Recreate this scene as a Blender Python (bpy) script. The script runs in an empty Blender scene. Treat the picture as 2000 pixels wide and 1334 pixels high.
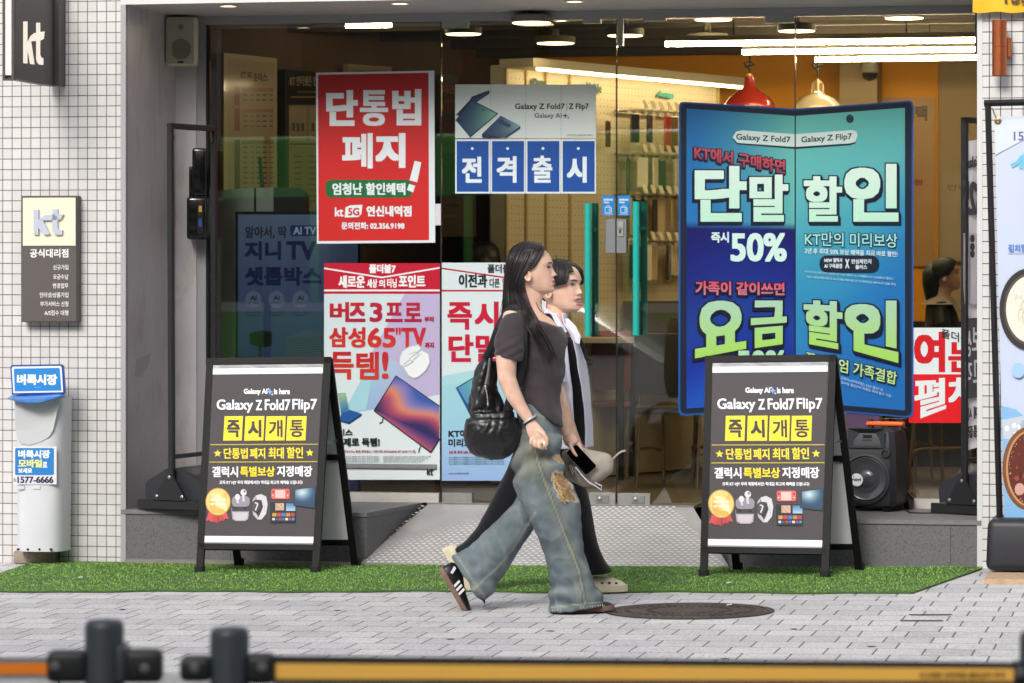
import bpy, bmesh, math, random
from mathutils import Vector, Matrix, noise
D = bpy.data; SC = bpy.context.scene; COL = SC.collection
rnd = random.Random(7)
V3 = Vector

# ------------------------------------------------------------------ camera
F = 6800.0; H = 1.444; U0 = 1000.0; V0 = 553.0      # focal length in photo pixels, eye height (m), principal point / horizon
cam = D.cameras.new('camera'); cam_o = D.objects.new('camera', cam); COL.objects.link(cam_o)
cam_o.location = (0, 0, H); cam_o.rotation_euler = (math.radians(90), 0, 0)
cam.sensor_width = 36; cam.lens = F / 2000 * 36; cam.shift_y = -(667 - V0) / 2000
cam.clip_start = .1; cam.clip_end = 900
cam.dof.use_dof = True; cam.dof.focus_distance = 15.9; cam.dof.aperture_fstop = 7.0
SC.camera = cam_o

# ------------------------------------------------------------------ sky, sun, exposure
SUN_EL = math.radians(34); SUN_AZ = math.radians(202)   # azimuth clockwise from +Y: high, behind the camera and to its left
w = D.worlds.new('World'); SC.world = w; w.use_nodes = True
nt = w.node_tree; bg = nt.nodes['Background']
sky = nt.nodes.new('ShaderNodeTexSky'); sky.sky_type = 'NISHITA'; sky.sun_disc = False
sky.sun_elevation = SUN_EL; sky.sun_rotation = SUN_AZ; sky.air_density = 1.0; sky.dust_density = 4.0; sky.ozone_density = 1.0
hs = nt.nodes.new('ShaderNodeHueSaturation'); hs.inputs['Saturation'].default_value = .35
nt.links.new(sky.outputs[0], hs.inputs['Color']); nt.links.new(hs.outputs[0], bg.inputs[0]); bg.inputs[1].default_value = .13
sl = D.lights.new('sun', 'SUN'); sl.energy = 1.5; sl.angle = math.radians(20); sl.color = (1, .965, .92)
so = D.objects.new('sun', sl); COL.objects.link(so)
so.rotation_euler = V3((-math.sin(SUN_AZ) * math.cos(SUN_EL), -math.cos(SUN_AZ) * math.cos(SUN_EL), -math.sin(SUN_EL))).to_track_quat('-Z', 'Y').to_euler()
SC.view_settings.view_transform = 'Standard'; SC.view_settings.look = 'None'
SC.view_settings.exposure = .58; SC.view_settings.gamma = 1
SC.cycles.transparent_max_bounces = 24; SC.cycles.max_bounces = 8
SC.cycles.caustics_reflective = False; SC.cycles.caustics_refractive = False
SC.cycles.sample_clamp_indirect = 4

# ------------------------------------------------------------------ places: the shop front is turned 11 degrees, the street rises 1% to the right
TH = math.atan(.197); ST, CT = math.sin(TH), math.cos(TH)
EX = V3((CT, -ST, 0)); EY = V3((ST, CT, 0)); EZ = V3((0, 0, 1))
W0 = V3((0, 17.8, 0)); CAM = V3((0, 0, H)); G = .01; TG = .9
def ray(u, v): return V3(((u - U0) / F, 1, -(v - V0) / F))
def pl(u, v, p, n):
    d = ray(u, v); return CAM + d * ((p - CAM).dot(n) / d.dot(n))
def fp(u, v, t=0.0): return pl(u, v, W0 + EY * t, EY)          # point of the plane parallel to the shop front, t metres behind it
def gp(u, v, dz=0.0):
    d = ray(u, v); return CAM + d * ((H - dz) / ((v - V0) / F + G * (u - U0) / F))
def yp(u, v, Y): return CAM + ray(u, v) * Y
def zp(u, v, z): return CAM + ray(u, v) * ((H - z) * F / (v - V0))
def L(s, t, z): return W0 + EX * s + EY * t + EZ * z
def gz(p): return G * p.x

def lin(c):
    if isinstance(c, str): c = [int(c[i:i + 2], 16) for i in (0, 2, 4)]
    return tuple((x / 255 / 12.92 if x <= 10.3 else ((x / 255 + .055) / 1.055) ** 2.4) for x in c)

# ------------------------------------------------------------------ materials
MATS = {}
def mat(name, col='808080', rough=.5, metal=0, spec=.5, coat=0, attr=False, bump=None, var=0, vscale=8, emit=0, sheen=0, gain=1, uvbump=False, sss=0, coat_rough=.08):
    if name in MATS: return MATS[name]
    m = D.materials.new(name); m.use_nodes = True; n = m.node_tree; b = n.nodes['Principled BSDF']; MATS[name] = m
    b.inputs['Roughness'].default_value = rough; b.inputs['Metallic'].default_value = metal
    b.inputs['Specular IOR Level'].default_value = spec; b.inputs['Coat Weight'].default_value = coat; b.inputs['Coat Roughness'].default_value = coat_rough
    b.inputs['Sheen Weight'].default_value = sheen
    if sss: b.inputs['Subsurface Weight'].default_value = sss; b.inputs['Subsurface Radius'].default_value = (.012, .005, .003); b.inputs['Subsurface Scale'].default_value = 1
    src = None
    if attr:
        a = n.nodes.new('ShaderNodeAttribute'); a.attribute_name = 'Col'; src = a.outputs['Color']
        if gain != 1:
            vm = n.nodes.new('ShaderNodeVectorMath'); vm.operation = 'SCALE'; vm.inputs['Scale'].default_value = gain; n.links.new(src, vm.inputs[0]); src = vm.outputs[0]
    else:
        b.inputs['Base Color'].default_value = (*lin(col), 1)
    if var:
        t = n.nodes.new('ShaderNodeTexNoise'); t.inputs['Scale'].default_value = vscale; t.inputs['Detail'].default_value = 6
        g = n.nodes.new('ShaderNodeNewGeometry'); n.links.new(g.outputs['Position'], t.inputs['Vector'])
        mr = n.nodes.new('ShaderNodeMapRange'); mr.inputs['From Min'].default_value = .3; mr.inputs['From Max'].default_value = .7
        mr.inputs['To Min'].default_value = 1 - var; mr.inputs['To Max'].default_value = 1 + var; n.links.new(t.outputs[0], mr.inputs[0])
        mx = n.nodes.new('ShaderNodeMix'); mx.data_type = 'RGBA'; mx.blend_type = 'MULTIPLY'; mx.inputs[0].default_value = 1
        if src: n.links.new(src, mx.inputs[6])
        else: mx.inputs[6].default_value = (*lin(col), 1)
        n.links.new(mr.outputs[0], mx.inputs[7]); src = mx.outputs[2]
    if src: n.links.new(src, b.inputs['Base Color'])
    if emit:
        b.inputs['Emission Strength'].default_value = emit
        if src: n.links.new(src, b.inputs['Emission Color'])
        else: b.inputs['Emission Color'].default_value = (*lin(col), 1)
    if bump:
        t = n.nodes.new('ShaderNodeTexNoise'); t.inputs['Scale'].default_value = bump[0]; t.inputs['Detail'].default_value = 4
        g = n.nodes.new('ShaderNodeNewGeometry'); n.links.new(g.outputs['Position'], t.inputs['Vector'])
        bp = n.nodes.new('ShaderNodeBump'); bp.inputs['Strength'].default_value = bump[1]; bp.inputs['Distance'].default_value = bump[2] if len(bump) > 2 else .01
        n.links.new(t.outputs[0], bp.inputs['Height']); n.links.new(bp.outputs[0], b.inputs['Normal'])
    return m

def ramp(n, fac, stops):
    r = n.nodes.new('ShaderNodeValToRGB'); e = r.color_ramp.elements
    while len(e) < len(stops): e.new(.5)
    for el, (p, c) in zip(e, stops): el.position = p; el.color = (*c, 1)
    n.links.new(fac, r.inputs[0]); return r.outputs[0]

def brick_mat(name, c1, c2, mortar, bw, rh, ms, off=0., rough=.3, bumpd=.002, speck=0, dirt=None, shift=(0, 0), bias=0.):
    m = D.materials.new(name); m.use_nodes = True; n = m.node_tree; b = n.nodes['Principled BSDF']; MATS[name] = m
    uv = n.nodes.new('ShaderNodeUVMap'); mp = n.nodes.new('ShaderNodeMapping'); mp.inputs['Location'].default_value = (*shift, 0)
    n.links.new(uv.outputs[0], mp.inputs[0])
    br = n.nodes.new('ShaderNodeTexBrick'); n.links.new(mp.outputs[0], br.inputs['Vector']); br.offset = off; br.offset_frequency = 2; br.squash = 1
    for k, v in (('Color1', (*lin(c1), 1)), ('Color2', (*lin(c2), 1)), ('Mortar', (*lin(mortar), 1)), ('Scale', 1), ('Mortar Size', ms), ('Mortar Smooth', .2), ('Bias', bias), ('Brick Width', bw), ('Row Height', rh)): br.inputs[k].default_value = v
    src = br.outputs['Color']; g = n.nodes.new('ShaderNodeNewGeometry')
    def mul(src, fac_socket, stops):
        mx = n.nodes.new('ShaderNodeMix'); mx.data_type = 'RGBA'; mx.blend_type = 'MULTIPLY'; mx.inputs[0].default_value = 1
        n.links.new(src, mx.inputs[6]); n.links.new(ramp(n, fac_socket, stops), mx.inputs[7]); return mx.outputs[2]
    t = n.nodes.new('ShaderNodeTexNoise'); t.inputs['Scale'].default_value = 1.6; t.inputs['Detail'].default_value = 8; t.inputs['Roughness'].default_value = .7; n.links.new(g.outputs['Position'], t.inputs['Vector'])
    if dirt: src = mul(src, t.outputs[0], dirt)
    if speck:
        t2 = n.nodes.new('ShaderNodeTexNoise'); t2.inputs['Scale'].default_value = speck; t2.inputs['Detail'].default_value = 2; n.links.new(g.outputs['Position'], t2.inputs['Vector'])
        src = mul(src, t2.outputs[0], [(.3, (.55, .55, .56)), (.48, (.98, .98, .98)), (.62, (1.0, 1.0, 1.0)), (.75, (1.25, 1.25, 1.25))])
    n.links.new(src, b.inputs['Base Color']); b.inputs['Roughness'].default_value = rough
    inv = n.nodes.new('ShaderNodeMath'); inv.operation = 'SUBTRACT'; inv.inputs[0].default_value = 1; n.links.new(br.outputs['Fac'], inv.inputs[1])
    bp = n.nodes.new('ShaderNodeBump'); bp.inputs['Distance'].default_value = bumpd; bp.inputs['Strength'].default_value = .8; n.links.new(inv.outputs[0], bp.inputs['Height'])
    n.links.new(bp.outputs[0], b.inputs['Normal'])
    return m

def glass_mat(name, tint=(.9, .93, .91), ior=1.8):
    m = D.materials.new(name); m.use_nodes = True; n = m.node_tree; n.nodes.remove(n.nodes['Principled BSDF']); MATS[name] = m
    tr = n.nodes.new('ShaderNodeBsdfTransparent'); tr.inputs[0].default_value = (*tint, 1)
    gl = n.nodes.new('ShaderNodeBsdfGlossy'); gl.inputs['Roughness'].default_value = .012; gl.inputs[0].default_value = (1, 1, 1, 1)
    fr = n.nodes.new('ShaderNodeFresnel'); fr.inputs[0].default_value = ior
    mx = n.nodes.new('ShaderNodeMixShader'); n.links.new(fr.outputs[0], mx.inputs[0]); n.links.new(tr.outputs[0], mx.inputs[1]); n.links.new(gl.outputs[0], mx.inputs[2])
    n.links.new(mx.outputs[0], n.nodes['Material Output'].inputs[0]); return m

# ------------------------------------------------------------------ mesh builder
class MB:
    def __init__(s, uv=None): s.v = []; s.c = []; s.f = []; s.mi = []; s.mats = []; s.uv = uv; s.col = (.5, .5, .5)
    def m(s, m):
        if m not in s.mats: s.mats.append(m)
        return s.mats.index(m)
    def add(s, vs, fs, m, cols=None, col=None):
        k = len(s.v); i = s.m(m); s.v += [V3(p) for p in vs]
        s.c += [tuple(c) for c in cols] if cols else [tuple(col or s.col)] * len(vs)
        s.f += [tuple(a + k for a in f) for f in fs]; s.mi += [i] * len(fs); return s
    def quad(s, a, b, c, d, m, col=None): return s.add([a, b, c, d], [(0, 1, 2, 3)], m, col=col)
    def poly(s, pts, m, col=None): return s.add(pts, [tuple(range(len(pts)))], m, col=col)
    def prism(s, pts, dv, m, col=None):
        n = len(pts); a = [V3(p) for p in pts]; b = [p + V3(dv) for p in a]
        return s.add(a + b, [tuple(range(n)), tuple(range(2 * n - 1, n - 1, -1))] + [(i, i + n, (i + 1) % n + n, (i + 1) % n) for i in range(n)], m, col=col)
    def box(s, o, x, y, z, m, col=None):     # corner o, three edge vectors
        o, x, y, z = V3(o), V3(x), V3(y), V3(z)
        return s.add([o, o + x, o + x + y, o + y, o + z, o + x + z, o + x + y + z, o + y + z], [(0, 3, 2, 1), (4, 5, 6, 7), (0, 1, 5, 4), (1, 2, 6, 5), (2, 3, 7, 6), (3, 0, 4, 7)], m, col=col)
    def rbox(s, c, sz, m, bev=.01, seg=2, M=None, col=None, taper=None):   # bevelled box, centre c, optional matrix M
        bm = bmesh.new(); bmesh.ops.create_cube(bm, size=1)
        for v in bm.verts:
            k = 1.0
            if taper and v.co.z > 0: k = taper
            v.co = V3((v.co.x * sz[0] * k, v.co.y * sz[1] * k, v.co.z * sz[2]))
        if bev: bmesh.ops.bevel(bm, geom=bm.edges[:], offset=bev, segments=seg, profile=.5, affect='EDGES')
        bm.verts.index_update(); M = M or Matrix()
        vs = [(M @ v.co) + V3(c) for v in bm.verts]; fs = [tuple(v.index for v in f.verts) for f in bm.faces]; bm.free()
        return s.add(vs, fs, m, col=col)
    def tube(s, path, r, m, n=10, cap=True, col=None, flat=None, up=None):
        path = [V3(p) for p in path]; rs = r if isinstance(r, (list, tuple)) else [r] * len(path)
        vs = []; fs = []; up0 = None
        for i, p in enumerate(path):
            d = (path[min(i + 1, len(path) - 1)] - path[max(i - 1, 0)]).normalized()
            if up is not None: a = V3(up)
            else:
                a = up0 if up0 is not None else (EZ if abs(d.z) < .9 else V3((1, 0, 0)))
            a = (a - d * a.dot(d)).normalized(); up0 = a; b = d.cross(a)
            fr = flat or 1
            for k in range(n):
                t = 2 * math.pi * k / n; vs.append(p + a * (math.cos(t) * rs[i]) + b * (math.sin(t) * rs[i] * fr))
        for i in range(len(path) - 1):
            for k in range(n): fs.append((i * n + k, i * n + (k + 1) % n, (i + 1) * n + (k + 1) % n, (i + 1) * n + k))
        if cap: fs += [tuple(range(n - 1, -1, -1)), tuple(range((len(path) - 1) * n, len(path) * n))]
        return s.add(vs, fs, m, col=col)
    def lathe(s, o, prof, m, n=24, ax=None, col=None, cap=True):   # prof: (r, h) along axis ax from o
        ax = V3(ax or (0, 0, 1)).normalized(); a = (V3((1, 0, 0)) if abs(ax.x) < .9 else EZ); a = (a - ax * a.dot(ax)).normalized(); b = ax.cross(a); o = V3(o)
        vs = [o + ax * h + (a * math.cos(2 * math.pi * k / n) + b * math.sin(2 * math.pi * k / n)) * max(r, 1e-5) for r, h in prof for k in range(n)]
        fs = [(i * n + k, i * n + (k + 1) % n, (i + 1) * n + (k + 1) % n, (i + 1) * n + k) for i in range(len(prof) - 1) for k in range(n)]
        if cap: fs += [tuple(range(n - 1, -1, -1)), tuple(range((len(prof) - 1) * n, len(prof) * n))]
        return s.add(vs, fs, m, col=col)
    def grid(s, rows, m, close=False, cols=None, caps=False):     # rows of equal length
        nr, nc = len(rows), len(rows[0]); vs = [p for r in rows for p in r]; fs = []
        for i in range(nr - 1):
            for k in range(nc if close else nc - 1): fs.append((i * nc + k, i * nc + (k + 1) % nc, (i + 1) * nc + (k + 1) % nc, (i + 1) * nc + k))
        if caps: fs += [tuple(range(nc - 1, -1, -1)), tuple(range((nr - 1) * nc, nr * nc))]
        return s.add(vs, fs, m, cols=[c for r in cols for c in r] if cols else None)
    def build(s, name, parent=None, smooth=None, kind=None, fix=True):
        me = D.meshes.new(name); off = rootloc(parent) if parent else V3()
        me.from_pydata([tuple(p - off) for p in s.v], [], s.f)
        for m in s.mats: me.materials.append(m)
        me.polygons.foreach_set('material_index', s.mi)
        a = me.color_attributes.new('Col', 'FLOAT_COLOR', 'POINT'); a.data.foreach_set('color', [x for c in s.c for x in (*c[:3], 1)])
        if s.uv:
            ul = me.uv_layers.new(name='UVMap'); fl = []
            for lp in me.loops:
                q = s.v[lp.vertex_index] - W0
                fl += [q.dot(EX), q.z] if s.uv == 'wall' else ([q.dot(EX), q.dot(EY)] if s.uv == 'floor' else [q.dot(EY), q.z])
            ul.data.foreach_set('uv', fl)
        if fix:
            bm = bmesh.new(); bm.from_mesh(me); bmesh.ops.recalc_face_normals(bm, faces=bm.faces[:]); bm.to_mesh(me); bm.free()
        if smooth is not None:
            me.polygons.foreach_set('use_smooth', [True] * len(me.polygons))
            if smooth < 180: me.set_sharp_from_angle(angle=math.radians(smooth))
        o = D.objects.new(name, me); COL.objects.link(o)
        if parent: o.parent = parent
        if kind: o['kind'] = kind
        return o
ROOT = {}
def rootloc(o):
    while o.parent: o = o.parent
    return ROOT.get(o.name, V3())
def tag(o, label=None, cat=None, group=None, kind=None):
    for k, x in (('label', label), ('category', cat), ('group', group), ('kind', kind)):
        if x: o[k] = x
    return o
def thing(name, loc, label, cat, group=None):
    o = D.objects.new(name, None); COL.objects.link(o); o.empty_display_size = .1
    o.location = V3(loc); ROOT[o.name] = V3(loc); return tag(o, label, cat, group)
def one(mb, name, label, cat, group=None, smooth=None, kind=None):      # a thing that is a single mesh
    c = sum(mb.v, V3()) / len(mb.v); c.z = min(p.z for p in mb.v)
    mb.v = [p - c for p in mb.v]; uv = mb.uv
    if uv:
        mb.v = [p + c for p in mb.v]; c = V3()
    o = mb.build(name, None, smooth); o.location = c; ROOT[o.name] = c; return tag(o, label, cat, group, kind)
def dup(o, parent=None):
    c = o.copy(); COL.objects.link(c)
    if parent is not None: c.parent = parent
    for ch in o.children: dup(ch, c)
    return c

# ------------------------------------------------------------------ lettering and printed matter
_G = {}
_keep = D.objects.new('lettering', D.curves.new('lettering', 'FONT')); _keep.data.body = '가A'; D.meshes.remove(D.meshes.new_from_object(_keep))
def glyphs(body):
    if body in _G: return _G[body]
    c = D.curves.new('lettering', 'FONT'); c.body = body; c.size = 1; c.resolution_u = 3; c.fill_mode = 'FRONT'
    o = D.objects.new('lettering', c); me = D.meshes.new_from_object(o)
    vs = [(v.co.x, v.co.y) for v in me.vertices]; fs = [tuple(p.vertices) for p in me.polygons]
    D.objects.remove(o); D.curves.remove(c); D.meshes.remove(me)
    x0 = min(v[0] for v in vs); x1 = max(v[0] for v in vs); y0 = min(v[1] for v in vs); y1 = max(v[1] for v in vs)
    g = ([((x - x0) / (x1 - x0), (y1 - y) / max(y1 - y0, 1e-6)) for x, y in vs], fs, x1 - x0, y1 - y0); _G[body] = g; return g

BOLD = .55
class Print:
    """Printed matter on one plane: shapes in photo pixels, laid over each other in the order they are drawn."""
    STEP = .00005
    def __init__(s, mapper, out, m, z0=.0004): s.map = mapper; s.out = out.normalized(); s.m = m; s.z = z0; s.mb = MB()
    def P(s, u, v): return s.map(u, v) + s.out * s.z
    def up(s): s.z += s.STEP; return s
    def poly(s, pts, col, m=None): s.up(); s.mb.poly([s.P(*p) for p in pts], m or s.m, lin(col)); return s
    def rect(s, u0, v0, u1, v1, col, r=0, m=None):
        if not r: return s.poly([(u0, v0), (u1, v0), (u1, v1), (u0, v1)], col, m)
        pts = []
        for cx, cy, a in ((u1 - r, v0 + r, -90), (u1 - r, v1 - r, 0), (u0 + r, v1 - r, 90), (u0 + r, v0 + r, 180)):
            for k in range(6): t = math.radians(a + 18 * k); pts.append((cx + r * math.cos(t), cy + r * math.sin(t)))
        return s.poly(pts, col, m)
    def disc(s, cx, cy, rx, ry, col, n=20, m=None): return s.poly([(cx + rx * math.cos(2 * math.pi * k / n), cy + ry * math.sin(2 * math.pi * k / n)) for k in range(n)], col, m)
    def star(s, cx, cy, r, col, n=5, k=.42, rot=-90): return s.poly([(cx + r * (1 if i % 2 == 0 else k) * math.cos(math.radians(rot + 180 / n * i)), cy + r * (1 if i % 2 == 0 else k) * math.sin(math.radians(rot + 180 / n * i))) for i in range(2 * n)], col)
    def line(s, pts, w, col):
        for (a, b), (c, d) in zip(pts, pts[1:]):
            l = math.hypot(c - a, d - b) or 1; nx, ny = -(d - b) / l * w / 2, (c - a) / l * w / 2
            s.poly([(a + nx, b + ny), (c + nx, d + ny), (c - nx, d - ny), (a - nx, b - ny)], col)
        return s
    def pic(s, q, fn, nx=12, ny=12, m=None):                     # quad of four corners (clockwise from top left) filled by fn(x, y) in 0..1
        s.up(); rows = []; cols = []
        for j in range(ny + 1):
            y = j / ny; r = []; c = []
            for i in range(nx + 1):
                x = i / nx
                u = (q[0][0] * (1 - x) + q[1][0] * x) * (1 - y) + (q[3][0] * (1 - x) + q[2][0] * x) * y
                v = (q[0][1] * (1 - x) + q[1][1] * x) * (1 - y) + (q[3][1] * (1 - x) + q[2][1] * x) * y
                r.append(s.P(u, v)); c.append(lin(fn(x, y)))
            rows.append(r); cols.append(c)
        s.mb.grid(rows, m or s.m, cols=cols); return s
    def text(s, body, box, col, bold=0, q=None, col2=None, m=None):     # box u0,v0,u1,v1 or quad q; bold = stroke growth in px (x,y)
        vs, fs, w, h = glyphs(body)
        bx, by = bold if isinstance(bold, tuple) else (bold, bold)
        bx *= BOLD; by *= BOLD
        if q is None: u0, v0, u1, v1 = box; q = [(u0, v0), (u1, v0), (u1, v1), (u0, v1)]
        W = math.hypot(q[1][0] - q[0][0], q[1][1] - q[0][1]); Hh = math.hypot(q[3][0] - q[0][0], q[3][1] - q[0][1])
        ix, iy = min(bx / W, .4), min(by / Hh, .4)
        stem_x = .055 * W / w * 1.0; stem_y = .055 * Hh / h
        nx = 0 if bx <= 0 else max(1, math.ceil(bx / stem_x)); ny = 0 if by <= 0 else max(1, math.ceil(by / stem_y))
        nx, ny = min(nx, 2), min(ny, 2)
        offs = [(i / nx * ix if nx else 0, j / ny * iy if ny else 0) for i in range(-nx, nx + 1) for j in range(-ny, ny + 1)]
        s.up(); z = s.z; c1 = lin(col); c2 = lin(col2) if col2 else c1
        for k, (ox, oy) in enumerate(offs):
            s.z = z + k * .000012; pts = []; cs = []
            for x, y in vs:
                X = ix + x * (1 - 2 * ix) + ox; Y = iy + y * (1 - 2 * iy) + oy
                pts.append(s.P((q[0][0] * (1 - X) + q[1][0] * X) * (1 - Y) + (q[3][0] * (1 - X) + q[2][0] * X) * Y,
                               (q[0][1] * (1 - X) + q[1][1] * X) * (1 - Y) + (q[3][1] * (1 - X) + q[2][1] * X) * Y))
                cs.append(tuple(a + (b - a) * Y for a, b in zip(c1, c2)))
            s.mb.add(pts, fs, m or s.m, cols=cs)
        s.z = z + len(offs) * .000012; return s
    def block(s, body, box, col, bold, col2=None, dark='0a1230', dx=-3, dy=5, ow=2.5, q=None):   # letters with a dark outline and block shadow
        bx, by = bold if isinstance(bold, tuple) else (bold, bold)
        if q is None: u0, v0, u1, v1 = box; q = [(u0, v0), (u1, v0), (u1, v1), (u0, v1)]
        def grow(q, g, ox, oy): return [(q[0][0] - g + ox, q[0][1] - g + oy), (q[1][0] + g + ox, q[1][1] - g + oy), (q[2][0] + g + ox, q[2][1] + g + oy), (q[3][0] - g + ox, q[3][1] + g + oy)]
        for k in ((1, .5, 0) if dx or dy else (0,)): s.text(body, None, dark, (bx + ow / BOLD, by + ow / BOLD), grow(q, ow, dx * k, dy * k))
        return s.text(body, None, col, (bx, by), q, col2)
    def build(s, name, parent): return s.mb.build(name, parent, fix=False)
def mix(a, b, k):
    k = max(0, min(1, k)); f = lambda c: [int(c[i:i + 2], 16) for i in (0, 2, 4)] if isinstance(c, str) else list(c)
    return [x + (y - x) * k for x, y in zip(f(a), f(b))]
def stops(k, *st):
    for (p, a), (q, b) in zip(st, st[1:]):
        if k <= q: return mix(a, b, (k - p) / max(q - p, 1e-6))
    return mix(st[-1][1], st[-1][1], 0)
INK = mat('printed_paper', rough=.42, attr=True, spec=.4)
FILM = mat('printed_film', rough=.3, attr=True, coat=.15, gain=.84)
VINYL = mat('printed_vinyl', rough=.55, attr=True, spec=.3, bump=(7, .25, .02))
PAINT = mat('painted_lettering', rough=.5, attr=True)
LITINK = mat('backlit_print', rough=.5, attr=True, emit=.5)
# ------------------------------------------------------------------ setting: street, pavement, kerb
def S(p): return (p - W0).dot(EX)
sL = S(fp(236, 1000)); sR = S(fp(1918, 1000)); sGL = S(fp(404, 500, TG)); sGR = S(fp(1914, 500, TG))
ZS = .261                                     # step top
def gl(s, t): p = L(s, t, 0); p.z = G * p.x; return p
tK = -5.12                                    # kerb line, parallel to the shop front
M_pave = brick_mat('pale_granite_paving', 'd3d2d2', 'bfbec1', '6b696d', .19, .225, .004, off=.37, rough=.85, bumpd=.004, speck=90,
                   dirt=[(.22, (.66, .65, .63)), (.42, (.92, .92, .92)), (.55, (.99, .99, .99)), (.78, (1.07, 1.07, 1.06))])
mb = MB('floor'); mb.quad(gl(-30, tK + .18), gl(30, tK + .18), gl(30, .3), gl(-30, .3), M_pave); mb.build('pavement', kind='structure')
M_kerb = mat('kerb_stone', 'a3a3a6', rough=.8, var=.15, vscale=20, bump=(120, .3, .004))
mb = MB()
for i in range(-18, 18):
    a, b = gl(i * 1.0 + .3, tK), gl(i * 1.0 + 1.292, tK); mb.box(a - EZ * .2, b - a, EY * .172, EZ * .203, M_kerb)
mb.build('kerb', kind='structure')
M_road = mat('asphalt', '4b4b4d', rough=.9, var=.2, vscale=40, bump=(160, .6, .006))
mb = MB(); mb.quad(V3((-150, -150, -.16)), V3((150, -150, -.16)), V3((150, 150, -.16)), V3((-150, 150, -.16)), M_road)
for p in [mb]: p.v = [V3((q.x, q.y, -.14 + G * max(-12, min(12, q.x)) * 0)) for q in p.v]
mb.build('road', kind='structure')

# ------------------------------------------------------------------ the shop building
M_tile = brick_mat('white_mosaic_tile', 'd8d6d4', 'cfcdcb', '665d66', .0518, .0549, .0021, off=0, rough=.22, bumpd=.0025,
                   dirt=[(.2, (.86, .85, .82)), (.45, (1, 1, 1)), (.8, (1.02, 1.02, 1.02))], shift=(-.013, -.0105))
M_tile2 = brick_mat('white_square_tile', 'dad8d6', 'd2d0ce', '4c4a50', .0555, .0549, .0022, off=0, rough=.2, bumpd=.0025,
                    dirt=[(.2, (.86, .85, .82)), (.45, (1, 1, 1)), (.8, (1.02, 1.02, 1.02))], shift=(.02, -.004))
M_reveal = mat('grey_metal_cladding', 'c9c4c6', rough=.5, var=.1, vscale=3, metal=.0)
M_trim = mat('pale_metal_trim', 'a5a2a6', rough=.4)
M_alu = mat('brushed_aluminium', 'a8a9a8', rough=.35, metal=.85, var=.06, vscale=30)
M_soffit = mat('soffit_panel', 'd4d0d0', rough=.45)
M_granite = brick_mat('speckled_granite', '6b6a6c', '656567', '454446', .62, .6, .002, off=0, rough=.5, bumpd=.001, speck=110, shift=(.25, .1))
M_cap = mat('granite_cap', '757374', rough=.6, var=.12, vscale=30)
M_glass = glass_mat('shop_glass')
M_seal = mat('dark_glass_edge', '1d2120', rough=.3)
M_dark = mat('dark_void', '161311', rough=.7)
BLD = thing('shop_building', L((sL + sR) / 2, 0, 0), 'phone shop with white tiled walls, granite step and full glass front', 'building')
TOPZ = 4.6; SOF = 2.9
mb = MB('wall'); a = gl(sL, 0); mb.box(L(-7, 0, -.3), EX * (sL + 7), EY * .25, EZ * (TOPZ + .3), M_tile); mb.build('wall', BLD)
mb = MB('wall'); mb.box(L(sR, 0, -.3), EX * (8 - sR), EY * .25, EZ * (TOPZ + .3), M_tile2); mb.build('wall', BLD)
mb = MB(); p0 = L(sL, -.004, -.05)
mb.box(p0, EX * .028, EY * .05, EZ * (SOF + .05), M_trim); mb.build('corner_trim', BLD); mb = MB(); mb.box(L(sR - .024, -.004, -.05), EX * .026, EY * .9, EZ * (SOF + .05), mat('white_corner_trim', 'cfcfcf', rough=.4)); mb.build('corner_trim', BLD)
# left reveal with the pale jamb at its inner end
p = [L(sL + .028, .03, .2), L(sL + .034, TG - .02, .2), L(sL + .034, TG - .02, SOF), L(sL + .028, .03, SOF)]
mr = MATS['grey_metal_cladding']; n = mr.node_tree; b = n.nodes['Principled BSDF']        # scuffs and old tape marks
tx = n.nodes.new('ShaderNodeTexNoise'); tx.inputs['Scale'].default_value = 2.2; tx.inputs['Detail'].default_value = 9; tx.inputs['Distortion'].default_value = 1.5
mp = n.nodes.new('ShaderNodeMapping'); mp.inputs['Scale'].default_value = (3, 3, 1.1); mp.inputs['Rotation'].default_value = (0, .5, 0)
g = n.nodes.new('ShaderNodeNewGeometry'); n.links.new(g.outputs['Position'], mp.inputs[0]); n.links.new(mp.outputs[0], tx.inputs['Vector'])
mx = n.nodes.new('ShaderNodeMix'); mx.data_type = 'RGBA'; mx.blend_type = 'MULTIPLY'; mx.inputs[0].default_value = 1
src = b.inputs['Base Color'].links[0].from_socket; n.links.new(src, mx.inputs[6]); n.links.new(ramp(n, tx.outputs[0], [(.56, (1, 1, 1)), (.63, (.9, .86, .78)), (.68, (.98, .96, .92)), (.8, (.8, .74, .66))]), mx.inputs[7]); n.links.new(mx.outputs[2], b.inputs['Base Color'])
mb = MB(); mb.prism(p, -EX * .02 + EY * .01, M_reveal)
pr = Print(lambda u, v: pl(u, v, p[0], (p[1] - p[0]).cross(EZ)), (p[1] - p[0]).cross(EZ), mat('old_patch', rough=.6, attr=True))
mb.build('reveal_panel', BLD); mb = MB(); mb.box(L(sL + .035, TG - .025, .2), EX * (sGL - .052 - sL - .035), EY * .05, EZ * (SOF - .2), M_reveal); mb.build('jamb_panel', BLD)
pr.poly([(266, 703), (293, 690), (291, 712), (277, 736), (262, 735)], 'b5afa8'); pr.build('tape_mark', BLD)
mb = MB(); mb.box(L(sGL - .05, TG - .02, .2), EX * .05, EY * .06, EZ * (SOF - .2), M_trim); mb.box(L(sGL, TG - .012, .27), EX * .012, EY * .04, EZ * (SOF - .29), M_seal); mb.build('jamb', BLD)
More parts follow.
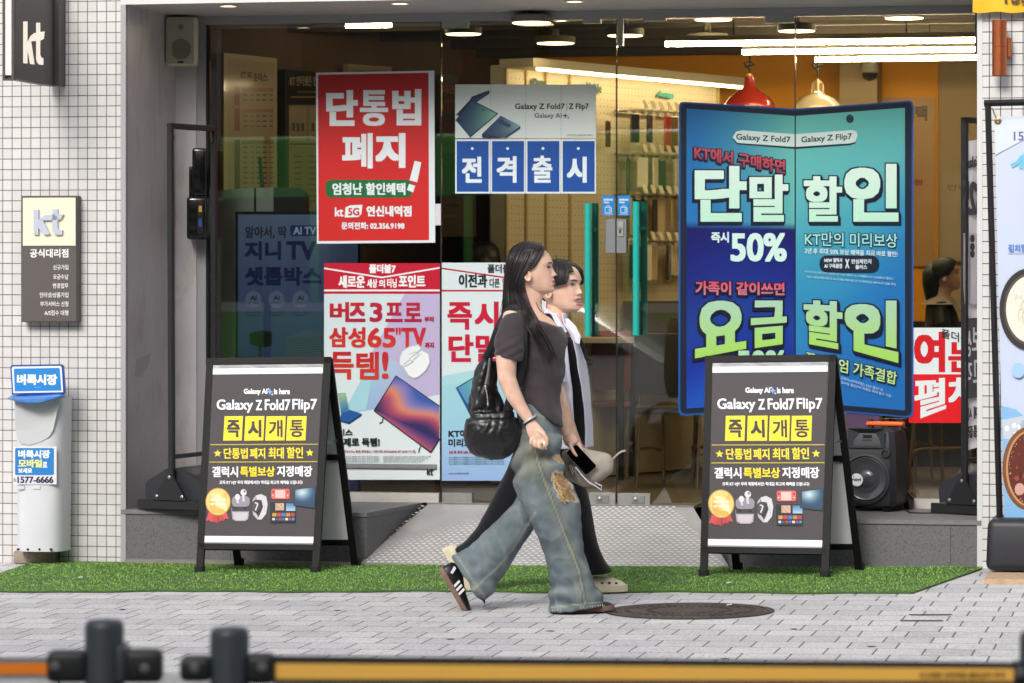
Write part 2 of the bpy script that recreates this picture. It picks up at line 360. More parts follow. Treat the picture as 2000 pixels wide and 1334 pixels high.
# soffit and the wall above
mb = MB(); mb.box(L(sL, .0, SOF), EX * (sR - sL), EY * (TG + .1), EZ * .02, M_soffit); mb.box(L(sL, -.002, SOF - .0), EX * (sR - sL), EY * .03, EZ * (TOPZ - SOF), M_soffit); mb.build('soffit', BLD)
mb = MB(); mb.box(L(sL, TG - .03, SOF - .045), EX * (sR - sL - .03), EY * .08, EZ * .044, M_trim); mb.build('head_rail', BLD)
# step, notch for the ramp, threshold
sN0 = S(fp(716, 1010)); sNb = S(zp(832, 986, .25)); sN1 = S(fp(1424, 1010)); sNc = S(zp(1372, 986, .25))
mb = MB('wall'); zt = ZS - .022
def slab(s0, s1, s0b, s1b, z0, z1, m, o=0):
    return mb.prism([L(s0, -o, z0), L(s1, -o, z0), L(s1b, TG + .2, z0), L(s0b, TG + .2, z0)], EZ * (z1 - z0), m)
slab(sL + .002, sN0, sGL - .3, sNb, -.2, zt, M_granite); mb.build('step', BLD); mb = MB('wall'); slab(sN1, sR - .003, sNc, sR - .003, -.2, zt, M_granite); mb.build('step', BLD)
mb = MB(); slab(sL + .002, sN0 + .004, sGL - .3, sNb + .004, zt, ZS, M_cap, .008); slab(sN1 - .004, sR - .003, sNc - .004, sR - .003, zt, ZS, M_cap, .008); slab(sNb + .005, sNc - .005, sNb + .005, sNc - .005, zt, ZS, M_cap, -TG + .06); mb.build('step_cap', BLD)
mb = MB(); mb.box(L(sL + .05, -.09, -.1), EX * (sR - sL - .05), EY * .085, EZ * (.1 + .006), mat('old_mortar_edge', '86817b', rough=.9, var=.2, vscale=15)); mb.build('footing', BLD)
sD0 = S(fp(861, 500, TG)); sD1 = S(fp(1204, 500, TG)); sD2 = S(fp(1553, 500, TG))
M_sill = mat('white_sill', 'b9b5ae', rough=.5, var=.08, vscale=20)
mb = MB(); mb.box(L(sGL - .05, TG - .035, ZS), EX * (sD0 - .004 - sGL + .05), EY * .08, EZ * .05, M_sill); mb.build('sill', BLD); mb = MB(); mb.box(L(sD2 + .004, TG - .035, ZS), EX * (sGR - sD2), EY * .08, EZ * .05, M_sill); mb.build('sill', BLD)
GB, GTOP = ZS + .05, SOF - .045
def pane(s0, s1, z0, z1, name='pane', parent=BLD):
    mb = MB(); mb.box(L(s0 + .004, TG, z0), EX * (s1 - s0 - .008), EY * .011, EZ * (z1 - z0), M_glass)
    o = mb.build(name, parent)
    for s in (s0 + .0005, s1 - .0035): e = MB(); e.box(L(s, TG + .0005, z0), EX * .003, EY * .010, EZ * (z1 - z0), M_seal); e.build('glass_edge', o)
    return o
pane(sGL + .012, sD0, GB, GTOP); pane(sD2, sGR, GB, GTOP)
M_patch = mat('satin_steel', 'b4b4b0', rough=.38, metal=.9, var=.06, vscale=25)
M_teal = mat('teal_handle', '1ba79b', rough=.35, coat=.3)
M_lock = mat('grey_lock_case', '8a8d8f', rough=.4, metal=.8)
def px_box(mb, u0, v0, u1, v1, t0, t1, m, bev=.003, t=None):     # a box whose front face fills the pixel rectangle at depth t0
    a = fp(u0, v1, t0); b = fp(u1, v0, t0); c = (a + b) / 2 + EY * (t1 - t0) / 2
    R = Matrix((EX, EY, EZ)).transposed().to_4x4()
    return mb.rbox(c, (abs(S(b) - S(a)), t1 - t0, abs(b.z - a.z)), m, bev, 1, R)
for k, (s0, s1, hu, pts) in enumerate(((sD0, sD1, (1142, 1155, 1157, 1169, 397, 657), [(863, 963, 922, 985), (1150, 963, 1202, 987), (863, 33, 914, 55), (1137, 28, 1173, 46)]),
                                       (sD1, sD2, (1236, 1249, 1252, 1264, 394, 655), [(1206, 964, 1270, 988), (1494, 968, 1551, 992), (1256, 25, 1300, 41), (1494, 22, 1551, 45)]))):
    mb = MB(); z0 = ZS + .012
    d = pane(s0, s1, z0, GTOP - .006, 'door', BLD)
    d['label'] = 'left glass door with teal pull bar' if k == 0 else 'right glass door with teal pull bar'
    for q in pts:
        mb = MB(); px_box(mb, *q, TG - .014, TG + .026, M_patch, .002)
        o = mb.build('patch_fitting', d)
    u0, u1, u2, u3, v0, v1 = hu
    for uu, tt in (((u0 + u1) / 2, TG - .055), ((u2 + u3) / 2, TG + .066)):
        a, b = fp(uu, v1, tt), fp(uu, v0, tt); mb = MB(); mb.tube([a, b], .0185, M_teal, 18)
        for kz in (.2, .8):
            c = a.lerp(b, kz); mb.tube([c, c + EY * ((TG - tt) * .95)], .011, M_teal, 10)
        mb.build('handle', d, smooth=40)
    mb = MB(); uu = (1182, 427, 1202.5, 495) if k == 0 else (1203.5, 427, 1224, 495)
    px_box(mb, *uu, TG - .02, TG + .03, M_lock, .003)
    if k == 1:
        px_box(mb, 1205.5, 432, 1218, 462, TG - .027, TG - .019, M_patch, .002); c = fp(1211, 447, TG - .027); mb.lathe(c, [(.009, 0), (.009, .004), (.006, .006)], M_lock, 14, -EY)
        px_box(mb, 1209.5, 443, 1212.5, 456, TG - .03, TG - .026, M_seal, 0)
    mb.build('lock', d, smooth=30)
    for q in (pts[1:2] if k == 0 else pts[0:1]):
        mb = MB(); cu = (q[0] + q[2]) / 2 + (0 if k == 0 else 8)
        px_box(mb, cu - 13, q[1] + 4, cu + 13, q[3] - 4, TG - .019, TG - .013, M_alu, .002); c = fp(cu - 5, (q[1] + q[3]) / 2, TG - .019); mb.lathe(c, [(.012, 0), (.012, .004), (.007, .006)], M_lock, 14, -EY); mb.build('floor_lock', d, smooth=30)
mb = MB(); px_box(mb, 1205, 30, 1217, 90, TG - .03, TG - .001, M_alu, .003); mb.build('door_contact', BLD)
mb = MB(); px_box(mb, 1904, 20, 1915, 105, TG - .05, TG - .002, mat('grey_plastic', '6f7476', rough=.5), .004); mb.build('door_sensor', BLD)
for i, u in enumerate((446, 781, 1122)):
    v = 10 if i == 0 else (5 if i == 1 else 1); c = zp(u, v, SOF - .001); mb = MB(); mb.lathe(c, [(.052, 0), (.052, -.006), (.044, -.008), (.042, -.001)], mat('downlight_rim', 'd8d4c8', rough=.4), 28)
    o = mb.build('downlight', BLD, smooth=30); e = MB(); e.lathe(c - EZ * .002, [(.041, 0), (.0405, -.002), (.0005, -.0025)], mat('downlight_glow', 'ffe9b8', emit=4), 24); e.build('lamp', o)

# interior shell
M_brown = mat('brown_wall', '6a5546', rough=.7, var=.08); M_beige = mat('beige_wall', 'b09a78', rough=.7)
M_orange = mat('orange_wall', 'f0a20c', rough=.6); M_ceil = mat('taupe_ceiling', '5f564c', rough=.8); M_floor = mat('shop_floor', '6e6354', rough=.45, var=.12)
CZ = 2.98; tB = 5.3
mb = MB(); mb.quad(L(-3.2, TG + .05, ZS - .01), L(3.4, TG + .05, ZS - .01), L(3.4, tB + .2, ZS - .01), L(-3.2, tB + .2, ZS - .01), M_floor); mb.build('floor', BLD)
mb = MB(); mb.box(L(-3.2, TG + .1, CZ), EX * 6.6, EY * (tB - TG), EZ * .05, M_ceil)
for i in range(5): mb.box(L(-3.1, TG + .7 + i * .8, CZ - .06), EX * 6.4, EY * .07, EZ * .061, mat('ceiling_batten', '4a423a', rough=.7))
mb.build('ceiling', BLD)
sA = S(yp(412, 500, 19.1)); A = yp(412, 553, 19.95); B_ = yp(866, 553, 21.75); A.z = B_.z = ZS - .01
mb = MB(); mb.prism([A, B_, B_ + EZ * 2.8, A + EZ * 2.8], (B_ - A).normalized().cross(EZ) * -.06, M_brown)
mb.prism([L(sGL - .06, TG + .06, ZS - .01), A, A + EZ * 2.8, L(sGL - .06, TG + .06, CZ + .1)], -EX * .06, M_brown)
mb.prism([B_, L(S(B_), tB, ZS), L(S(B_), tB, CZ + .02), B_ + EZ * 2.8], -EX * .06, M_brown); mb.build('side_wall', BLD)
so_, sp_ = S(fp(1043, 300, tB)), S(fp(1832, 300, tB))
mb = MB(); mb.box(L(-2.5, tB, ZS - .02), EX * (so_ + 2.5), EY * .1, EZ * 2.8, mat('brown_back_wall', '5a4a3c', rough=.7)); mb.build('back_wall', BLD)
mb = MB(); mb.box(L(so_ + .002, tB - .02, ZS - .02), EX * (sp_ - so_), EY * .1, EZ * 2.8, M_orange); mb.build('back_wall', BLD)['label'] = 'orange back wall of the shop'
mb = MB(); mb.box(L(sp_ + .003, tB, ZS - .02), EX * (3.3 - sp_), EY * .1, EZ * 2.8, M_beige); mb.box(L(3.2, TG + .05, ZS - .02), EX * .1, EY * (tB - TG), EZ * 2.8, M_beige); mb.build('end_wall', BLD)
mb = MB(); mb.box(L(S(fp(1640, 300, tB - .4)), tB - .4, ZS), EX * .24, EY * .36, EZ * 2.7, M_beige); mb.build('column', BLD)
mb = MB(); mb.box(L(-3.2, tB - .03, ZS - .015), EX * 6.4, EY * .012, EZ * .95, M_dark); mb.build('dado', BLD)
mb = MB(); mb.box(L(-8, .25, 3.05), EX * 16, EY * 6, EZ * 1.5, M_dark); mb.box(L(-8, tB + .2, -.3), EX * 16, EY * .2, EZ * 3.4, M_dark); mb.box(L(-7, .3, -.3), EX * 2, EY * 5, EZ * 3.4, M_dark); mb.box(L(4, .3, -.3), EX * 2, EY * 5, EZ * 3.4, M_dark); mb.build('shell', BLD)

# chequer plate ramp: pale steel with raised lugs
RP = thing('metal_ramp', gp(1000, 1104), 'silver chequer plate ramp sloping from the glass doors to the green mat', 'ramp')
r0, r1, r2, r3 = gp(697, 1104, .004), gp(1425, 1109, .004), L(sNc - .012, TG - .05, ZS - .004), L(sNb + .012, TG - .05, ZS - .004)
M_plate = mat('chequer_plate', '9f9d9b', rough=.5, metal=.15, var=.12, vscale=6); M_lug = mat('pale_lug', 'e4e2df', rough=.4, metal=.15)  # lugs given a paler colour than the plate for contrast
mb = MB(); nrm = (r1 - r0).cross(r3 - r0).normalized(); mb.prism([r0, r1, r2, r3], -nrm * .006, M_plate); mb.prism([r0, r3, r3 - EZ * (r3.z - r0.z)], EX * .006, M_plate); mb.prism([r1, r2, r2 - EZ * (r2.z - r1.z)], -EX * .006, M_plate); mb.build('plate', RP)
mb = MB(); ey = ((r3 + r2) / 2 - (r0 + r1) / 2); Ln = ey.length; ey.normalize(); ex = (r1 - r0).normalized(); Wd = (r1 - r0).length
for j in range(int(Ln / .036)):
    for i in range(int(Wd / .036) + 1):
        x = i * .036 + (.018 if j % 2 else 0); y = .02 + j * .036
        k = y / Ln; x0 = (r3 - r0).dot(ex) * k; x1 = Wd + ((r2 - r1).dot(ex)) * k
        if x < x0 + .02 or x > x1 - .02: continue
        c = r0 + ex * x + ey * y + nrm * .0004; d = (ex + ey * (.9 if (i + j) % 2 else -.9)).normalized() if False else (ex * .93 + ey * .36 * (1 if j % 2 else -1)).normalized(); e = nrm.cross(d)
        q = [c + d * .013, c + d * .007 + e * .0045, c - d * .007 + e * .0045, c - d * .013, c - d * .007 - e * .0045, c + d * .007 - e * .0045]
        mb.add(q + [c + nrm * .0028 + d * .006, c + nrm * .0028 - d * .006], [(0, 1, 6), (1, 2, 7, 6), (2, 3, 7), (3, 4, 7), (4, 5, 6, 7), (5, 0, 6)], M_lug)
mb.build('lugs', RP)

# artificial grass mat: backing sheet and blades
corn = [gp(70, 1099), gp(-60, 1142), gp(-90, 1157.5)] + [gp(u, 1157.2 + 3 * max(0, u - 860) / 922 + 1.1 * math.sin(u * .013) + .6 * math.sin(u * .037)) for u in range(-40, 1780, 40)] + [gp(1782, 1160.5), gp(1918, 1113), gp(1918, 1110), gp(1424, 1110), gp(700, 1105)]
GM = thing('grass_mat', gp(900, 1130), 'artificial green grass mat laid along the foot of the shop step', 'grass mat')
mb = MB(); mb.prism([p + EZ * .003 for p in corn], EZ * .006, mat('turf_backing', '42642a', rough=.9, var=.3, vscale=40)); mb.build('backing', GM)
def inside(x, y, P):
    c = False
    for i in range(len(P)):
        a, b = P[i], P[i - 1]
        if (a.y > y) != (b.y > y) and x < (b.x - a.x) * (y - a.y) / (b.y - a.y) + a.x: c = not c
    return c
mb = MB(); x0, x1 = min(p.x for p in corn), max(p.x for p in corn); y0, y1 = min(p.y for p in corn), max(p.y for p in corn)
M_blade = mat('turf_blade', rough=.55, attr=True, spec=.25); n_ = 0
while n_ < 52000:
    x, y = rnd.uniform(x0, x1), rnd.uniform(y0, y1)
    if not inside(x, y, corn): continue
    wear = noise.noise(V3((x * 1.7, y * 2.6, 5)))
    if wear < -.22 and rnd.random() < .4: continue
    n_ += 1; a = rnd.uniform(0, 6.283); h = rnd.uniform(.004, .009); w_ = rnd.uniform(.002, .0036); b = V3((x, y, G * x + .007)); d = V3((math.cos(a), math.sin(a), 0)); ln = rnd.uniform(.4, 1.6) * h
    t = b + V3((-d.y, d.x, 0)) * ln + EZ * h; pt = noise.noise(V3((x * 2.2, y * 2.2, 0))) * .5 + .5
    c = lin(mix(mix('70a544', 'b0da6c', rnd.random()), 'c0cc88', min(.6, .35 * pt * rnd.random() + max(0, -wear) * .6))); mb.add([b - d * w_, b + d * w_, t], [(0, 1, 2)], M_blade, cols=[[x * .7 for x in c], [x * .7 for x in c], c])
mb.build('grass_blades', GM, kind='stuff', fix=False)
# manhole cover
c = gp(1347, 1194.5); MH = thing('manhole_cover', c, 'round rusty iron manhole cover set in the pale paving', 'manhole cover'); M_iron = mat('rusty_iron', '443c3a', rough=.6, metal=.4, var=.25, vscale=14, bump=(60, .4, .004))
up = V3((-G, 0, 1)).normalized()
mb = MB(); mb.lathe(c, [(.37, .001), (.37, .006), (.335, .007), (.332, .003)], M_iron, 56, up, cap=False); mb.build('frame', MH, smooth=30)
mb = MB(); mb.lathe(c, [(.328, .0035), (.326, .007), (.30, .0075), (.298, .0055), (.25, .0055), (.248, .0085), (.236, .0085), (.234, .0055), (.12, .0055), (.118, .0085), (.0005, .009)], M_iron, 56, up)
for k in range(40):
    t = 2 * math.pi * k / 40
    for r in (.275, .18):
        q = c + V3((math.cos(t) * r, math.sin(t) * r, 0)); q.z = G * q.x + .0055; mb.rbox(q + up * .001, (.022, .012, .006), M_iron, .002, 1, Matrix.Rotation(t, 4, 'Z'))
mb.build('lid', MH, smooth=30)
mb = MB(); M_pit = mat('paving_pit', '4a484c', rough=.95)
a, b, c_, d = gp(1775, 1201.5), gp(1860, 1201.5), gp(1843, 1214), gp(1757, 1214)
for p, q in ((a, b), (c_, d)): mb.prism([p + EZ * .002, q + EZ * .002, q.lerp((a + c_) / 2, .12) + EZ * .002, p.lerp((a + c_) / 2, .12) + EZ * .002], EZ * .003, M_pit)
mb.build('paving_joint', kind='structure')
# ------------------------------------------------------------------ posters and stickers on the glass (outer face)
def gmap(t): return lambda u, v: fp(u, v, t)
def poster(name, quad, label, cat, t=TG - .0025, group=None, col='d8e2e2', thick=.0012, m=None, r=0):
    base = fp((quad[0][0] + quad[2][0]) / 2, max(q[1] for q in quad), t); th = thing(name, base, label, cat, group)
    mb = MB(); mb.prism([fp(u, v, t) for u, v in quad], EY * thick, m or FILM, lin(col)); mb.build('sheet', th); return th
def R4(u0, v0, u1, v1): return [(u0, v0), (u1, v0), (u1, v1), (u0, v1)]
def kt_logo(p, x, y, w, h, col):          # two letter mark in a unit frame 95..183 x 88..264
    f = lambda pts: [(x + (a - 95) / 88 * w, y + (b - 88) / 176 * h) for a, b in pts]
    for pts in ([(95, 88), (113, 88), (113, 168), (113, 258), (95, 256)], [(112, 196), (113, 172), (128, 168), (142, 262), (123, 260)],
                [(113, 172), (124, 148), (138, 136), (156, 132), (183, 128), (180, 158), (166, 165), (128, 168)], [(148, 93), (165, 93), (165, 222), (170, 234), (178, 236), (178, 264), (160, 262), (151, 252), (148, 240)]): p.poly(f(pts), col)
def fineprint(p, lines, col, size):
    for body, box in lines: p.text(body, box, col, size)

# red notice
th = poster('red_poster', [(617, 142), (848, 138), (850, 474), (619, 476)], 'red poster with huge white letters and a green pill, taped left of the door', 'poster', col='dfe8ee')
p = Print(gmap(TG - .0025), -EY, FILM)
p.pic([(621, 146), (837, 142), (838, 469), (622, 471)], lambda x, y: stops(y, (0, 'b02228'), (.3, 'c8282c'), (1, 'd02a28')), 2, 6)
W_ = 'e6eef2'
for ch, b, k in (('단', (637, 176, 699, 246), (6.5, 5.5)), ('통', (703, 176, 758, 246), (5, 3.0)), ('법', (766, 174, 823, 245), (6, 4.5)), ('폐', (668, 260, 728, 329), (4, 5)), ('지', (733, 260, 792, 328), (6.5, 5.5))): p.text(ch, b, W_, k)
p.poly([(810, 314), (823, 317), (815, 356), (800, 352)], W_); p.poly([(799, 359), (811, 363), (807, 376), (795, 371)], W_)
p.rect(636, 351, 805, 386, '1f6a3c', 12); p.poly([(799, 359), (811, 363), (807, 376), (795, 371)], W_)
p.text('엄청난 할인혜택', (649, 357, 792, 381), W_, (1.6, 1.3)); p.text('kt', (654, 405, 671, 423), W_, 1.1)
p.poly([(675, 405), (684, 401), (708, 400), (706, 418), (700, 424), (673, 425)], W_); p.text('5G', (680, 406, 702, 421), 'c42a2c', 1.2)
p.text('연신내역점', (716, 402, 804, 423), W_, (1.8, 1.4)); p.text('문의전화: 02.356.9198', (667, 434, 790, 448), W_, .9)
p.build('lettering', th)
# small white tag on the pane edge
one(MB().prism([fp(u, v, TG - .002) for u, v in R4(850, 398, 861, 440)], EY * .0015, INK, lin('c8c2cc')), 'paper_tag', 'small blank white tag stuck on the glass edge beside the red poster', 'tag')

# handset banner above the four cards
th = poster('handset_poster', R4(889, 165, 1164, 270), 'pale wide poster of two dark blue folding phones, above four blue cards', 'poster', col='d4dfde')
p = Print(gmap(TG - .0025), -EY, FILM)
p.pic(R4(891, 167, 1163, 269), lambda x, y: mix('cfdbdb', 'dde6e3', x), 4, 3)
for u in (957.5, 1026.5, 1095.5): p.rect(u, 165, u + .8, 270, 'a9b6b8')
p.text('Galaxy Z Fold7', (1006, 202, 1103, 216.5), '20262c', .7); p.rect(1106.5, 201, 1107.5, 217, '50585e'); p.text('Z Flip7', (1111, 202, 1150, 216.5), '20262c', .7)
p.text('Galaxy AI', (1044, 221, 1097, 233), '3a4148', .3); p.star(1104, 226, 6.5, '23467e', 4, .3); p.star(1110, 230, 3, '23467e', 4, .3)
p.poly([(890, 225), (918, 195), (921, 189), (956, 176), (956, 183), (925, 204), (896, 226)], '27324e'); p.poly([(918, 197), (954, 179), (956, 182), (926, 203)], '3d4b6d')
p.pic([(920, 196), (971, 222), (918, 268), (891, 236)], lambda x, y: mix(mix('2b4a6a', '86c2a8', x), '1f2f50', y * .8), 6, 6); p.line([(890, 236), (920, 195), (972, 222), (917, 269)], 2, '1b2438')
p.disc(944, 215, 1.5, 1.5, '10151f')
p.pic([(978, 226), (1017, 246), (984, 269), (941, 262)], lambda x, y: mix(mix('3c4f78', '8fb3b4', x), '22304e', y * .7), 6, 4); p.poly([(941, 262), (984, 269), (960, 270), (942, 269)], '243453'); p.poly([(1017, 246), (1016, 252), (990, 269.5), (984, 269)], '2c3c5e')
for cx, cy in ((979, 238), (986, 242), (993, 245)): p.disc(cx, cy, 4, 3.6, '1c2537'); p.disc(cx, cy, 2.2, 2, '40536c')
p.text('모바일 이미지는 실제와 다를 수 있습니다', (1108, 262, 1158, 266), '8d9899', .1)
p.build('picture', th)
for u0, u1, ch, b, k, lab in ((889, 957, '전', (902, 306, 941, 357), (3.4, 3), 'first'), (958, 1026, '격', (970, 305, 1009, 357), (3, 3), 'second'), (1027, 1095, '출', (1039, 304, 1079, 357), (3, 2.2), 'third'), (1096, 1164, '시', (1107, 306, 1146, 357), (3.8, 3.2), 'last')):
    th = poster('letter_card', R4(u0, 272, u1, 378), 'blue card with white border reading %s, %s of four below the handset poster' % (ch, lab), 'card', group='blue letter cards on the door', col='dfe9ee')
    p = Print(gmap(TG - .0025), -EY, FILM); p.rect(u0 + 3, 275.5, u1 - 2.5, 374.5, '1c4fa0'); p.disc((u0 + u1) / 2 - .5, 290, 2.8, 2.8, 'dfe9ee'); p.text(ch, b, 'e2ecf2', k); p.build('lettering', th)
# wallet stickers
for u0, lab in ((1176, 'blue wallet sticker on the left door above the grey lock'), (1206.5, 'blue wallet sticker on the right door above the keyhole lock')):
    th = poster('payment_sticker', R4(u0, 382, u0 + 24, 421), lab, 'sticker', group='payment stickers above the lock', col='1f86cf')
    p = Print(gmap(TG - .0025), -EY, FILM); p.text('SAMSUNG', (u0 + 3, 388, u0 + 21, 392), 'eef6fa', .35); p.text('Wallet', (u0 + 3, 393.5, u0 + 14, 397), 'eef6fa', .3)
    p.line([(u0 + 6, 405), (u0 + 18, 405), (u0 + 18, 415), (u0 + 6, 415), (u0 + 6, 404)], .9, 'eef6fa'); p.line([(u0 + 19, 408), (u0 + 14, 408), (u0 + 14, 412), (u0 + 19, 412)], .9, 'eef6fa'); p.line([(u0 + 8, 404), (u0 + 12, 401), (u0 + 16, 404)], .9, 'eef6fa'); p.rect(u0 + 4, 417.5, u0 + 20, 418.6, 'd4e8f4'); p.build('lettering', th)

# television and earbuds poster
def chev(p, u0, u1, v0, vm, col, w): p.line([(u0, v0), ((u0 + u1) / 2, vm), (u1, v0)], w, col)
th = poster('discount_poster', R4(633, 514, 859, 937), 'tall pale poster with a red header, big television and white earbuds', 'poster', col='d5e3e6')
p = Print(gmap(TG - .0025), -EY, FILM)
p.pic(R4(633, 574, 859, 937), lambda x, y: mix('cfdfe4', 'dfe9ea', y), 2, 4)
p.poly([(790, 574), (859, 574), (859, 770), (800, 784), (745, 745), (720, 700)], 'bdb2d6'); p.pic([(734, 690), (806, 720), (790, 790), (668, 810)], lambda x, y: mix(mix('a9d6dc', '7fb4d6', y), 'b7b4da', x), 4, 4); p.poly([(668, 810), (734, 690), (715, 800)], 'a4d4dd')
p.rect(633, 514, 859, 574, 'c01433'); p.line([(633, 524), (746, 542), (859, 523)], 3, 'e8eef0'); p.rect(633, 565.5, 859, 569, 'e8eef0')
p.text('폴더블7', (721, 516, 773, 533.5), 'eef2f4', (1.6, 1.2)); 
for b, bx in (('새로운', (661, 538, 713, 562.5)), ('세상', (717, 545, 737, 562)), ('의', (740, 546, 752, 561.5)), ('터닝', (756, 544, 775, 562)), ('포인트', (778.5, 537, 831, 561.5))): p.text(b, bx, 'f0f3f5', (1.8 if bx[2] - bx[0] > 40 else .9, 1.5 if bx[2] - bx[0] > 40 else .9))
r1_, r2_ = 'c2182c', 'a01c50'
for b, bx, k in (('버', (644, 590, 682, 629), (3.4, 2.8)), ('즈', (682, 591, 714, 629), (3.2, 3)), ('3', (722, 591, 747, 629), (2.6, 2.6)), ('프', (753, 591, 787, 629), (3.2, 2.6)), ('로', (790, 591, 824, 629), (3, 2.6)),
                 ('삼', (643, 639, 680, 678), (3.2, 2.4)), ('성', (680, 639, 714, 679), (3, 2.3)), ('65', (718, 640, 773, 679), (2.8, 2.6)), ('"', (773, 640, 783, 654), (1, 1)), ('T', (784, 640, 807, 679), (3, 2.4)), ('V', (806, 640, 832, 679), (3, 2.4)),
                 ('득', (645, 687, 691, 741), (3.4, 3)), ('템', (696, 687, 740, 741), (3, 2.8)), ('!', (746, 687, 759, 740), (3, 2))): p.text(b, bx, 'c61a26' if bx[0] < 720 else 'bf1a3a', k, col2='a8163f' if bx[1] < 600 else 'd03a26')
p.text('부터', (829, 618, 847.5, 629), 'b01c3c', .9); p.text('까지', (830, 668.5, 848, 680), 'b01c3c', .9)
p.poly([(781, 698), (786, 685), (800, 676), (818, 672), (824, 680), (838, 690), (841, 708), (832, 725), (818, 737), (808, 740), (796, 734), (788, 720), (780, 712)], 'b7c1c8')
p.poly([(782, 697), (787, 686), (800, 677.5), (817, 674), (822, 681), (800, 700), (789, 716), (781, 711)], 'e6ecef'); p.poly([(789, 717), (800, 702), (824, 685), (837, 692), (839, 708), (831, 723), (818, 735), (808, 738), (798, 732)], 'eef2f3')
p.line([(787, 712), (802, 703), (808, 707), (793, 716)], 1, '8b969d'); p.line([(800, 692), (812, 687), (818, 692), (808, 702)], 1, '97a2a9'); p.line([(790, 717), (806, 706), (824, 690)], 1.2, 'a3aeb5')
p.pic([(774, 735), (858, 793), (858, 857), (732, 802)], lambda x, y: stops(y + .15 * math.sin(7 * x + 3 * y), (0, '3c5aa8'), (.3, '8a7db8'), (.5, 'd98a6a'), (.72, 'a8466a'), (1, '2d2a5c')), 16, 16)
p.poly([(732, 802), (858, 857), (858, 858), (842, 884)], '3a2f5e'); p.pic([(732, 802), (800, 832), (858, 857), (842, 882)], lambda x, y: stops(x, (0, 'b0586c'), (.5, '6a3f78'), (1, '2e2c60')), 6, 2)
p.line([(774, 734), (859, 793)], 1.6, '14161c'); p.line([(774, 734), (731, 802), (842, 884), (859, 857)], 2, '14161c'); p.line([(749, 814), (747, 824), (741, 827)], 1.8, '22252b'); p.line([(822, 871), (819, 878), (818, 884)], 1.8, '22252b')
p.poly([(660, 768), (675, 767), (683, 801), (667, 812)], '86a9a4'); p.pic([(662, 770), (674, 769), (681, 800), (667, 808)], lambda x, y: mix('a6c58e', '2d6fae', y), 2, 4); p.poly([(667, 808), (683, 800), (707, 808), (682, 825), (664, 820)], '205a9c'); p.poly([(664, 820), (682, 825), (707, 808), (707, 811), (682, 828), (664, 823)], '173d70')
p.text('초이스', (645, 838, 689, 851), '1c1f22', 1); p.text('실속제로 득템!', (640, 855, 742, 872), '1c1f22', 1.2)
p.text('버즈3 Pro 특별 혜택을!) /', (672, 879, 727, 885), 'b0304a', .2); p.text('가전구독 초이스(삼성 65" UHD TV 외)', (729, 879, 812, 885), 'a82a44', .3)
for k in range(4): p.text('본 행사는 매장별로 차이가 있을 수 있으며 조기 종료될 수', (676, 890 + k * 3.4, 742, 892.6 + k * 3.4), '7d898d', .1); p.text('지원금 혜택은 요금제 및 약정 기간에 따라 달라질 수 있음', (748, 890 + k * 3.4, 842 - 6 * k, 892.6 + k * 3.4), '7d898d', .1)
kt_logo(p, 834, 914, 13, 14, '23262a'); p.build('lettering', th)
rail = MB(); a, b, c_, d = fp(664, 905, TG - .004), fp(853, 907, TG - .004), fp(853, 915.5, TG - .004), fp(664, 913.5, TG - .004); rail.prism([a, b, c_, d], -EY * .012, M_alu)
one(rail, 'poster_rail', 'thin aluminium strip fixed across the bottom of the television poster', 'strip')

th = poster('phone_poster', R4(863, 513, 1090, 939), 'white and blue poster with red letters, half hidden behind the walking women', 'poster', col='d5e3e6')
p = Print(gmap(TG - .0025), -EY, FILM)
p.pic([(863, 753), (1090, 718), (1090, 939), (863, 939)], lambda x, y: stops(y, (0, '9fd2dc'), (.5, '9ccbe2'), (1, '97b4e2')), 3, 8); p.pic([(863, 735), (1090, 690), (1090, 718), (863, 753)], lambda x, y: 'a8d8de', 1, 1)
p.line([(863, 524), (985, 542), (1090, 526)], 3, 'c01433'); p.rect(863, 566, 1090, 569.5, 'c01433')
p.text('폴더블7', (952, 516, 1005, 533.5), '1d1f22', (1.4, 1)); p.text('이전과', (896, 535, 952, 562), '1d1f22', (1.8, 1.6)); p.text('다른', (956, 544, 976, 562), '1d1f22', .9); p.text('압도적', (981, 543, 1012, 562), 'c01433', .9)
for b, bx, k in (('즉', (874, 590, 922, 644), (3.6, 3.2)), ('시', (927, 589, 974, 644), (4.2, 3.4)), ('단', (876, 653, 925, 707), (4, 3.6)), ('말', (929, 653, 976, 707), (3.8, 3.2)), ('할인', (985, 589, 1078, 707), (5, 4))): p.text(b, bx, 'c6102c', k, col2='c01440')
p.poly([(891, 757), (940, 728), (975, 790), (922, 812)], '1d3c66'); p.pic([(894, 758), (938, 731), (970, 789), (922, 806)], lambda x, y: mix('4f8fb8', '74c0b0', x), 3, 3); p.line([(891, 757), (920, 812)], 2.4, '1c5fb0')
p.text('KT에서', (876, 839, 930, 855), '1c1f22', 1.2); p.text('미리보상', (876, 857, 938, 873), '1c1f22', 1.2); p.text('2년 후 최대 50% 보상', (877, 880, 926, 886.5), 'b01c3c', .4)
for k in range(4): p.text('New 갤럭시 AI 구독클럽 X KT 안심체인지 플러스 가입 시 최대 보상', (877, 892 + k * 4.2, 985, 895 + k * 4.2), '55707c', .15)
p.text('ⓒ 2025. KT 마케팅디자인팀 발행', (876, 923, 916, 926.5), '4c6470', .15); p.build('lettering', th)

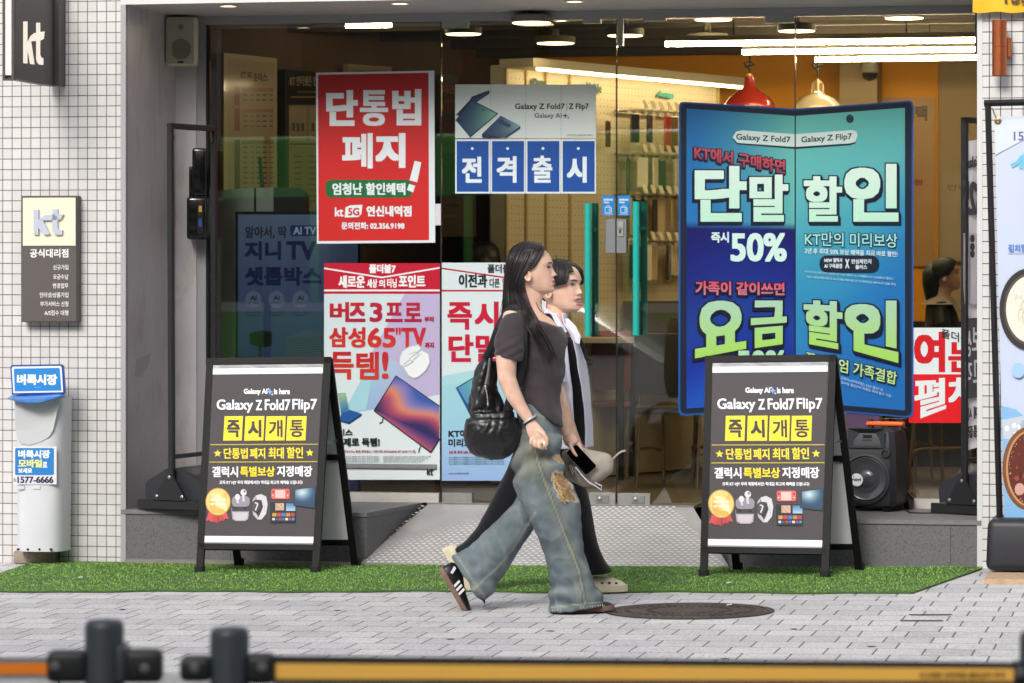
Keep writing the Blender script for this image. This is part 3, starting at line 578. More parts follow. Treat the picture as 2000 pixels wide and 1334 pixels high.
# giant open folding phone display
th = thing('phone_display', fp(1553, 812, TG - .006), 'giant blue display board shaped like an open folding phone, across two panes', 'display board')
t = TG - .006; outer = [(1326, 206), (1329, 200), (1336, 198.5), (1553, 212.5), (1776, 196.5), (1782, 199), (1784, 206), (1784, 806), (1781, 813), (1773, 816), (1553, 797), (1337, 812), (1329, 810), (1325, 803)]
mb = MB(); mb.prism([fp(u, v, t) for u, v in outer], EY * .003, FILM, lin('1658a4')); mb.build('frame', th)
p = Print(gmap(t), -EY, FILM)
def ins(q, d): cx = sum(a for a, b in q) / len(q); cy = sum(b for a, b in q) / len(q); return [(a + (d if a < cx else -d) * (1 if abs(a - 1553) > 5 else 0), b + (d if b < cy else -d)) for a, b in q]
p.poly(ins(outer, 3), '0f2f63'); p.poly(ins(outer, 4.5), '101d33')
Lq = [(1341, 212), (1552, 226.5), (1552, 783), (1341, 798)]; Rq = [(1554.5, 226.5), (1767.5, 210.5), (1767.5, 801.5), (1554.5, 784)]
def lf(x, y):
    a = mix('1c6cae', '66b9b0', max(0, min(1, (x * 1.15 - .1) * (1.05 - abs(y - .12) * .9))))
    if y < .397: return mix(a, '1e7cc8', max(0, (y - .2) * 2.2) * (1 - x))
    return stops((y - .397) / .6 + .12 * math.sin(3 * x), (0, '03085a'), (.25, '0a1a78'), (.6, '0e3a92'), (.8, '0c2c96'), (1, '1450b4'))
p.pic(Lq, lf, 16, 40)
def rf(x, y):
    a = stops(y + .12 * (x - .5), (0, '66beb6'), (.25, '58b0b6'), (.42, '3a9cb8'), (.62, '2888ba'), (1, '2470bc'))
    d = x - (1.12 - y * 1.25); return mix(a, '1467b2', max(0, min(.75, d * 1.6)) * (.4 + .6 * min(1, y * 1.5))) if d > 0 else a
p.pic(Rq, rf, 28, 44); p.rect(1552, 213, 1554.5, 797, '0b1a2a')
p.disc(1660, 232, 7.5, 8.5, '1b3a40')
p.poly([(1431, 272), (1438, 258), (1450, 255.5), (1552, 264), (1552, 291), (1440, 282)], '12283a'); p.poly([(1431, 268), (1438, 257), (1450, 254.5), (1552, 262), (1552, 287), (1440, 279)], 'd3e6e2')
p.poly([(1554.5, 264), (1664, 256), (1673, 259), (1675, 268), (1671, 280), (1660, 284), (1554.5, 291)], '12283a'); p.poly([(1554.5, 262), (1664, 254), (1673, 257), (1675, 266), (1671, 277), (1660, 280), (1554.5, 287)], 'd3e6e2')
p.text('Galaxy Z Fold7', None, '1c2830', .6, [(1438, 261), (1544, 267), (1544, 282), (1438, 276)]); p.text('Galaxy Z Flip7', None, '1c2830', .6, [(1565, 267), (1664, 260), (1664, 275), (1565, 282)])
p.block('KT에서 구매하면', None, 'd0505c', (1.5, 1.4), '8e3a52', dx=-2, dy=3, ow=1.6, q=[(1356, 283), (1534, 313), (1534, 340), (1356, 311)])
g1, g2 = 'd8efe4', 'b9ead2'
p.block('단', (1357, 324, 1460, 433), g1, (9.5, 8.5), g2); p.block('말', (1464, 341, 1540, 433), g1, (7.5, 6), g2)
p.block('할', (1570, 344, 1645, 433), g1, (6.5, 4.6), g2, dx=3); p.block('인', (1649, 320, 1755, 433), g1, (9.5, 9), g2, dx=3)
p.text('즉시', (1389, 453, 1424, 474), 'cfe8ea', (1.5, 1.2)); p.text('50%', (1427, 455, 1537, 511), 'cdeee6', (4.2, 3.2))
p.block('KT만의 미리보상', None, '9fdcdc', (.6, .6), None, dx=0, dy=0, ow=1.4, q=[(1572, 453), (1753, 456), (1753, 484), (1572, 480)]) 
p.text('2년 후 최대 50% 보상 혜택을 지금 바로 할인!', None, 'd6ecf0', .35, [(1572, 484), (1753, 491), (1753, 502), (1572, 495)])
p.rect(1601, 499, 1717, 532, '0d1c34', 14); p.text('NEW 갤럭시', (1610, 504, 1645, 512.5), 'd9e8ee', .5); p.text('AI 구독클럽', (1610, 515, 1645, 524), 'd9e8ee', .5); p.text('X', (1651, 506, 1659, 524), 'd9e8ee', .8); p.text('안심체인지', (1663, 506, 1702, 515), 'd9e8ee', .5); p.text('플러스', (1671, 517, 1694, 526), 'd9e8ee', .5)
p.text("*(미리보상) 최대 50% 단말할인은 'New 갤럭시 AI 구독클럽 X KT 안심체인지 플러스'", None, 'a9d3ea', .12, [(1572, 528), (1746, 542), (1746, 548), (1572, 533)]); p.text('가입 시 제공(개통/가입 후 25~27개월 차에 반납 및 기기변경 반납 상태 이상이 없을 경우)', None, 'a9d3ea', .12, [(1575, 538), (1750, 553), (1750, 559), (1575, 543)])
p.block('가족이 같이쓰면', None, 'd8485c', (1.7, 1.4), 'c47a90', dx=-2, dy=3, ow=1.6, q=[(1359, 548), (1533, 552), (1533, 577), (1359, 576)])
h1, h2 = 'a9d0b8', 'a3d95c'
p.block('요', None, h1, (9.5, 8), h2, q=[(1358, 587), (1458, 587), (1458, 681), (1358, 700)]); p.block('금', None, h1, (7.5, 6), h2, q=[(1467, 587), (1537, 587), (1537, 671), (1467, 681)])
p.block('할', None, h1, (6.5, 4.6), h2, dx=3, q=[(1570, 586), (1646, 588), (1646, 684), (1570, 670)]); p.block('인', None, h1, (9.5, 9), h2, dx=3, q=[(1650, 587), (1755, 587), (1755, 709), (1650, 680)])
p.block('50%', (1440, 684, 1535, 736), 'a9dcb4', (3.4, 2.6), None, dx=-2, dy=3, ow=1.6)
p.block('프리미엄 가족결합', None, 'b4d8a0', (.9, .8), 'b9dc84', dx=0, dy=0, ow=1.5, q=[(1574, 684), (1753, 726), (1751, 752), (1574, 711)])
p.text('최대 할인은 "요금할인(선택약정) 25% 할인"과', None, 'a9cdee', .12, [(1600, 722), (1725, 759), (1725, 766), (1600, 728)]); p.text('"프리미엄 가족결합(2회선 모바일 할인)"이 적용된 최대 할인 기준', None, 'a9cdee', .12, [(1575, 724), (1741, 771), (1741, 778), (1575, 731)])
p.build('screen', th)
# red and white poster at the right pane
th = poster('fold_poster', [(1783, 640), (1912, 640), (1912, 826), (1775, 826), (1775, 760), (1783, 760)], 'red and white poster partly hidden behind the right edge of the giant phone display', 'poster', t=TG - .0012, thick=.001, col='e0141f')
p = Print(gmap(TG - .0012), -EY, FILM, .0001); p.rect(1784, 640, 1912, 731, 'dfe8ea'); p.text('여', (1785, 648, 1846, 727), 'cf1420', (6, 5.5)); p.text('는', (1852, 668, 1905, 727), 'cf1420', (5.5, 4)); p.text('폴더블7', None, '20222a', .9, [(1838, 641), (1905, 658), (1905, 677), (1838, 659)])
p.text('펼', None, 'e3ecee', (5, 4), [(1786, 739), (1848, 738), (1848, 798), (1786, 822)]); p.text('치', None, 'e3ecee', (5, 4.4), [(1852, 737), (1906, 735), (1906, 788), (1852, 798)]); p.build('lettering', th)
one(MB().prism([fp(u, v, TG - .002) for u, v in R4(1652, 806, 1718, 835)], EY * .001, FILM, lin('56405e')), 'purple_sticker', 'dark purple sticker low on the glass under the giant phone display', 'sticker')

# ------------------------------------------------------------------ signs on the tiled wall
R_F = Matrix((EX, EY, EZ)).transposed().to_4x4()
# projecting light box
a, b = fp(119, 170, 0), fp(119, 10, 0); sP = S(a); ln = .0
q = V3((0, 0, 0)); pn = EX
tF = -.74
zb, zt_ = a.z, fp(119, -6, 0).z
th = thing('projecting_sign', L(sP - .05, 0, zb), 'dark projecting light box with cream letters high on the left tiled wall', 'sign'); M_sign = mat('dark_sign_metal', '4a4646', rough=.5, var=.05)
thk = .058; z1 = zb + .0; mb = MB(); mb.rbox(L(sP - thk / 2, tF / 2 - .01, (zb + zt_) / 2 + .02), (thk, -tF - .06, zt_ - zb + .04), M_sign, .006, 1, R_F); mb.build('casing', th)
mb = MB(); mb.rbox(L(sP - thk / 2, tF + .012, (zb + zt_) / 2 + .02), (thk - .022, .02, zt_ - zb), mat('cream_light', 'f3e3c6', emit=.45, rough=.4), .003, 1, R_F); mb.build('light_strip', th)
mb = MB(); mb.box(L(sP - thk, tF - .006, zb - .008), EX * (thk + .004), EY * .03, EZ * .01, M_sign); mb.box(L(sP - .012, tF - .006, zb), EX * .014, EY * .022, EZ * (zt_ - zb + .04), M_sign); mb.box(L(sP - thk, tF - .006, zb), EX * .012, EY * .022, EZ * (zt_ - zb + .04), M_sign); mb.build('frame', th)
mb = MB(); mb.rbox(L(sP + .012, -.06, (zb + zt_) / 2 + .02), (.03, .11, zt_ - zb + .04), M_sign, .004, 1, R_F); mb.build('bracket', th)
p = Print(lambda u, v: pl(u, v, L(sP + .0005, 0, 0), EX), EX, mat('glowing_letters', attr=True, emit=.45)); kt_logo(p, 45, 42, 42, 85, 'f0e6d6'); p.build('lettering', th)
# dealer plaque
th = thing('wall_sign', fp(95, 628, -.07), 'dark dealer plaque with a cream light panel and white service list on tiles', 'sign'); tS = -.075
M_plq = mat('plaque_brown', '57504f', rough=.5)
mb = MB(); px_box(mb, 41, 382, 150, 629, tS, -.001, M_plq, .004); mb.build('casing', th)
mb = MB(); px_box(mb, 44.5, 386, 147.5, 480, tS - .003, tS + .001, mat('cream_panel', 'e8dec2', emit=.06, rough=.4), .001); mb.build('light_panel', th)
p = Print(gmap(tS - .003), -EY, PAINT); p.z = .016
for pts in ([(140, 853), (160, 853), (160, 895), (160, 955), (140, 953)], [(158, 925), (160, 897), (176, 892), (207, 953), (184, 956)], [(158, 897), (172, 884), (186, 876), (216, 873), (262, 872), (250, 892), (236, 895), (176, 897)], [(216, 851), (238, 851), (238, 927), (243, 935), (258, 936), (256, 955), (228, 955), (216, 938)]):
    pts = [(a / 2.083, b / 2.083) for a, b in pts]; f = [p.P(*x) for x in pts]; p.mb.prism(f, EY * .014, mat('pale_blue_letters', 'b9bfd0', rough=.4))
p.mb.build('raised_letters', th)
p = Print(gmap(tS), -EY, PAINT); wh = 'f0eeec'
p.text('공식대리점', (58.5, 486, 133.5, 503), wh, .7)
for body, u0, v0 in (('신규가입', 104, 517), ('요금수납', 104, 535.5), ('변경업무', 103.5, 553), ('인터넷/상품가입', 77.5, 571), ('부가서비스 신청', 79, 588.5), ('A/S접수 대행', 87, 606)): p.text(body, (u0, v0, 133.5, v0 + 10), wh, .15)
p.build('lettering', th)
# copper wall light, yellow banner
c = fp(1952, 93, -.1); th = thing('wall_lamp', c, 'copper cylinder wall light on the right tiled wall under the yellow banner', 'wall lamp'); M_cop = mat('copper', 'b5653f', rough=.35, metal=.8, var=.08, vscale=20)
a, b = fp(1952, 148, -.1), fp(1952, 39, -.1); mb = MB(); r = .0365; mb.lathe(a, [(r - .008, .03), (r - .005, 0), (r, .002), (r, (b - a).length * .512), (r - .002, (b - a).length * .516), (r, (b - a).length * .52), (r, (b - a).length - .002), (r - .005, (b - a).length), (r - .008, (b - a).length - .03)], M_cop, 28); mb.build('shade', th, smooth=35)
mb = MB(); mb.rbox(fp(1969, 94, -.035), (.035, .075, .1), M_cop, .006, 1, R_F); mb.tube([fp(1958, 94, -.09), fp(1969, 94, -.04)], .012, M_cop); mb.build('bracket', th)
th = thing('yellow_banner', fp(1950, 24, -.05), 'yellow cloth banner with dark digits hanging above the copper wall light', 'banner'); rows = []
for j in range(8): rows.append([fp(1901 + i * 10 + (j * -.2), -60 + j * 12.0 + (1.5 * math.sin(i) if j == 7 else 0), -.06 - .006 * math.sin(i * .9 + j * .3)) for i in range(16)])
mb = MB(); mb.grid(rows, mat('yellow_cloth', 'e0b21c', rough=.7)); mb.build('cloth', th, smooth=180)
p = Print(gmap(-.075), -EY, PAINT); p.text('153', (1962, -26, 2010, 7), '4a3a20', 1.6); p.build('lettering', th)
# ------------------------------------------------------------------ across the street: what the glass mirrors
def opposite(x0, x1, y, h, col, lab, rows):
    th = thing('street_building', V3(((x0 + x1) / 2, y, -.14)), lab, 'building', 'buildings across the street'); m = mat('facade_' + col, col, rough=.8, var=.1, vscale=1)
    mb = MB(); mb.box((x0, y - 8, -.14), (x1 - x0, 0, 0), (0, 8, 0), (0, 0, h), m); mb.build('wall', th); mg = mat('opposite_glass', '2a2f33', rough=.15); n = int((x1 - x0) / 2.4)
    for j in range(rows):
        for i in range(n):
            mb = MB(); X = x0 + .5 + i * (x1 - x0 - .8) / n; mb.box((X, y, 1.0 + j * 3.2 if j else .3), (1.7, 0, 0), (0, .05, 0), (0, 0, 1.6 if j else 2.2), mg); mb.build('window', th)
opposite(-34, -22, -9, 13, '55504b', 'grey brown office block across the street', 4); opposite(-21.8, -11, -9, 17, '3d3a37', 'dark tall block across the street', 5); opposite(-10.8, 1.5, -9, 11, '46413b', 'beige low block across the street', 3); opposite(1.7, 14, -9, 15, '383634', 'grey block across the street behind the camera', 4); opposite(14.2, 28, -9, 12, '403d3b', 'pale grey block across the street', 3)
# green city bus passing on the road, seen only as a reflection
bx0, bx1, by0, by1 = -13.2, -2.6, 2.2, 4.7; th = thing('city_bus', V3(((bx0 + bx1) / 2, (by0 + by1) / 2, -.14)), 'green city bus on the road mirrored in the shop glass', 'bus')
M_bus = mat('bus_green', '58c03a', rough=.25, coat=.8); M_bg = mat('bus_glass', '15191b', rough=.08); mb = MB(); mb.rbox(((bx0 + bx1) / 2, (by0 + by1) / 2, 1.55), (bx1 - bx0, by1 - by0, 2.75), M_bus, .18, 3); mb.build('body', th, smooth=40)
for i in range(6): mb = MB(); X = bx0 + .4 + i * 1.66; mb.rbox((X + .78, by1 + .005, 1.78), (1.56, .03, 1.05), M_bg, .01, 1); mb.build('window', th)
mb = MB(); mb.box((bx0 + .1, by1 + .002, 1.16), (bx1 - bx0 - .2, 0, 0), (0, .012, 0), (0, 0, .09), mat('bus_white', 'd9dcd8', rough=.4)); mb.build('stripe', th)
p = Print(lambda u, v: V3((u, by1 + .004, v)), V3((0, 1, 0)), PAINT); p.text('seoul', None, 'e6ece8', .01, [(-4.6, .98), (-6.6, .98), (-6.6, .5), (-4.6, .5)]); p.build('lettering', th)
for X in (bx0 + 2.2, bx1 - 2.4):
    mb = MB(); mb.lathe((X, by1 - .25, .34), [(.02, -.02), (.46, 0), (.48, .03), (.48, .25), (.44, .28), (.25, .26), (.02, .28)], mat('tyre', '1c1c1d', rough=.8), 28, (0, 1, 0)); mb.build('wheel', th, smooth=40)
mb = MB(); mb.box((bx0 + 1.5, by1 - .6, -.1 + .24), (bx1 - bx0 - 3, 0, 0), (0, .4, 0), (0, 0, .05), M_dark); mb.build('underbody', th)
# silver car, likewise only mirrored
def car(x0, y0, ln, col, lab):
    th = thing('parked_car', V3((x0 + ln / 2, y0, -.14)), lab, 'car'); m = mat('car_' + col, col, rough=.2, metal=.3, coat=1); w2 = .85
    prof = [(0, .35, .62), (.04, .22, .74), (.2, .2, .92), (.3, .2, 1.36), (.45, .2, 1.46), (.62, .2, 1.4), (.78, .2, .98), (.95, .22, .82), (1, .35, .6)]; rows = []
    for k, zb_, zt in prof:
        r = []
        for a, b in ((-1, 0), (-1.02, .45), (-.86 if zt > 1.1 else -.97, .96), (-.6, 1), (.6, 1), (.86 if zt > 1.1 else .97, .96), (1.02, .45), (1, 0)): r.append(V3((x0 + k * ln, y0 + a * w2, -.14 + zb_ + (zt - zb_) * b)))
        rows.append(r)
    mb = MB(); mb.grid(rows, m, close=True, caps=True); mb.build('body', th, smooth=30)
    for sgn in (-1, 1):
        mb = MB(); mb.prism([V3((x0 + ln * a, y0 + sgn * w2 * .97, z - .14)) for a, z in ((.26, .98), (.33, 1.3), (.6, 1.32), (.73, 1.0))], V3((0, .03 * sgn, 0)), M_bg); mb.build('window', th)
        for k in (.18, .8): mb = MB(); mb.lathe((x0 + k * ln, y0 + sgn * (w2 - .18), .18), [(.02, 0), (.3, 0), (.32, .03), (.32, .18), (.28, .2), (.2, .19), (.02, .2)], MATS['tyre'], 24, (0, sgn, 0)); mb.build('wheel', th, smooth=40)
        mb = MB(); mb.rbox((x0 + ln - .05, y0 + sgn * .6, .56), (.1, .35, .14), mat('car_lamp', 'd8d8d4', rough=.1), .02, 2); mb.build('headlight', th)
car(-6.0, 8.5, 4.4, 'c9ccce', 'silver car waiting at the kerb mirrored low in the glass')
# ------------------------------------------------------------------ inside the shop
M_led = mat('led_tube', 'ffe2b0', emit=55); M_disc = mat('disc_light_glow', 'ffe0ac', emit=5)
for i, (u0, v0, u1, v1, tt) in enumerate(((1300, 87, 1975, 75, 2.0), (1450, 103, 1975, 93, 2.75), (1592, 118, 1975, 109, 3.45))):
    a, b = fp(u0, v0, tt), fp(u1, v1, tt); b.z = a.z = (a.z + b.z) / 2
    th = thing('tube_light', (a + b) / 2, ('nearest and longest of three glowing ceiling light tubes', 'middle glowing ceiling light tube of three', 'farthest and shortest glowing ceiling light tube of three')[i], 'tube light', 'ceiling light tubes')
    mb = MB(); mb.tube([a, b], .016, M_led, 10); mb.build('tube', th, smooth=60)
    mb = MB(); mb.box(a + EZ * .012 - EY * .02, b - a, EY * .04, EZ * .03, mat('lamp_channel', 'a59c8c', rough=.5))
    for k in (.2, .7): mb.tube([a.lerp(b, k) + EZ * .04, V3((a.lerp(b, k).x, a.lerp(b, k).y, CZ))], .004, M_dark, 6)
    mb.build('channel', th)
M_can = mat('disc_light_case', '7d776d', rough=.6)
for i, (u, v, w_, lab) in enumerate(((1038, 44, 80, 'flat round ceiling lamp above the right half of the handset poster'), (1085, 84, 78, 'flat round ceiling lamp hanging just above the handset poster'), (1221, 69, 74, 'flat round ceiling lamp right of the door gap'), (1382, 79, 80, 'flat round ceiling lamp touching the nearest light tube'),
                              (1393, 38, 78, 'flat round ceiling lamp close to the glass above the giant display'), (1556, 60, 76, 'flat round ceiling lamp crossing the right pane joint'), (1766, 35, 80, 'flat round ceiling lamp near the top right pane corner'), (905, 66, 74, 'flat round ceiling lamp at the top left of the left door'))):
    zl = 2.84 if v > 40 else 2.88; c = zp(u, v, zl); r = w_ / 2 * c.y / F
    th = thing('ceiling_lamp', c, lab, 'ceiling lamp', 'round ceiling lamps'); mb = MB(); mb.lathe(c, [(r, 0), (r, .036), (r - .01, .04), (.02, .041), (.02, CZ - zl)], M_can, 32); mb.build('housing', th, smooth=35)
    mb = MB(); mb.lathe(c - EZ * .001, [(r - .008, 0), (r - .01, -.004), (.001, -.005)], M_disc, 32); mb.build('diffuser', th)
def pend(u, vt, vb, w_, Y, col, lab, cage):
    top = yp(u, vt, Y); bot = yp(u, vb, Y); h = top.z - bot.z; R = w_ / 2 * Y / F; th = thing('pendant_lamp', bot, lab, 'pendant lamp', 'pendant lamps above the giant display')
    m = mat('enamel_' + col, col, rough=.25, coat=.6); mb = MB()
    if cage: mb.lathe(bot, [(R, 0), (R * 1.01, .008), (R * .97, h * .12), (R * .72, h * .26), (R * .3, h * .36), (R * .24, h * .4)], m, 36, cap=False)
    else: mb.lathe(bot, [(R, 0), (R * 1.01, .008), (R * .97, h * .12), (R * .75, h * .28), (R * .4, h * .42), (R * .22, h * .5), (R * .18, h * .74), (R * .1, h * .76)], m, 36, cap=False)
    mb.build('shade', th, smooth=50); mb = MB()
    if cage:
        mb.lathe(bot, [(R * .16, h * .42), (R * .16, h * .62), (R * .08, h * .66)], mat('brass', 'a8854a', metal=.8, rough=.35), 16)
        for k in range(3): a = 2.1 * k + .5; mb.tube([bot + V3((math.cos(a) * R * .3, math.sin(a) * R * .3, h * .34)), bot + V3((math.cos(a) * R * .24, math.sin(a) * R * .24, h * .6)), bot + EZ * h * .7], .006, m, 6)
    else: mb.lathe(bot, [(R * .12, h * .7), (R * .12, h * .8), (R * .05, h * .82)], mat('brass', 'a8854a', metal=.8, rough=.35), 16)
    mb.build('socket', th, smooth=40); mb = MB()
    mb.tube([bot + EZ * h * .7, bot + EZ * h, bot + V3((.004, 0, h + .3)), V3((bot.x, bot.y, CZ))], .005, M_dark, 6)
    mb.tube([bot + V3((0, -.01, h * .9)), bot + V3((-.035, -.012, h * 1.05)), bot + V3((0, -.012, h * 1.1)), bot + V3((.03, -.012, h * 1.02)), bot + V3((-.03, -.012, h * .96))], .006, M_dark, 6); mb.build('cord', th)
    e = MB(); e.lathe(bot + EZ * .03, [(.001, 0), (.03, .01), (.035, .04), (.02, .07), (.012, .1)], mat('warm_bulb', 'ffdca0', emit=6), 14); e.build('bulb', th, smooth=60)
pend(1464, 128, 212, 100, 20.9, '9c2a1e', 'red enamel pendant lamp inside the shop above the left page', False)
pend(1597, 130, 214, 90, 20.9, 'b8a888', 'cream cage necked pendant lamp inside the shop right of the red one', True)
c = fp(1699, 128, tB - .42); mb = MB(); mb.lathe(c, [(.04, -.05), (.055, -.045), (.055, .0), (.05, .02), (.05, .05)], mat('white_plastic', 'c9c2b4', rough=.4), 20); mb.lathe(c - EZ * .05, [(.05, 0), (.045, -.03), (.02, -.045), (.001, -.05)], mat('camera_dome', '2a2a2c', rough=.1), 20)
one(mb, 'security_camera', 'small white dome camera on the beige column inside the shop', 'camera', smooth=40)

a, b = fp(676, 50, 1.75), fp(764, 48, 1.75); b.z = a.z; th = thing('tube_light', (a + b) / 2, 'short glowing ceiling light tube above the red poster', 'tube light', 'ceiling light tubes'); mb = MB(); mb.tube([a, b], .014, M_led, 10); mb.build('tube', th, smooth=60); mb = MB(); mb.box(a + EZ * .012 - EY * .02, b - a, EY * .04, EZ * .03, MATS['lamp_channel']); mb.tube([a.lerp(b, .5) + EZ * .04, V3((a.lerp(b, .5).x, a.lerp(b, .5).y, CZ))], .004, M_dark, 6); mb.build('channel', th)
# pegboard stand with its glowing top edge, running back to the right
C0, C1 = yp(985, 553, 20.5), yp(1402, 553, 22.5); C0.z = C1.z = ZS; pe = (C1 - C0).normalized(); pnn = pe.cross(EZ); ztop = 2.73
if pnn.y > 0: pnn = -pnn
th = thing('pegboard_stand', (C0 + C1) / 2, 'cream pegboard display wall with a glowing top edge and hanging phone cases', 'display wall')
M_cream = mat('cream_laminate', 'd2c8ae', rough=.5); mb = MB(); mb.prism([C0, C1, C1 + EZ * (ztop - ZS), C0 + EZ * (ztop - ZS)], -pnn * .1, M_cream); mb.build('board', th)
Lc = (C1 - C0).length; mb = MB()
for x in (0, .21, .42, .68, Lc - .02): mb.box(C0 + pe * (Lc * x / 1.0 if x < 1 and x > 0 and False else x * Lc / Lc) - pnn * 0 + EZ * .001, pe * .018, pnn * .016, EZ * (ztop - ZS), mat('cream_post', 'bca878', rough=.5))
mb.build('upright', th)
mb = MB(); mb.box(C0 - pe * .05 + EZ * (ztop - ZS - .02), pe * (Lc + .12), pnn * .24, EZ * .05, M_cream); mb.build('canopy', th)
mb = MB(); mb.box(C0 + pe * .1 + pnn * .16 + EZ * (ztop - ZS - .034), pe * (Lc - .1), pnn * .025, EZ * .013, mat('led_strip', 'ffe0ac', emit=22)); mb.build('led_strip', th)
mb = MB(); k = 0
for j in range(46):
    for i in range(int(Lc / .04)): q = C0 + pe * (.03 + i * .04) + EZ * (.5 + j * .042) + pnn * .002; mb.quad(q, q + pe * .006, q + pe * .006 + EZ * .006, q + EZ * .006, M_dark)
mb.build('peg_holes', th, fix=False)
pm = lambda u, v: pl(u, v, C0 + pnn * .02, pnn)
p = Print(pm, pnn, PAINT); p.text('iPhone', None, '2d4742', 1.2, [(1039, 152, ), (1066, 155), (1066, 167), (1039, 165)]); p.text('Mobile', None, '2d5a52', 1.2, [(1145, 160), (1175, 164), (1175, 182), (1145, 179)]); p.text('Acces', None, '2a9a8c', 2, [(1284, 176), (1316, 180), (1316, 192), (1284, 189)]); p.build('lettering', th)
# hooks with phone cases and price tags
for r, (v0, v1) in enumerate(((232, 290), (315, 372), (392, 452), (480, 532))):
    a, b = pl(1196, v0 - 10, C0, pnn), pl(1335, v0 - 6, C0, pnn); a.z = b.z; th2 = thing('case_rail', (a + b) / 2, ('top', 'second', 'third', 'lowest')[r] + ' rail of hanging phone cases on the cream display wall', 'display rail', 'rails of phone cases'); mb = MB(); mb.tube([a + pnn * .02, b + pnn * .02], .008, M_alu, 8)
    n0 = 9
    for i in range(n0): q = a.lerp(b, (i + .5) / n0); mb.tube([q + pnn * .02, q + pnn * .2, q + pnn * .215 + EZ * .02], .004, M_alu, 6)
    mb.build('rail', th2); mb = MB()
    for i in range(n0): q = a.lerp(b, (i + .5) / n0) + pnn * .22 + EZ * .01; t3 = MB(); t3.prism([q - pe * .022, q + pe * .022, q + pe * .022 + EZ * .05 + pnn * -.02, q - pe * .022 + EZ * .05 - pnn * .02], pnn * .002, mat('price_tag', 'd8cfb6', rough=.5)); t3.build('price_tag', th2)
    for i in range(n0):
        q = a.lerp(b, (i + .5) / n0); cc = rnd.choice(['d9d2bd', '2b2b2e', 'c7b489', '8fa6a8', 'b53a36', '3d5248', 'd6c238', '6d5a44', 'e3dcc8', '24303c', 'b9a77c'])
        nm = {'d9d2bd': 'pale', '2b2b2e': 'black', 'c7b489': 'tan', '8fa6a8': 'grey blue', 'b53a36': 'red', '3d5248': 'dark green', 'd6c238': 'yellow', '6d5a44': 'brown', 'e3dcc8': 'white', '24303c': 'navy', 'b9a77c': 'beige'}[cc]
        t3 = thing('phone_case', q, nm + ' packaged phone case on the ' + ('top', 'second', 'third', 'lowest') [r] + ' rail, ' + ('first', 'second', 'third', 'fourth', 'fifth', 'sixth', 'seventh', 'eighth', 'last')[i] + ' hook from the left', 'phone case', 'phone cases on the display wall')
        mb = MB(); yaw = rnd.uniform(-.5, .5); R = Matrix.Rotation(yaw + math.atan2(pe.y, pe.x), 4, 'Z'); hh = rnd.uniform(.17, .23)
        mb.rbox(q + pnn * rnd.uniform(.08, .17) - EZ * (hh / 2 + .02), (.082, .014, hh), mat('case_' + cc, cc, rough=.35, coat=.3), .005, 1, R); mb.build('case', t3)
        mb = MB(); mb.rbox(q + pnn * .1 - EZ * .006, (.05, .004, .05), mat('hang_card', 'c8bea4', rough=.5), .002, 1, R); mb.build('hang_card', t3)
# hanging handset demo on the stand
mb = MB(); a = pm(1174, 262); mb.rbox(a + pnn * .05, (.075, .012, .16), mat('brown_phone', '4a2f22', rough=.25, coat=.4), .008, 2, Matrix.Rotation(math.atan2(pe.y, pe.x) + .2, 4, 'Z')); one(mb, 'demo_phone', 'brown demo phone hung on the cream wall beside the handset poster', 'phone')

# left side wall boards
wn = (B_ - A).normalized().cross(EZ)
if wn.y > 0: wn = -wn
wm = lambda u, v: pl(u, v, A + wn * .07, wn)
def board(u0, u1, vt0, vt1, vb, lab, fcol, face, deep=.05):
    pts = [wm(u0, vt0), wm(u1, vt1), wm(u1, vb), wm(u0, vb)]; th = thing('price_board', pts[3], lab, 'price board', 'boards on the brown side wall')
    mb = MB(); mb.prism(pts, -wn * deep, mat('board_' + fcol, fcol, rough=.35, coat=.4)); mb.build('frame', th); p = Print(wm, wn, FILM); p.poly([(u0 + 7, vt0 + 12), (u1 - 5, vt1 + 10), (u1 - 5, vb - 6), (u0 + 7, vb - 6)], face); return th, p
th, p = board(437, 541, 103, 114, 420, 'tall cream framed tariff board nearest the glass on the brown wall', 'b8a88c', 'b9aa92')
p.text('KT 5G', (470, 140, 492, 153), '8e2f2a', .9); p.text('초이스', (494, 142, 522, 160), '4a4036', .9)
for k, (v0, v1, c1) in enumerate(((170, 206, '8c2f24'), (211, 256, '8c3524'), (272, 392, '4c4436'))):
    p.rect(458, v0, 468, v1, c1); p.rect(471, v0 + 2, 534, v0 + 9, 'b08270' if k < 2 else '8d8372')
    n_ = int((v1 - v0 - 12) / 10)
    for j in range(n_):
        for i, x in enumerate((474, 490, 500, 512, 526)): p.rect(x, v0 + 14 + j * 10, x + (9, 5, 8, 8, 6)[i], v0 + 17 + j * 10, ('6d6152', '8a7d6b', '6d6152', '5d5244', '94504a')[i])
p.build('lettering', th)
th, p = board(557, 640, 135, 143, 420, 'black topped tariff board behind the red poster on the brown wall', '2c2620', 'a5967e')
p.poly([(560, 142), (637, 149), (637, 205), (560, 205)], '221d19'); p.text('KT 인터넷은 인터넷', (566, 148, 634, 168), 'b5a790', .7); p.rect(580, 178, 634, 181, '8b7c62'); p.rect(568, 188, 634, 191, 'a08d5a'); p.rect(562, 280, 638, 283, '5a4e40')
for i, u in enumerate((566, 604)):
    p.rect(u, 210, u + 32, 276, 'b8aa92')
    for j in range(3): p.rect(u + 4 + j * 9, 240, u + 10 + j * 9, 256, '6f6558'); p.rect(u + 4 + j * 9, 264, u + 10 + j * 9, 267, '8d8270')
for j in range(9): p.rect(575, 304 + j * 11, 590, 307 + j * 11, '7a6d5b'); p.rect(600, 304 + j * 11, 632, 307 + j * 11, '857863')
p.build('lettering', th)
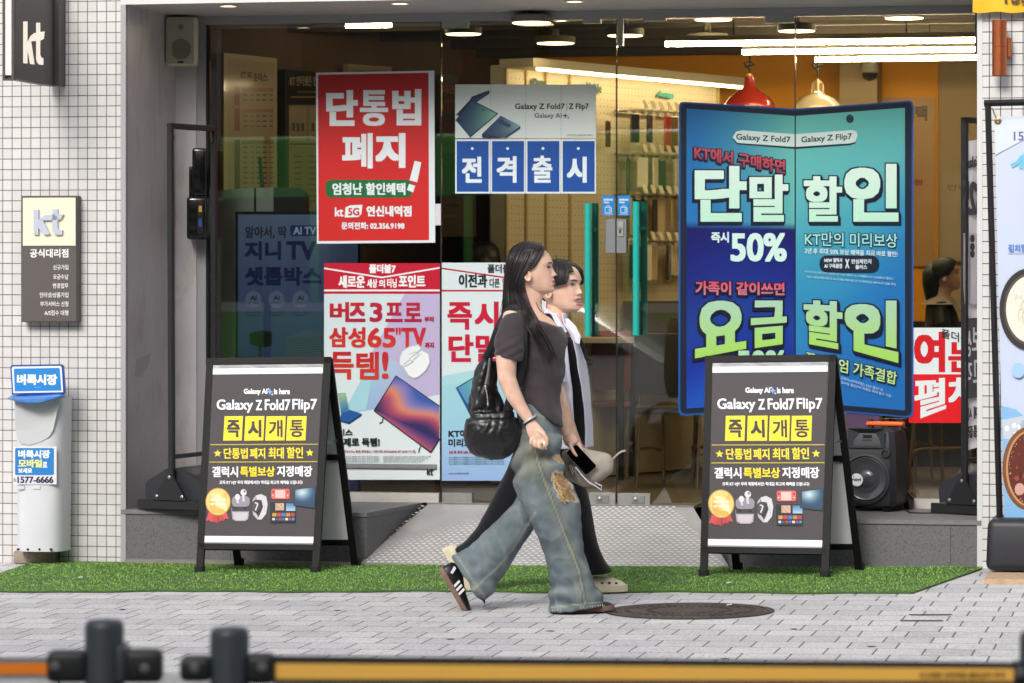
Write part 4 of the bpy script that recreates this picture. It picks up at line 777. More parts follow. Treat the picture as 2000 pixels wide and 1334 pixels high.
th, p = board(680, 765, 125, 131, 400, 'third tariff board on the brown wall, its top above the red poster', 'b8a88c', 'a5967e', .04); p.build('face', th)
# posters at the back, seen through the left door
def sheet(name, u0, v0, u1, v1, tt, col, lab, cat, texts=()):
    th = thing(name, fp((u0 + u1) / 2, v1, tt), lab, cat); mb = MB(); mb.prism([fp(u, v, tt) for u, v in R4(u0, v0, u1, v1)], EY * .004, INK, lin(col)); mb.build('sheet', th); p = Print(gmap(tt), -EY, INK)
    for x in texts: p.text(*x)
    p.build('lettering', th) if texts else None; return th
sheet('back_poster', 858, 145, 895, 300, 3.2, '4a3c30', 'dark poster with red words glimpsed left of the handset poster', 'poster', (('이즈', (862, 166, 890, 184), 'a8453a', 1), ('KTA', (861, 195, 892, 219), '8c2c2c', 1.2), ('약이드', (861, 238, 892, 262), '8c2c2c', 1)))
sheet('pinned_notice', 862, 382, 930, 462, 3.2, '8d7a63', 'brown pinned notice with small red mark under the blue cards', 'notice', (('KT 멤버십', (872, 398, 896, 404), '5d4c40', .4), ('안내문', (866, 420, 890, 424), 'b5a68c', .3)))
sheet('wall_poster', 1560, 190, 1826, 520, tB - .05, 'b98f58', 'large beige paper poster pinned on the orange wall behind the display', 'poster', (('혜택', (1760, 206, 1811, 236), '5a4420', 2.4), ('10원', (1768, 350, 1802, 362), '8f3a2c', .8)))
sheet('wall_notice', 1838, 335, 1905, 510, tB - .06, 'a8977c', 'pale framed notice on the beige end wall near the banner stand', 'notice', (('안내', (1850, 360, 1890, 372), '8d6a3c', .6),))
# tall light grey furniture in the doorway view
mb = MB(); mb.box(fp(1060, 540, 3.9), EX * .2, EY * .5, EZ * 0.9, mat('fridge_white', '9d8c78', rough=.4)); mb.box(fp(955, 560, 4.2), EX * .32, EY * .4, EZ * 1.0, mat('fridge_white'))
one(mb, 'storage_cabinet', 'pale storage cabinets standing at the back behind the left door', 'cabinet')

# rounded kiosk and black stick, standing screen at the left
th = thing('kiosk_desk', yp(500, 985, 19.5), 'pale rounded kiosk behind the standing screen at the left pane', 'kiosk'); Yk = 19.5
pts = [(412, 378), (420, 372), (470, 368), (500, 367), (500, 970), (412, 970)]
M_kg = mat('kiosk_grey', 'b4baae', rough=.45); M_kd = mat('kiosk_dark', '2a2521', rough=.4)
mb = MB(); mb.prism([yp(u, v, Yk) for u, v in [(410, 379), (425, 372), (470, 368), (534, 366), (534, 960), (410, 960)]], V3((0, .35, 0)), M_kg); mb.build('body', th)
mb = MB(); mb.prism([yp(u, v, Yk) for u, v in [(534.5, 366), (585, 367), (592, 371), (596, 380), (597, 960), (534.5, 960)]], V3((0, .35, 0)), M_kd); mb.build('side_panel', th)
mb = MB(); mb.box(yp(496, 960, Yk - .004), V3((.012, 0, 0)), V3((0, .004, 0)), EZ * 1.7, M_dark); mb.build('seam', th)
mb = MB(); a = yp(512, 368, Yk + .1); mb.tube([a, yp(508, 310, Yk + .1), yp(508, 306.5, Yk + .1)], [.0125, .011, .008], M_dark, 12); one(mb, 'black_stick', 'thin black rounded stick standing on top of the pale kiosk', 'stick', smooth=50)
th = thing('standing_screen', yp(580, 970, 19.2), 'tall black framed screen showing a blue set-top box advert', 'screen'); Ys = 19.2; sm = lambda u, v: yp(u, v, Ys)
mb = MB(); mb.prism([sm(u, v) for u, v in R4(460, 413, 704, 975)], V3((0, .06, 0)), mat('screen_frame', '121214', rough=.35)); mb.build('frame', th)
p = Print(sm, V3((0, -1, 0)), mat('screen_picture', attr=True, rough=.3, emit=.2)); p.pic(R4(465, 419, 699, 970), lambda x, y: stops(y, (0, '5d6c88'), (.15, '525f80'), (.5, '3b4672'), (1, '3a4468')), 2, 8)
nv = '1a1f4e'
p.text('알아서, 딱', (479, 442, 560, 466), '1d222c', 1.2); p.rect(567, 440, 640, 461, '1d2a62', 4); p.text('AI TV', (573, 443, 617, 458), 'aab4cc', .8); p.text('지니', (478, 471, 549, 508), nv, 3); p.text('TV', (559, 471, 617, 508), nv, 3); p.text('셋톱박스', (478, 521, 628, 558), nv, 3)
for u, b in ((495, '8K 화질'), (540, '시청 위모드'), (587, '골라보기')): p.disc(u, 585, 16, 17, '66718f'); p.text('AI', (u - 6, 577, u + 6, 586), nv, .7); p.text(b, (u - 11, 589, u + 11, 595), '1d2340', .3); p.text('AI가 알아서 화질을', (u - 16, 608, u + 16, 612), '1d2340', .2); p.text('최적화 합니다', (u - 14, 614, u + 12, 617.5), '1d2340', .2)
p.poly([(488, 650), (510, 645), (532, 648), (531, 676), (508, 679), (488, 672)], '14151c'); p.poly([(488, 650), (510, 645), (532, 648), (510, 653)], '23252e'); p.rect(505, 679, 512, 700, '1a1c24')
p.poly([(558, 660), (600, 645), (640, 650), (640, 700), (558, 700)], '4d5570')
for j in range(9): p.line([(559, 664 + j * 4.4), (640, 656 + j * 5)], 1.2, '2c3148')
p.build('picture', th)

# desks, chairs and lit table edge
def desk(p0, w_, d_, h_, lab, col, edge=None):
    th = thing('desk', p0, lab, 'desk', 'desks inside the shop'); m = mat('desk_' + col, col, rough=.35); mb = MB(); mb.box(p0 + EZ * (h_ - .03), EX * w_, EY * d_, EZ * .03, m); mb.build('tabletop', th)
    for x, y in ((.03, .03), (w_ - .06, .03), (.03, d_ - .06), (w_ - .06, d_ - .06)): mb = MB(); mb.box(p0 + EX * x + EY * y, EX * .03, EY * .03, EZ * (h_ - .031), M_dark); mb.build('leg', th)
    return th
def onfloor(u, v, z=ZS - .008): return zp(u, v, z)
p0 = onfloor(1190, 940); a = yp(1090, 660, p0.y); p0 = V3((a.x, p0.y, ZS)); desk(p0, .42, .5, a.z - ZS, 'white topped desk seen behind the door handle, edge catching light', 'd8d2c0')
for u, v, w_, lab in ((1215, 930, .5, 'dark desk with a grey privacy screen right of the door gap'), (1345, 935, .5, 'dark desk hidden mostly behind the giant display'), (870, 925, .5, 'dark desk low behind the left door')):
    p0 = onfloor(u, v); th = desk(p0, w_, .6, .72, lab, '3a332c')
    mb = MB(); mb.box(p0 + EZ * .721 + EY * .02, EX * w_, EY * .02, EZ * .36, mat('privacy_screen', '5c544a', rough=.6)); mb.build('screen', th)
def chair(p0, rot, col, lab):
    th = thing('chair', V3(), lab, 'chair', 'chairs inside the shop'); m = mat('chair_' + col, col, rough=.5); fr = mat('chair_tube', '8e7f66', rough=.35, metal=.4)
    mb = MB(); mb.rbox((0, 0, .45), (.42, .42, .04), m, .015, 2); mb.build('seat', th, smooth=40); mb = MB(); mb.rbox((0, .2, .72), (.42, .03, .36), m, .012, 2); mb.build('backrest', th, smooth=40)
    for sx in (-1, 1):
        mb = MB(); mb.tube([(sx * .19, -.19, 0), (sx * .19, -.17, .44)], .011, fr, 8); mb.build('leg', th); mb = MB(); mb.tube([(sx * .19, .22, 0), (sx * .19, .17, .44), (sx * .19, .2, .86)], .011, fr, 8); mb.build('leg', th)
        mb = MB(); mb.tube([(sx * .2, -.18, .2), (sx * .22, -.1, .22), (sx * .22, .15, .22), (sx * .2, .19, .2)], .01, fr, 8); mb.build('stretcher', th)
    th.location = p0; th.rotation_euler = (0, 0, rot); ROOT[th.name] = V3(); return th
for u, v, r, c_, lab in ((1812, 945, 1.9, '6d6050', 'beige tube framed chair below the red poster at the right'), (1745, 938, 1.2, '5f3c2c', 'brown chair right of the black loudspeaker behind the glass'), (1440, 945, .4, '5a5048', 'chair behind the glass left of the right sandwich board'), (1330, 950, 2.7, '4c443c', 'dark chair with slanted legs below the giant display'), (1172, 930, 3.0, '8c4a32', 'red brown chair with rounded back behind the left door handle')):
    chair(onfloor(u, v), r, c_, lab)
# ------------------------------------------------------------------ sandwich boards
M_blk = mat('black_steel', '070708', rough=.5, spec=.15, var=.1, vscale=30)
fl, fr_ = gp(389, 1121), gp(615, 1121.5); ridge_v = 701
Yr = fl.lerp(fr_, .5).y + .32
tl, tr = yp(411, 702, Yr + .03), yp(641, 700, Yr - .02); fn = (fr_ - fl).cross(tl - fl).normalized()
if fn.y > 0: fn = -fn
ax_ = (fr_ - fl).normalized(); up_ = fn.cross(ax_); up_ = up_ if up_.z > 0 else -up_
AF = thing('sandwich_board', fl.lerp(fr_, .5), 'sandwich board in front of the left step, dark phone offer sheet in a black frame', 'sandwich board', 'sandwich boards on the green mat')
am = lambda u, v: pl(u, v, fl, fn)
def bar(mb, a, b, w_, d, m, n_=None):
    n_ = n_ or fn; e = (b - a).normalized(); s_ = e.cross(n_).normalized() * w_ / 2; mb.box(a - s_, b - a, s_ * 2, -n_ * d, m)
mb = MB(); bar(mb, fl, am(410, 699), .036, .03, M_blk); mb.build('leg', AF); mb = MB(); bar(mb, fr_, am(640, 697.5), .036, .03, M_blk); mb.build('leg', AF)
mb = MB()
for q in (fl, fr_): mb.rbox(q + EZ * .022 - fn * .015, (.046, .044, .05), mat('rubber_foot', '161617', rough=.8), .006, 1, Matrix.Rotation(-TH, 4, 'Z'))
for q in (fl, fr_):
    k = MB(); k.rbox(q + EZ * .022 - fn * .015, (.046, .044, .05), MATS['rubber_foot'], .006, 1, Matrix.Rotation(-TH, 4, 'Z')); k.build('rubber_foot', AF)
mb = MB(); bar(mb, am(402, 705.5), am(646, 703), .034, .032, M_blk); mb.build('top_rail', AF); mb = MB(); bar(mb, am(388, 1066.5), am(621, 1069), .03, .03, M_blk); mb.build('bottom_rail', AF)
mb = MB(); mb.prism([q - fn * .012 for q in (am(415, 706), am(633, 704), am(614, 1066), am(393, 1064))], -fn * .006, mat('grey_backing', '9a9a9e', rough=.5)); mb.build('backing_board', AF)
# wavy printed sheet
shq = [(414, 713), (631, 710.5), (612, 1063), (394, 1061)]; rows = []; NX, NY = 24, 40
def shp(x, y):
    u = (shq[0][0] * (1 - x) + shq[1][0] * x) * (1 - y) + (shq[3][0] * (1 - x) + shq[2][0] * x) * y; v = (shq[0][1] * (1 - x) + shq[1][1] * x) * (1 - y) + (shq[3][1] * (1 - x) + shq[2][1] * x) * y; return u, v
def wob(u, v): x = (u - 400) / 230; y = (v - 700) / 370; return .0011 * (math.sin(5.2 * x + 7 * y) * .5 + math.sin(11 * y - 3 * x) * .3 + noise.noise(V3((x * 5, y * 7, 0))) * 1.2)
am2 = lambda u, v: am(u, v) + fn * (wob(u, v) - .0055)
mb = MB(); cols = []
for j in range(NY + 1):
    r = []; c = []
    for i in range(NX + 1):
        x, y = i / NX, j / NY; u, v = shp(x, y); r.append(am2(u, v)); c.append(lin('f0eff6' if y < .032 * 1.25 or y > .962 else '3d373b'))
    rows.append(r); cols.append(c)
# rows snapped so that the white strips end cleanly
mb.grid(rows, VINYL, cols=cols); SH = mb.build('sheet', AF, smooth=180)
p = Print(am, fn, VINYL, -.0025); dk = '3d373b'; yl = 'f2d92a'; wt = 'f0eef4'
p.pic([shp(0, .0), shp(1, 0), shp(1, .02), shp(0, .02)], lambda x, y: mix('8e8e92', 'b9b9bc', noise.noise(V3((x * 12, y * 3, 0))) + .5), 24, 2)
p.pic([shp(0, .02), shp(1, .02), shp(1, .052), shp(0, .052)], lambda x, y: wt, 16, 1); p.pic([shp(0.0, .052), shp(1, .052), shp(1, .958), shp(0, .958)], lambda x, y: dk, 16, 40); p.pic([shp(0, .958), shp(1, .958), shp(1, .992), shp(0, .992)], lambda x, y: wt, 16, 1); p.pic([shp(0, .992), shp(1, .992), shp(1, 1), shp(0, 1)], lambda x, y: '8f8f92', 16, 1)
p.text('Galaxy AI', (476, 759, 522, 772), wt, .8); p.star(527, 765, 6.5, '7fa8f0', 4, .35); p.star(531.5, 770, 3, 'a8c8ff', 4, .35); p.star(524, 759.5, 2.6, 'a8e0e8', 4, .35); p.text('is here', (535, 758.5, 566, 770), wt, .8)
for b, bx in (('Galaxy', (423, 780, 494, 806)), ('Z', (499.5, 781, 511.5, 801)), ('Fold7', (517, 780, 567, 801)), ('Flip7', (571, 779, 619, 806))): p.text(b, bx, 'f6f4fa', (1.0, .8))
for u0, u1, ch in ((437, 473.5, '즉'), (478, 515.5, '시'), (519, 557, '개'), (560, 598, '통')): p.poly([(u0 + 1.5, 813), (u1 + 1, 812.5), (u1 - 1.5, 860), (u0 - 1.2, 860.5)], yl); p.text(ch, (u0 + 6, 820, u1 - 5, 854), '3a3236', (2.6, 2.2) if ch in '즉시' else (1.6, 1.4))
p.line([(411, 868.5), (621, 867.5)], 1.6, 'c8b42c'); p.line([(409, 902.5), (620, 901.5)], 1.6, 'c8b42c'); p.star(425, 885.5, 8, yl); p.star(605, 884.5, 8, yl)
for b, bx in (('단통법', (437, 875, 484, 896)), ('폐지', (488, 875, 518, 896)), ('최대', (524, 874, 554.5, 896)), ('할인', (560, 873, 592, 895))): p.text(b, bx, yl, (.9, .7))
for b, bx, c in (('갤럭시', (414.5, 911, 465, 932), 'f4f2f8'), ('특별보상', (469, 911, 537, 931), yl), ('지정매장', (541, 910, 610, 931), 'f4f2f8')): p.text(b, bx, c, (1.1, .8))
p.text('오직 KT HJY 우리 매장에서만! 역대급 최고의 혜택을 드립니다!', (429, 938.5, 591, 947), 'e4e2e8', .5)
p.poly([(408, 1000), (418, 1004), (413, 1020), (408, 1016), (402, 1018)], 'c8484a'); p.poly([(418, 1004), (426, 1006), (425, 1023), (419, 1019), (412, 1021)], 'b83c40'); p.poly([(433, 1004), (442, 1000), (447, 1014), (440, 1013), (436, 1018)], 'c8484a'); p.poly([(427, 1006), (434, 1004), (438, 1018), (431, 1017), (427, 1022)], 'b83c40')
p.disc(426, 980, 24.5, 27, 'c89a3c', 36); p.disc(426, 980, 22.5, 25, 'ecc878', 36); p.pic([(409, 962), (443, 962), (443, 998), (409, 998)], lambda x, y: mix('d8a850', 'f6e0a8', .5 + .5 * math.sin(5 * x - 3 * y)), 8, 8); p.disc(426, 961, 14, 5, 'ecc878'); p.disc(426, 998, 14, 5, 'd9ad58')
p.text('MDNG점 1등', (411, 973, 441, 979), 'fbf2dc', .4); p.text('HJY 판매대상', (411, 982, 441, 988), 'fbf2dc', .4)
# earbuds in their case, watch, handheld console, screens
p.rect(453, 969, 488, 990, '8d8894', 8); p.poly([(452, 992), (487, 992), (485, 1014), (479, 1018), (461, 1018), (454, 1014)], 'a79fa8'); p.rect(453, 991, 487, 999, '3a363c', 2); p.poly([(456, 1001), (484, 1001), (482, 1013), (478, 1016), (462, 1016), (457, 1012)], 'c2bac2'); p.disc(460, 993, 4, 3, '222024'); p.disc(479, 993, 4, 3, '222024')
p.line([(463, 972), (465, 983)], 4, 'c9c4cc'); p.disc(464, 971, 5, 6, 'd6d2d8'); p.line([(475, 966), (476, 980)], 4.5, 'c9c4cc'); p.disc(476, 962, 6, 6.5, 'd6d2d8'); p.disc(478, 960, 2.5, 3, '8d8894')
p.poly([(500, 968), (510, 965), (520, 970), (523, 985), (520, 1004), (511, 1015), (503, 1015), (509, 1003), (514, 990), (511, 977), (501, 976)], 'c9c6cc'); p.poly([(500, 968), (494, 976), (492, 990), (495, 1006), (503, 1015), (506, 1012), (499, 1000), (499, 980)], 'b5b2b8'); p.disc(500.5, 989, 9, 13, '2c2a2e', 24); p.disc(500, 989, 7.3, 11, '46434a', 24); p.line([(498, 982), (504, 984), (499, 997)], 2.2, 'd8d6dc')
for k in range(5): p.disc(516 + .5 * k, 984 + 4 * k, .8, .8, '8d8a90')
p.rect(530, 955, 566, 975, 'd8605c', 4); p.rect(538, 957.5, 557, 973, 'f0b8b4'); p.disc(533.5, 961, 1.7, 1.8, '7c2c30'); p.disc(562, 961, 1.7, 1.8, '7c2c30'); p.disc(562, 968, 1.2, 1.3, 'f6dcd8'); p.disc(533.5, 968, 1.2, 1.3, 'f6dcd8')
p.rect(528, 981, 577, 1021, '14181f'); p.pic([(538, 983), (555, 983), (555, 997), (538, 997)], lambda x, y: mix('a86a58', 'd9c8b4', noise.noise(V3((x * 5, y * 5, 2))) + .5), 6, 5); p.pic([(559, 983), (577, 983), (577, 998), (559, 998)], lambda x, y: mix('3f6f9e', '9cc4dc', y), 2, 3)
for k, c in enumerate(('b8902c', 'b83c34', '3c6cae', 'b8782c', 'a8342c')): p.rect(532 + k * 9, 1002, 540 + k * 9, 1009, c)
for k, c in enumerate(('c2c8d0', '3c4a9e', 'b0383c', '2c66a8', 'd8d0c4', '8c3c9a', '3a8cae')): p.rect(532 + k * 6.4, 1012, 537 + k * 6.4, 1016.5, c)
p.line([(538, 1021), (536, 1026)], 1.2, '2a2d33'); p.line([(567, 1021), (569, 1026)], 1.2, '2a2d33')
p.poly([(573.5, 956), (617, 950), (615, 993), (573, 988)], '22303c'); p.pic([(577, 957), (615.5, 952), (613.5, 991), (576.5, 986)], lambda x, y: mix(mix('1c4a6e', 'e8f2f6', max(0, 1 - math.hypot(x - .35, y - .25) * 1.7)), '0e2a44', y * .5), 10, 10)
p.mb.build('lettering', SH, fix=False)
# clear plastic cover edge, back frame, back panel, stays
bl, br_ = gp(467, 1107.5), gp(695, 1107); tb0, tb1 = am(411, 699), am(641, 697)
bn = (br_ - bl).cross(tb0 - bl).normalized(); bn = bn if bn.y > 0 else -bn
for q, tq in ((bl, tb0), (br_, tb1)):
    mb = MB(); bar(mb, q, tq - fn * .034, .036, .028, M_blk, bn); mb.build('leg', AF); k = MB(); k.rbox(q + EZ * .022, (.046, .044, .05), MATS['rubber_foot'], .006, 1, Matrix.Rotation(-TH, 4, 'Z')); k.build('rubber_foot', AF)
lk = lambda a, b, k: a.lerp(b, k)
for k in (.12, .53, .965): mb = MB(); bar(mb, lk(bl, tb0 - fn * .034, k), lk(br_, tb1 - fn * .034, k), .028, .026, M_blk, bn); mb.build('cross_bar', AF)
mb = MB(); mb.prism([lk(bl, tb0, .13) - bn * .003, lk(br_, tb1, .13) - bn * .003, lk(br_, tb1, .96) - fn * .034 - bn * .003, lk(bl, tb0, .96) - fn * .034 - bn * .003], -bn * .004, mat('white_back_panel', 'c4c3c8', rough=.5)); mb.build('back_panel', AF)
for a0, a1, b0, b1 in ((fl, tb0, bl, tb0), (fr_, tb1, br_, tb1)): mb = MB(); bar(mb, lk(a0, a1, .60) - fn * .02, lk(b0, b1, .61) - fn * .02, .012, .004, M_alu, EX); mb.build('stay', AF)
A2 = dup(AF); A2['label'] = 'sandwich board in front of the giant phone display, beside the black loudspeaker, same dark sheet'
fl2, fr2 = gp(1371, 1129.5), gp(1613, 1130.5); A2.location = fl2.lerp(fr2, .5)
ya = math.atan2(fr2.y - fl2.y, fr2.x - fl2.x) - math.atan2(fr_.y - fl.y, fr_.x - fl.x); A2.rotation_euler = (math.radians(-.4), 0, ya - .04); A2.scale = (1, 1, 1)

# ------------------------------------------------------------------ banner stands with water tank bases
def stand(loc, rot, wf, hgt, label, tall):
    th = thing('banner_stand', V3(), label, 'banner stand', 'black banner stands'); m = mat('stand_black', '19191c', rough=.45); pl_ = mat('tank_plastic', '26272d', rough=.5, bump=(60, .1, .004))
    # frame in the local xz plane, width along x; tank along y
    for x in (0, wf): mb = MB(); mb.rbox((x, 0, hgt / 2 + .02), (.028, .03, hgt - .04), m, .003, 1); mb.build('post', th)
    mb = MB(); mb.rbox((wf / 2, 0, hgt - .014), (wf + .028, .03, .03), m, .003, 1); mb.build('top_bar', th)
    mb = MB(); mb.rbox((wf / 2, 0, .28), (wf - .03, .022, .022), m, .002, 1); mb.build('cross_bar', th)
    for x in (0, wf):
        mb = MB(); mb.rbox((x, 0, .03), (.035, .40, .05), m, .004, 1); mb.build('foot_bar', th)
        mb = MB(); mb.prism([V3((x - .02, -.1, .055)), V3((x - .02, .1, .055)), V3((x - .02, .022, .18)), V3((x - .02, -.022, .18))], V3((-.006 if x == 0 else .046, 0, 0)), m); mb.build('gusset', th)
        for y, z in ((-.075, .075), (.075, .075), (0, .175)): mb = MB(); mb.lathe((x - .026 if x == 0 else x + .026, y, z), [(.009, 0), (.009, .004), (.005, .006)], M_alu, 10, (-1 if x == 0 else 1, 0, 0)); mb.build('bolt', th, smooth=30)
    prof = [(-.18, .055), (-.185, .13), (-.17, .15), (-.055, .215), (.055, .215), (.17, .15), (.185, .13), (.18, .055)]
    mb = MB(); rows = []
    for x, k in ((.025, .96), (.04, 1), (wf - .04, 1), (wf - .025, .96)): rows.append([V3((x, y * k, .055 + (z - .055) * k)) for y, z in prof])
    mb.grid(rows, pl_, close=True, caps=True); mb.build('water_tank', th, smooth=40)
    for x in (.03, wf - .03): mb = MB(); mb.tube([(x, 0, hgt - .03), (x, 0, hgt - .06), (x + .012, 0, hgt - .075), (x, 0, hgt - .085)], .004, mat('brass', 'a8854a', metal=.8, rough=.35), 6); mb.build('hook', th)
    th.location = loc; th.rotation_euler = (0, 0, rot); return th
pA = V3(zp(336, 997.5, ZS)); pB = pA + V3((.19, .41, 0)); hA = yp(325, 241, pA.y).z - ZS
rt = math.atan2(pB.y - pA.y, pB.x - pA.x); stA = stand(pA, rt, math.hypot(pB.x - pA.x, pB.y - pA.y), hA, 'empty black banner stand against the grey metal reveal, no banner in it', 1); stA.rotation_euler = (0, math.radians(-.5), rt)
pC = zp(1884, 1006, ZS); pD = pC + V3((.17, .19, 0)); hC = yp(1880, 229, pC.y).z - ZS; stC = stand(pC, math.atan2(pD.y - pC.y, pD.x - pC.x), math.hypot(pD.x - pC.x, pD.y - pC.y), hC, 'black banner stand on the step, holding a white banner seen from behind', 1)
# reversed white banner in the right stand
def cloth(q, nx, ny, amp, fr=3, out=None):
    rows = []
    for j in range(ny + 1):
        y = j / ny; r = []
        for i in range(nx + 1): x = i / nx; r.append(q[0].lerp(q[1], x).lerp(q[3].lerp(q[2], x), y) + out * amp * (math.sin(fr * 3.1 * x + 4 * y) * .6 + .5 * math.sin(7 * y + 2 * x)))
        rows.append(r)
    return rows
e2 = (pD - pC); e2.z = 0; wB = e2.length; e2.normalize(); n2 = e2.cross(EZ); n2 = n2 if n2.y < 0 else -n2
bq = [pC + e2 * .03 + EZ * (hC - .12), pC + e2 * (wB - .03) + EZ * (hC - .10), pC + e2 * (wB - .03) + EZ * .36, pC + e2 * .03 + EZ * .33]; th = thing('hanging_banner', bq[3], 'white banner printed with mirrored phone advert, hung in the stand on the step', 'banner')
mb = MB(); mb.grid(cloth(bq, 10, 24, .006, 3, n2), mat('white_banner', 'ece6ec', rough=.6)); mb.build('cloth', th, smooth=180)
bmz = lambda u, v: pl(u, v, bq[0] + n2 * .012, n2)
p = Print(bmz, n2, VINYL); 
def mir(b, q, c, k): p.text(b, None, c, k, [q[1], q[0], q[3], q[2]])
mir('Galaxy', [(1880, 309), (1916, 302), (1916, 330), (1880, 338)], '4a4850', 1.2); mir('S25', [(1880, 351), (1920, 358), (1920, 420), (1880, 421)], '4d4b52', 3.4); p.rect(1909, 271, 1917, 276, '6d6b72')
p.poly([(1881, 455), (1893, 456), (1894, 594), (1884, 594), (1881, 560)], '9a9498'); p.poly([(1883, 470), (1892, 470), (1892, 590), (1886, 590)], 'b5aca8'); p.poly([(1895, 456), (1918, 456), (1918, 594), (1895, 594)], 'c2bcc2')
for y in (466, 482, 496): p.disc(1899, y, 4.4, 7.5, '2c2b30'); p.disc(1899, y, 2.6, 5, '3f3e44')
p.poly([(1884, 622), (1920, 620), (1920, 775), (1884, 779)], '504e53'); mir('보', [(1898, 640), (1917, 638), (1917, 684), (1898, 685)], 'd6d0d6', 1.4); mir('상', [(1885, 645), (1897, 643), (1897, 697), (1885, 697)], 'd6d0d6', 1.4); mir('고', [(1900, 703), (1917, 702), (1917, 746), (1900, 748)], 'd6d0d6', 1.4); mir('객', [(1885, 706), (1898, 705), (1898, 755), (1885, 757)], 'd6d0d6', 1.4)
mir('구매 시', [(1890, 797), (1918, 790), (1918, 815), (1890, 822)], '4a484e', 1); mir('사은품 증정', [(1888, 832), (1918, 828), (1918, 852), (1888, 857)], '3c3a40', 1.2); p.build('lettering', th)
# food banner stand at the right edge
yF = gp(1960, 1125).y; th = thing('food_banner_stand', gp(1965, 1123), 'black framed stand with a pale blue noodle banner in front of right tiles', 'banner stand'); fp2 = lambda u, v: pl(u, v, V3((gp(1960, 1120).x, yF + .2, 0)), EY); M_st2 = mat('stand_black', '19191c', rough=.45)
mb = MB(); mb.tube([fp2(1953, 1026), fp2(1929.5, 202)], .0155, M_st2, 4); mb.build('post', th); mb = MB(); mb.tube([fp2(1922, 201.5), fp2(2180, 196)], .0165, M_st2, 4); mb.build('top_bar', th); mb = MB(); mb.tube([fp2(2200, 1026), fp2(2176, 196)], .0155, M_st2, 4); mb.build('post', th)
a, b = gp(1925, 1124), gp(2190, 1126); bw = (b - a).length; R2 = Matrix.Rotation(-TH, 4, 'Z'); mb = MB(); mb.rbox((a + b) / 2 + EY * .2 + EZ * .145, (bw, .42, .25), mat('tank_plastic', '26272d', rough=.5), .035, 4, R2, taper=.97); mb.build('water_tank', th, smooth=50)
th2 = thing('wooden_board', gp(1965, 1138), 'thin pale wooden board lying under the black stand base at right', 'board'); mb = MB(); a, b = gp(1922, 1141), gp(2200, 1143); mb.box(a, b - a, EY * .4, EZ * .024, mat('raw_wood', 'b99c7e', rough=.8, var=.15, vscale=20)); mb.build('plank', th2)
bq = [fp2(1942, 228), fp2(2172, 222), fp2(2180, 1012), fp2(1961, 1013)]; th3 = thing('noodle_banner', bq[3], 'pale blue banner with two bowls of cold noodles at the right edge', 'banner'); n3 = -EY
mb = MB(); mb.grid(cloth(bq, 14, 24, .004, 2, n3), mat('banner_blue', 'bdc7e0', rough=.5)); mb.build('cloth', th3, smooth=180)
fm = lambda u, v: fp2(u, v) + n3 * .008; p = Print(fm, n3, VINYL)
p.poly([(1943, 238), (2020, 228), (2020, 262), (1944, 303)], 'cbd3e6'); p.text('153', (1980, 257, 2012, 275), '5d5f8c', .9); p.line([(1975, 325), (1988, 318), (1998, 305), (2020, 300)], 8, '6fb6d4'); p.line([(1998, 308), (1994, 330)], 8, '6fb6d4'); p.text('김치말이국수', (1969, 477, 2045, 492), '5f86c4', .9); p.rect(1969, 494.5, 2040, 495.5, '7f9cc8')
p.disc(2010, 604, 58, 80, '33302f', 40); p.disc(2012, 604, 51, 71, '524a46', 40); p.disc(2014, 604, 49, 66, 'dcd9cc', 40)
for k in range(26): a = rnd.uniform(0, 6.28); r = rnd.uniform(.1, .8); cx, cy = 2014 + 46 * r * math.cos(a), 600 + 60 * r * math.sin(a); p.line([(cx + 10 * math.cos(a + t), cy + 14 * math.sin(a + t * 1.3)) for t in (0, .5, 1, 1.5, 2)], 1.6, rnd.choice(['e9e6da', 'cfcbb8', 'f0eee4', 'c2bda6']))
p.disc(1989, 723, 13, 15, '9cc0e4', 16); p.poly([(1956, 792), (1985, 800), (2020, 830), (2020, 1013), (1962, 1013)], '7fb0d8'); p.poly([(1957, 820), (1999, 812), (2006, 845), (1990, 860), (1960, 856)], 'b9c2cc')
for k in range(8): x, y = rnd.uniform(1960, 1995), rnd.uniform(820, 850); p.poly([(x, y), (x + 8, y - 3), (x + 10, y + 6), (x + 3, y + 9)], rnd.choice(['dfe6ec', 'c8d2dc', 'eef2f6', '9fabb8']))
p.disc(2010, 915, 52, 82, '7a4c30', 40); p.disc(2012, 915, 47, 75, 'b98a5c', 40); p.disc(2014, 915, 45, 72, '5c2a20', 40)
for k in range(30): a = rnd.uniform(0, 6.28); r = rnd.uniform(.2, .95); p.disc(2014 + 40 * r * math.cos(a), 915 + 66 * r * math.sin(a), rnd.uniform(2, 6), rnd.uniform(3, 8), rnd.choice(['7a3226', '8f4434', '4a1f18', 'a86a52', '6d2a20']), 8)
p.disc(1992, 955, 10, 12, 'c89a90', 12)
for k in range(60): a = rnd.uniform(0, 6.28); p.disc(2013 + 43 * math.cos(a) * rnd.uniform(.9, 1), 915 + 69 * math.sin(a) * rnd.uniform(.9, 1), .8, .9, 'd8b48c', 6)
p.build('picture', th3)
for u, v, du, dv in ((1949, 236, -8, -16), (1970, 986, -6, 14)):
    mb = MB(); c = fm(u, v); mb.lathe(c, [(.016, 0), (.018, .004), (.008, .006), (.007, .001)], mat('brass', 'a8854a', metal=.8, rough=.35), 16, n3, cap=False); mb.build('eyelet', th3, smooth=40); mb = MB(); mb.tube([c + n3 * .004, fm(u + du, v + dv), fm(u + du * 1.4, v + dv * 1.6)], .004, M_alu, 6); mb.build('spring', th3)

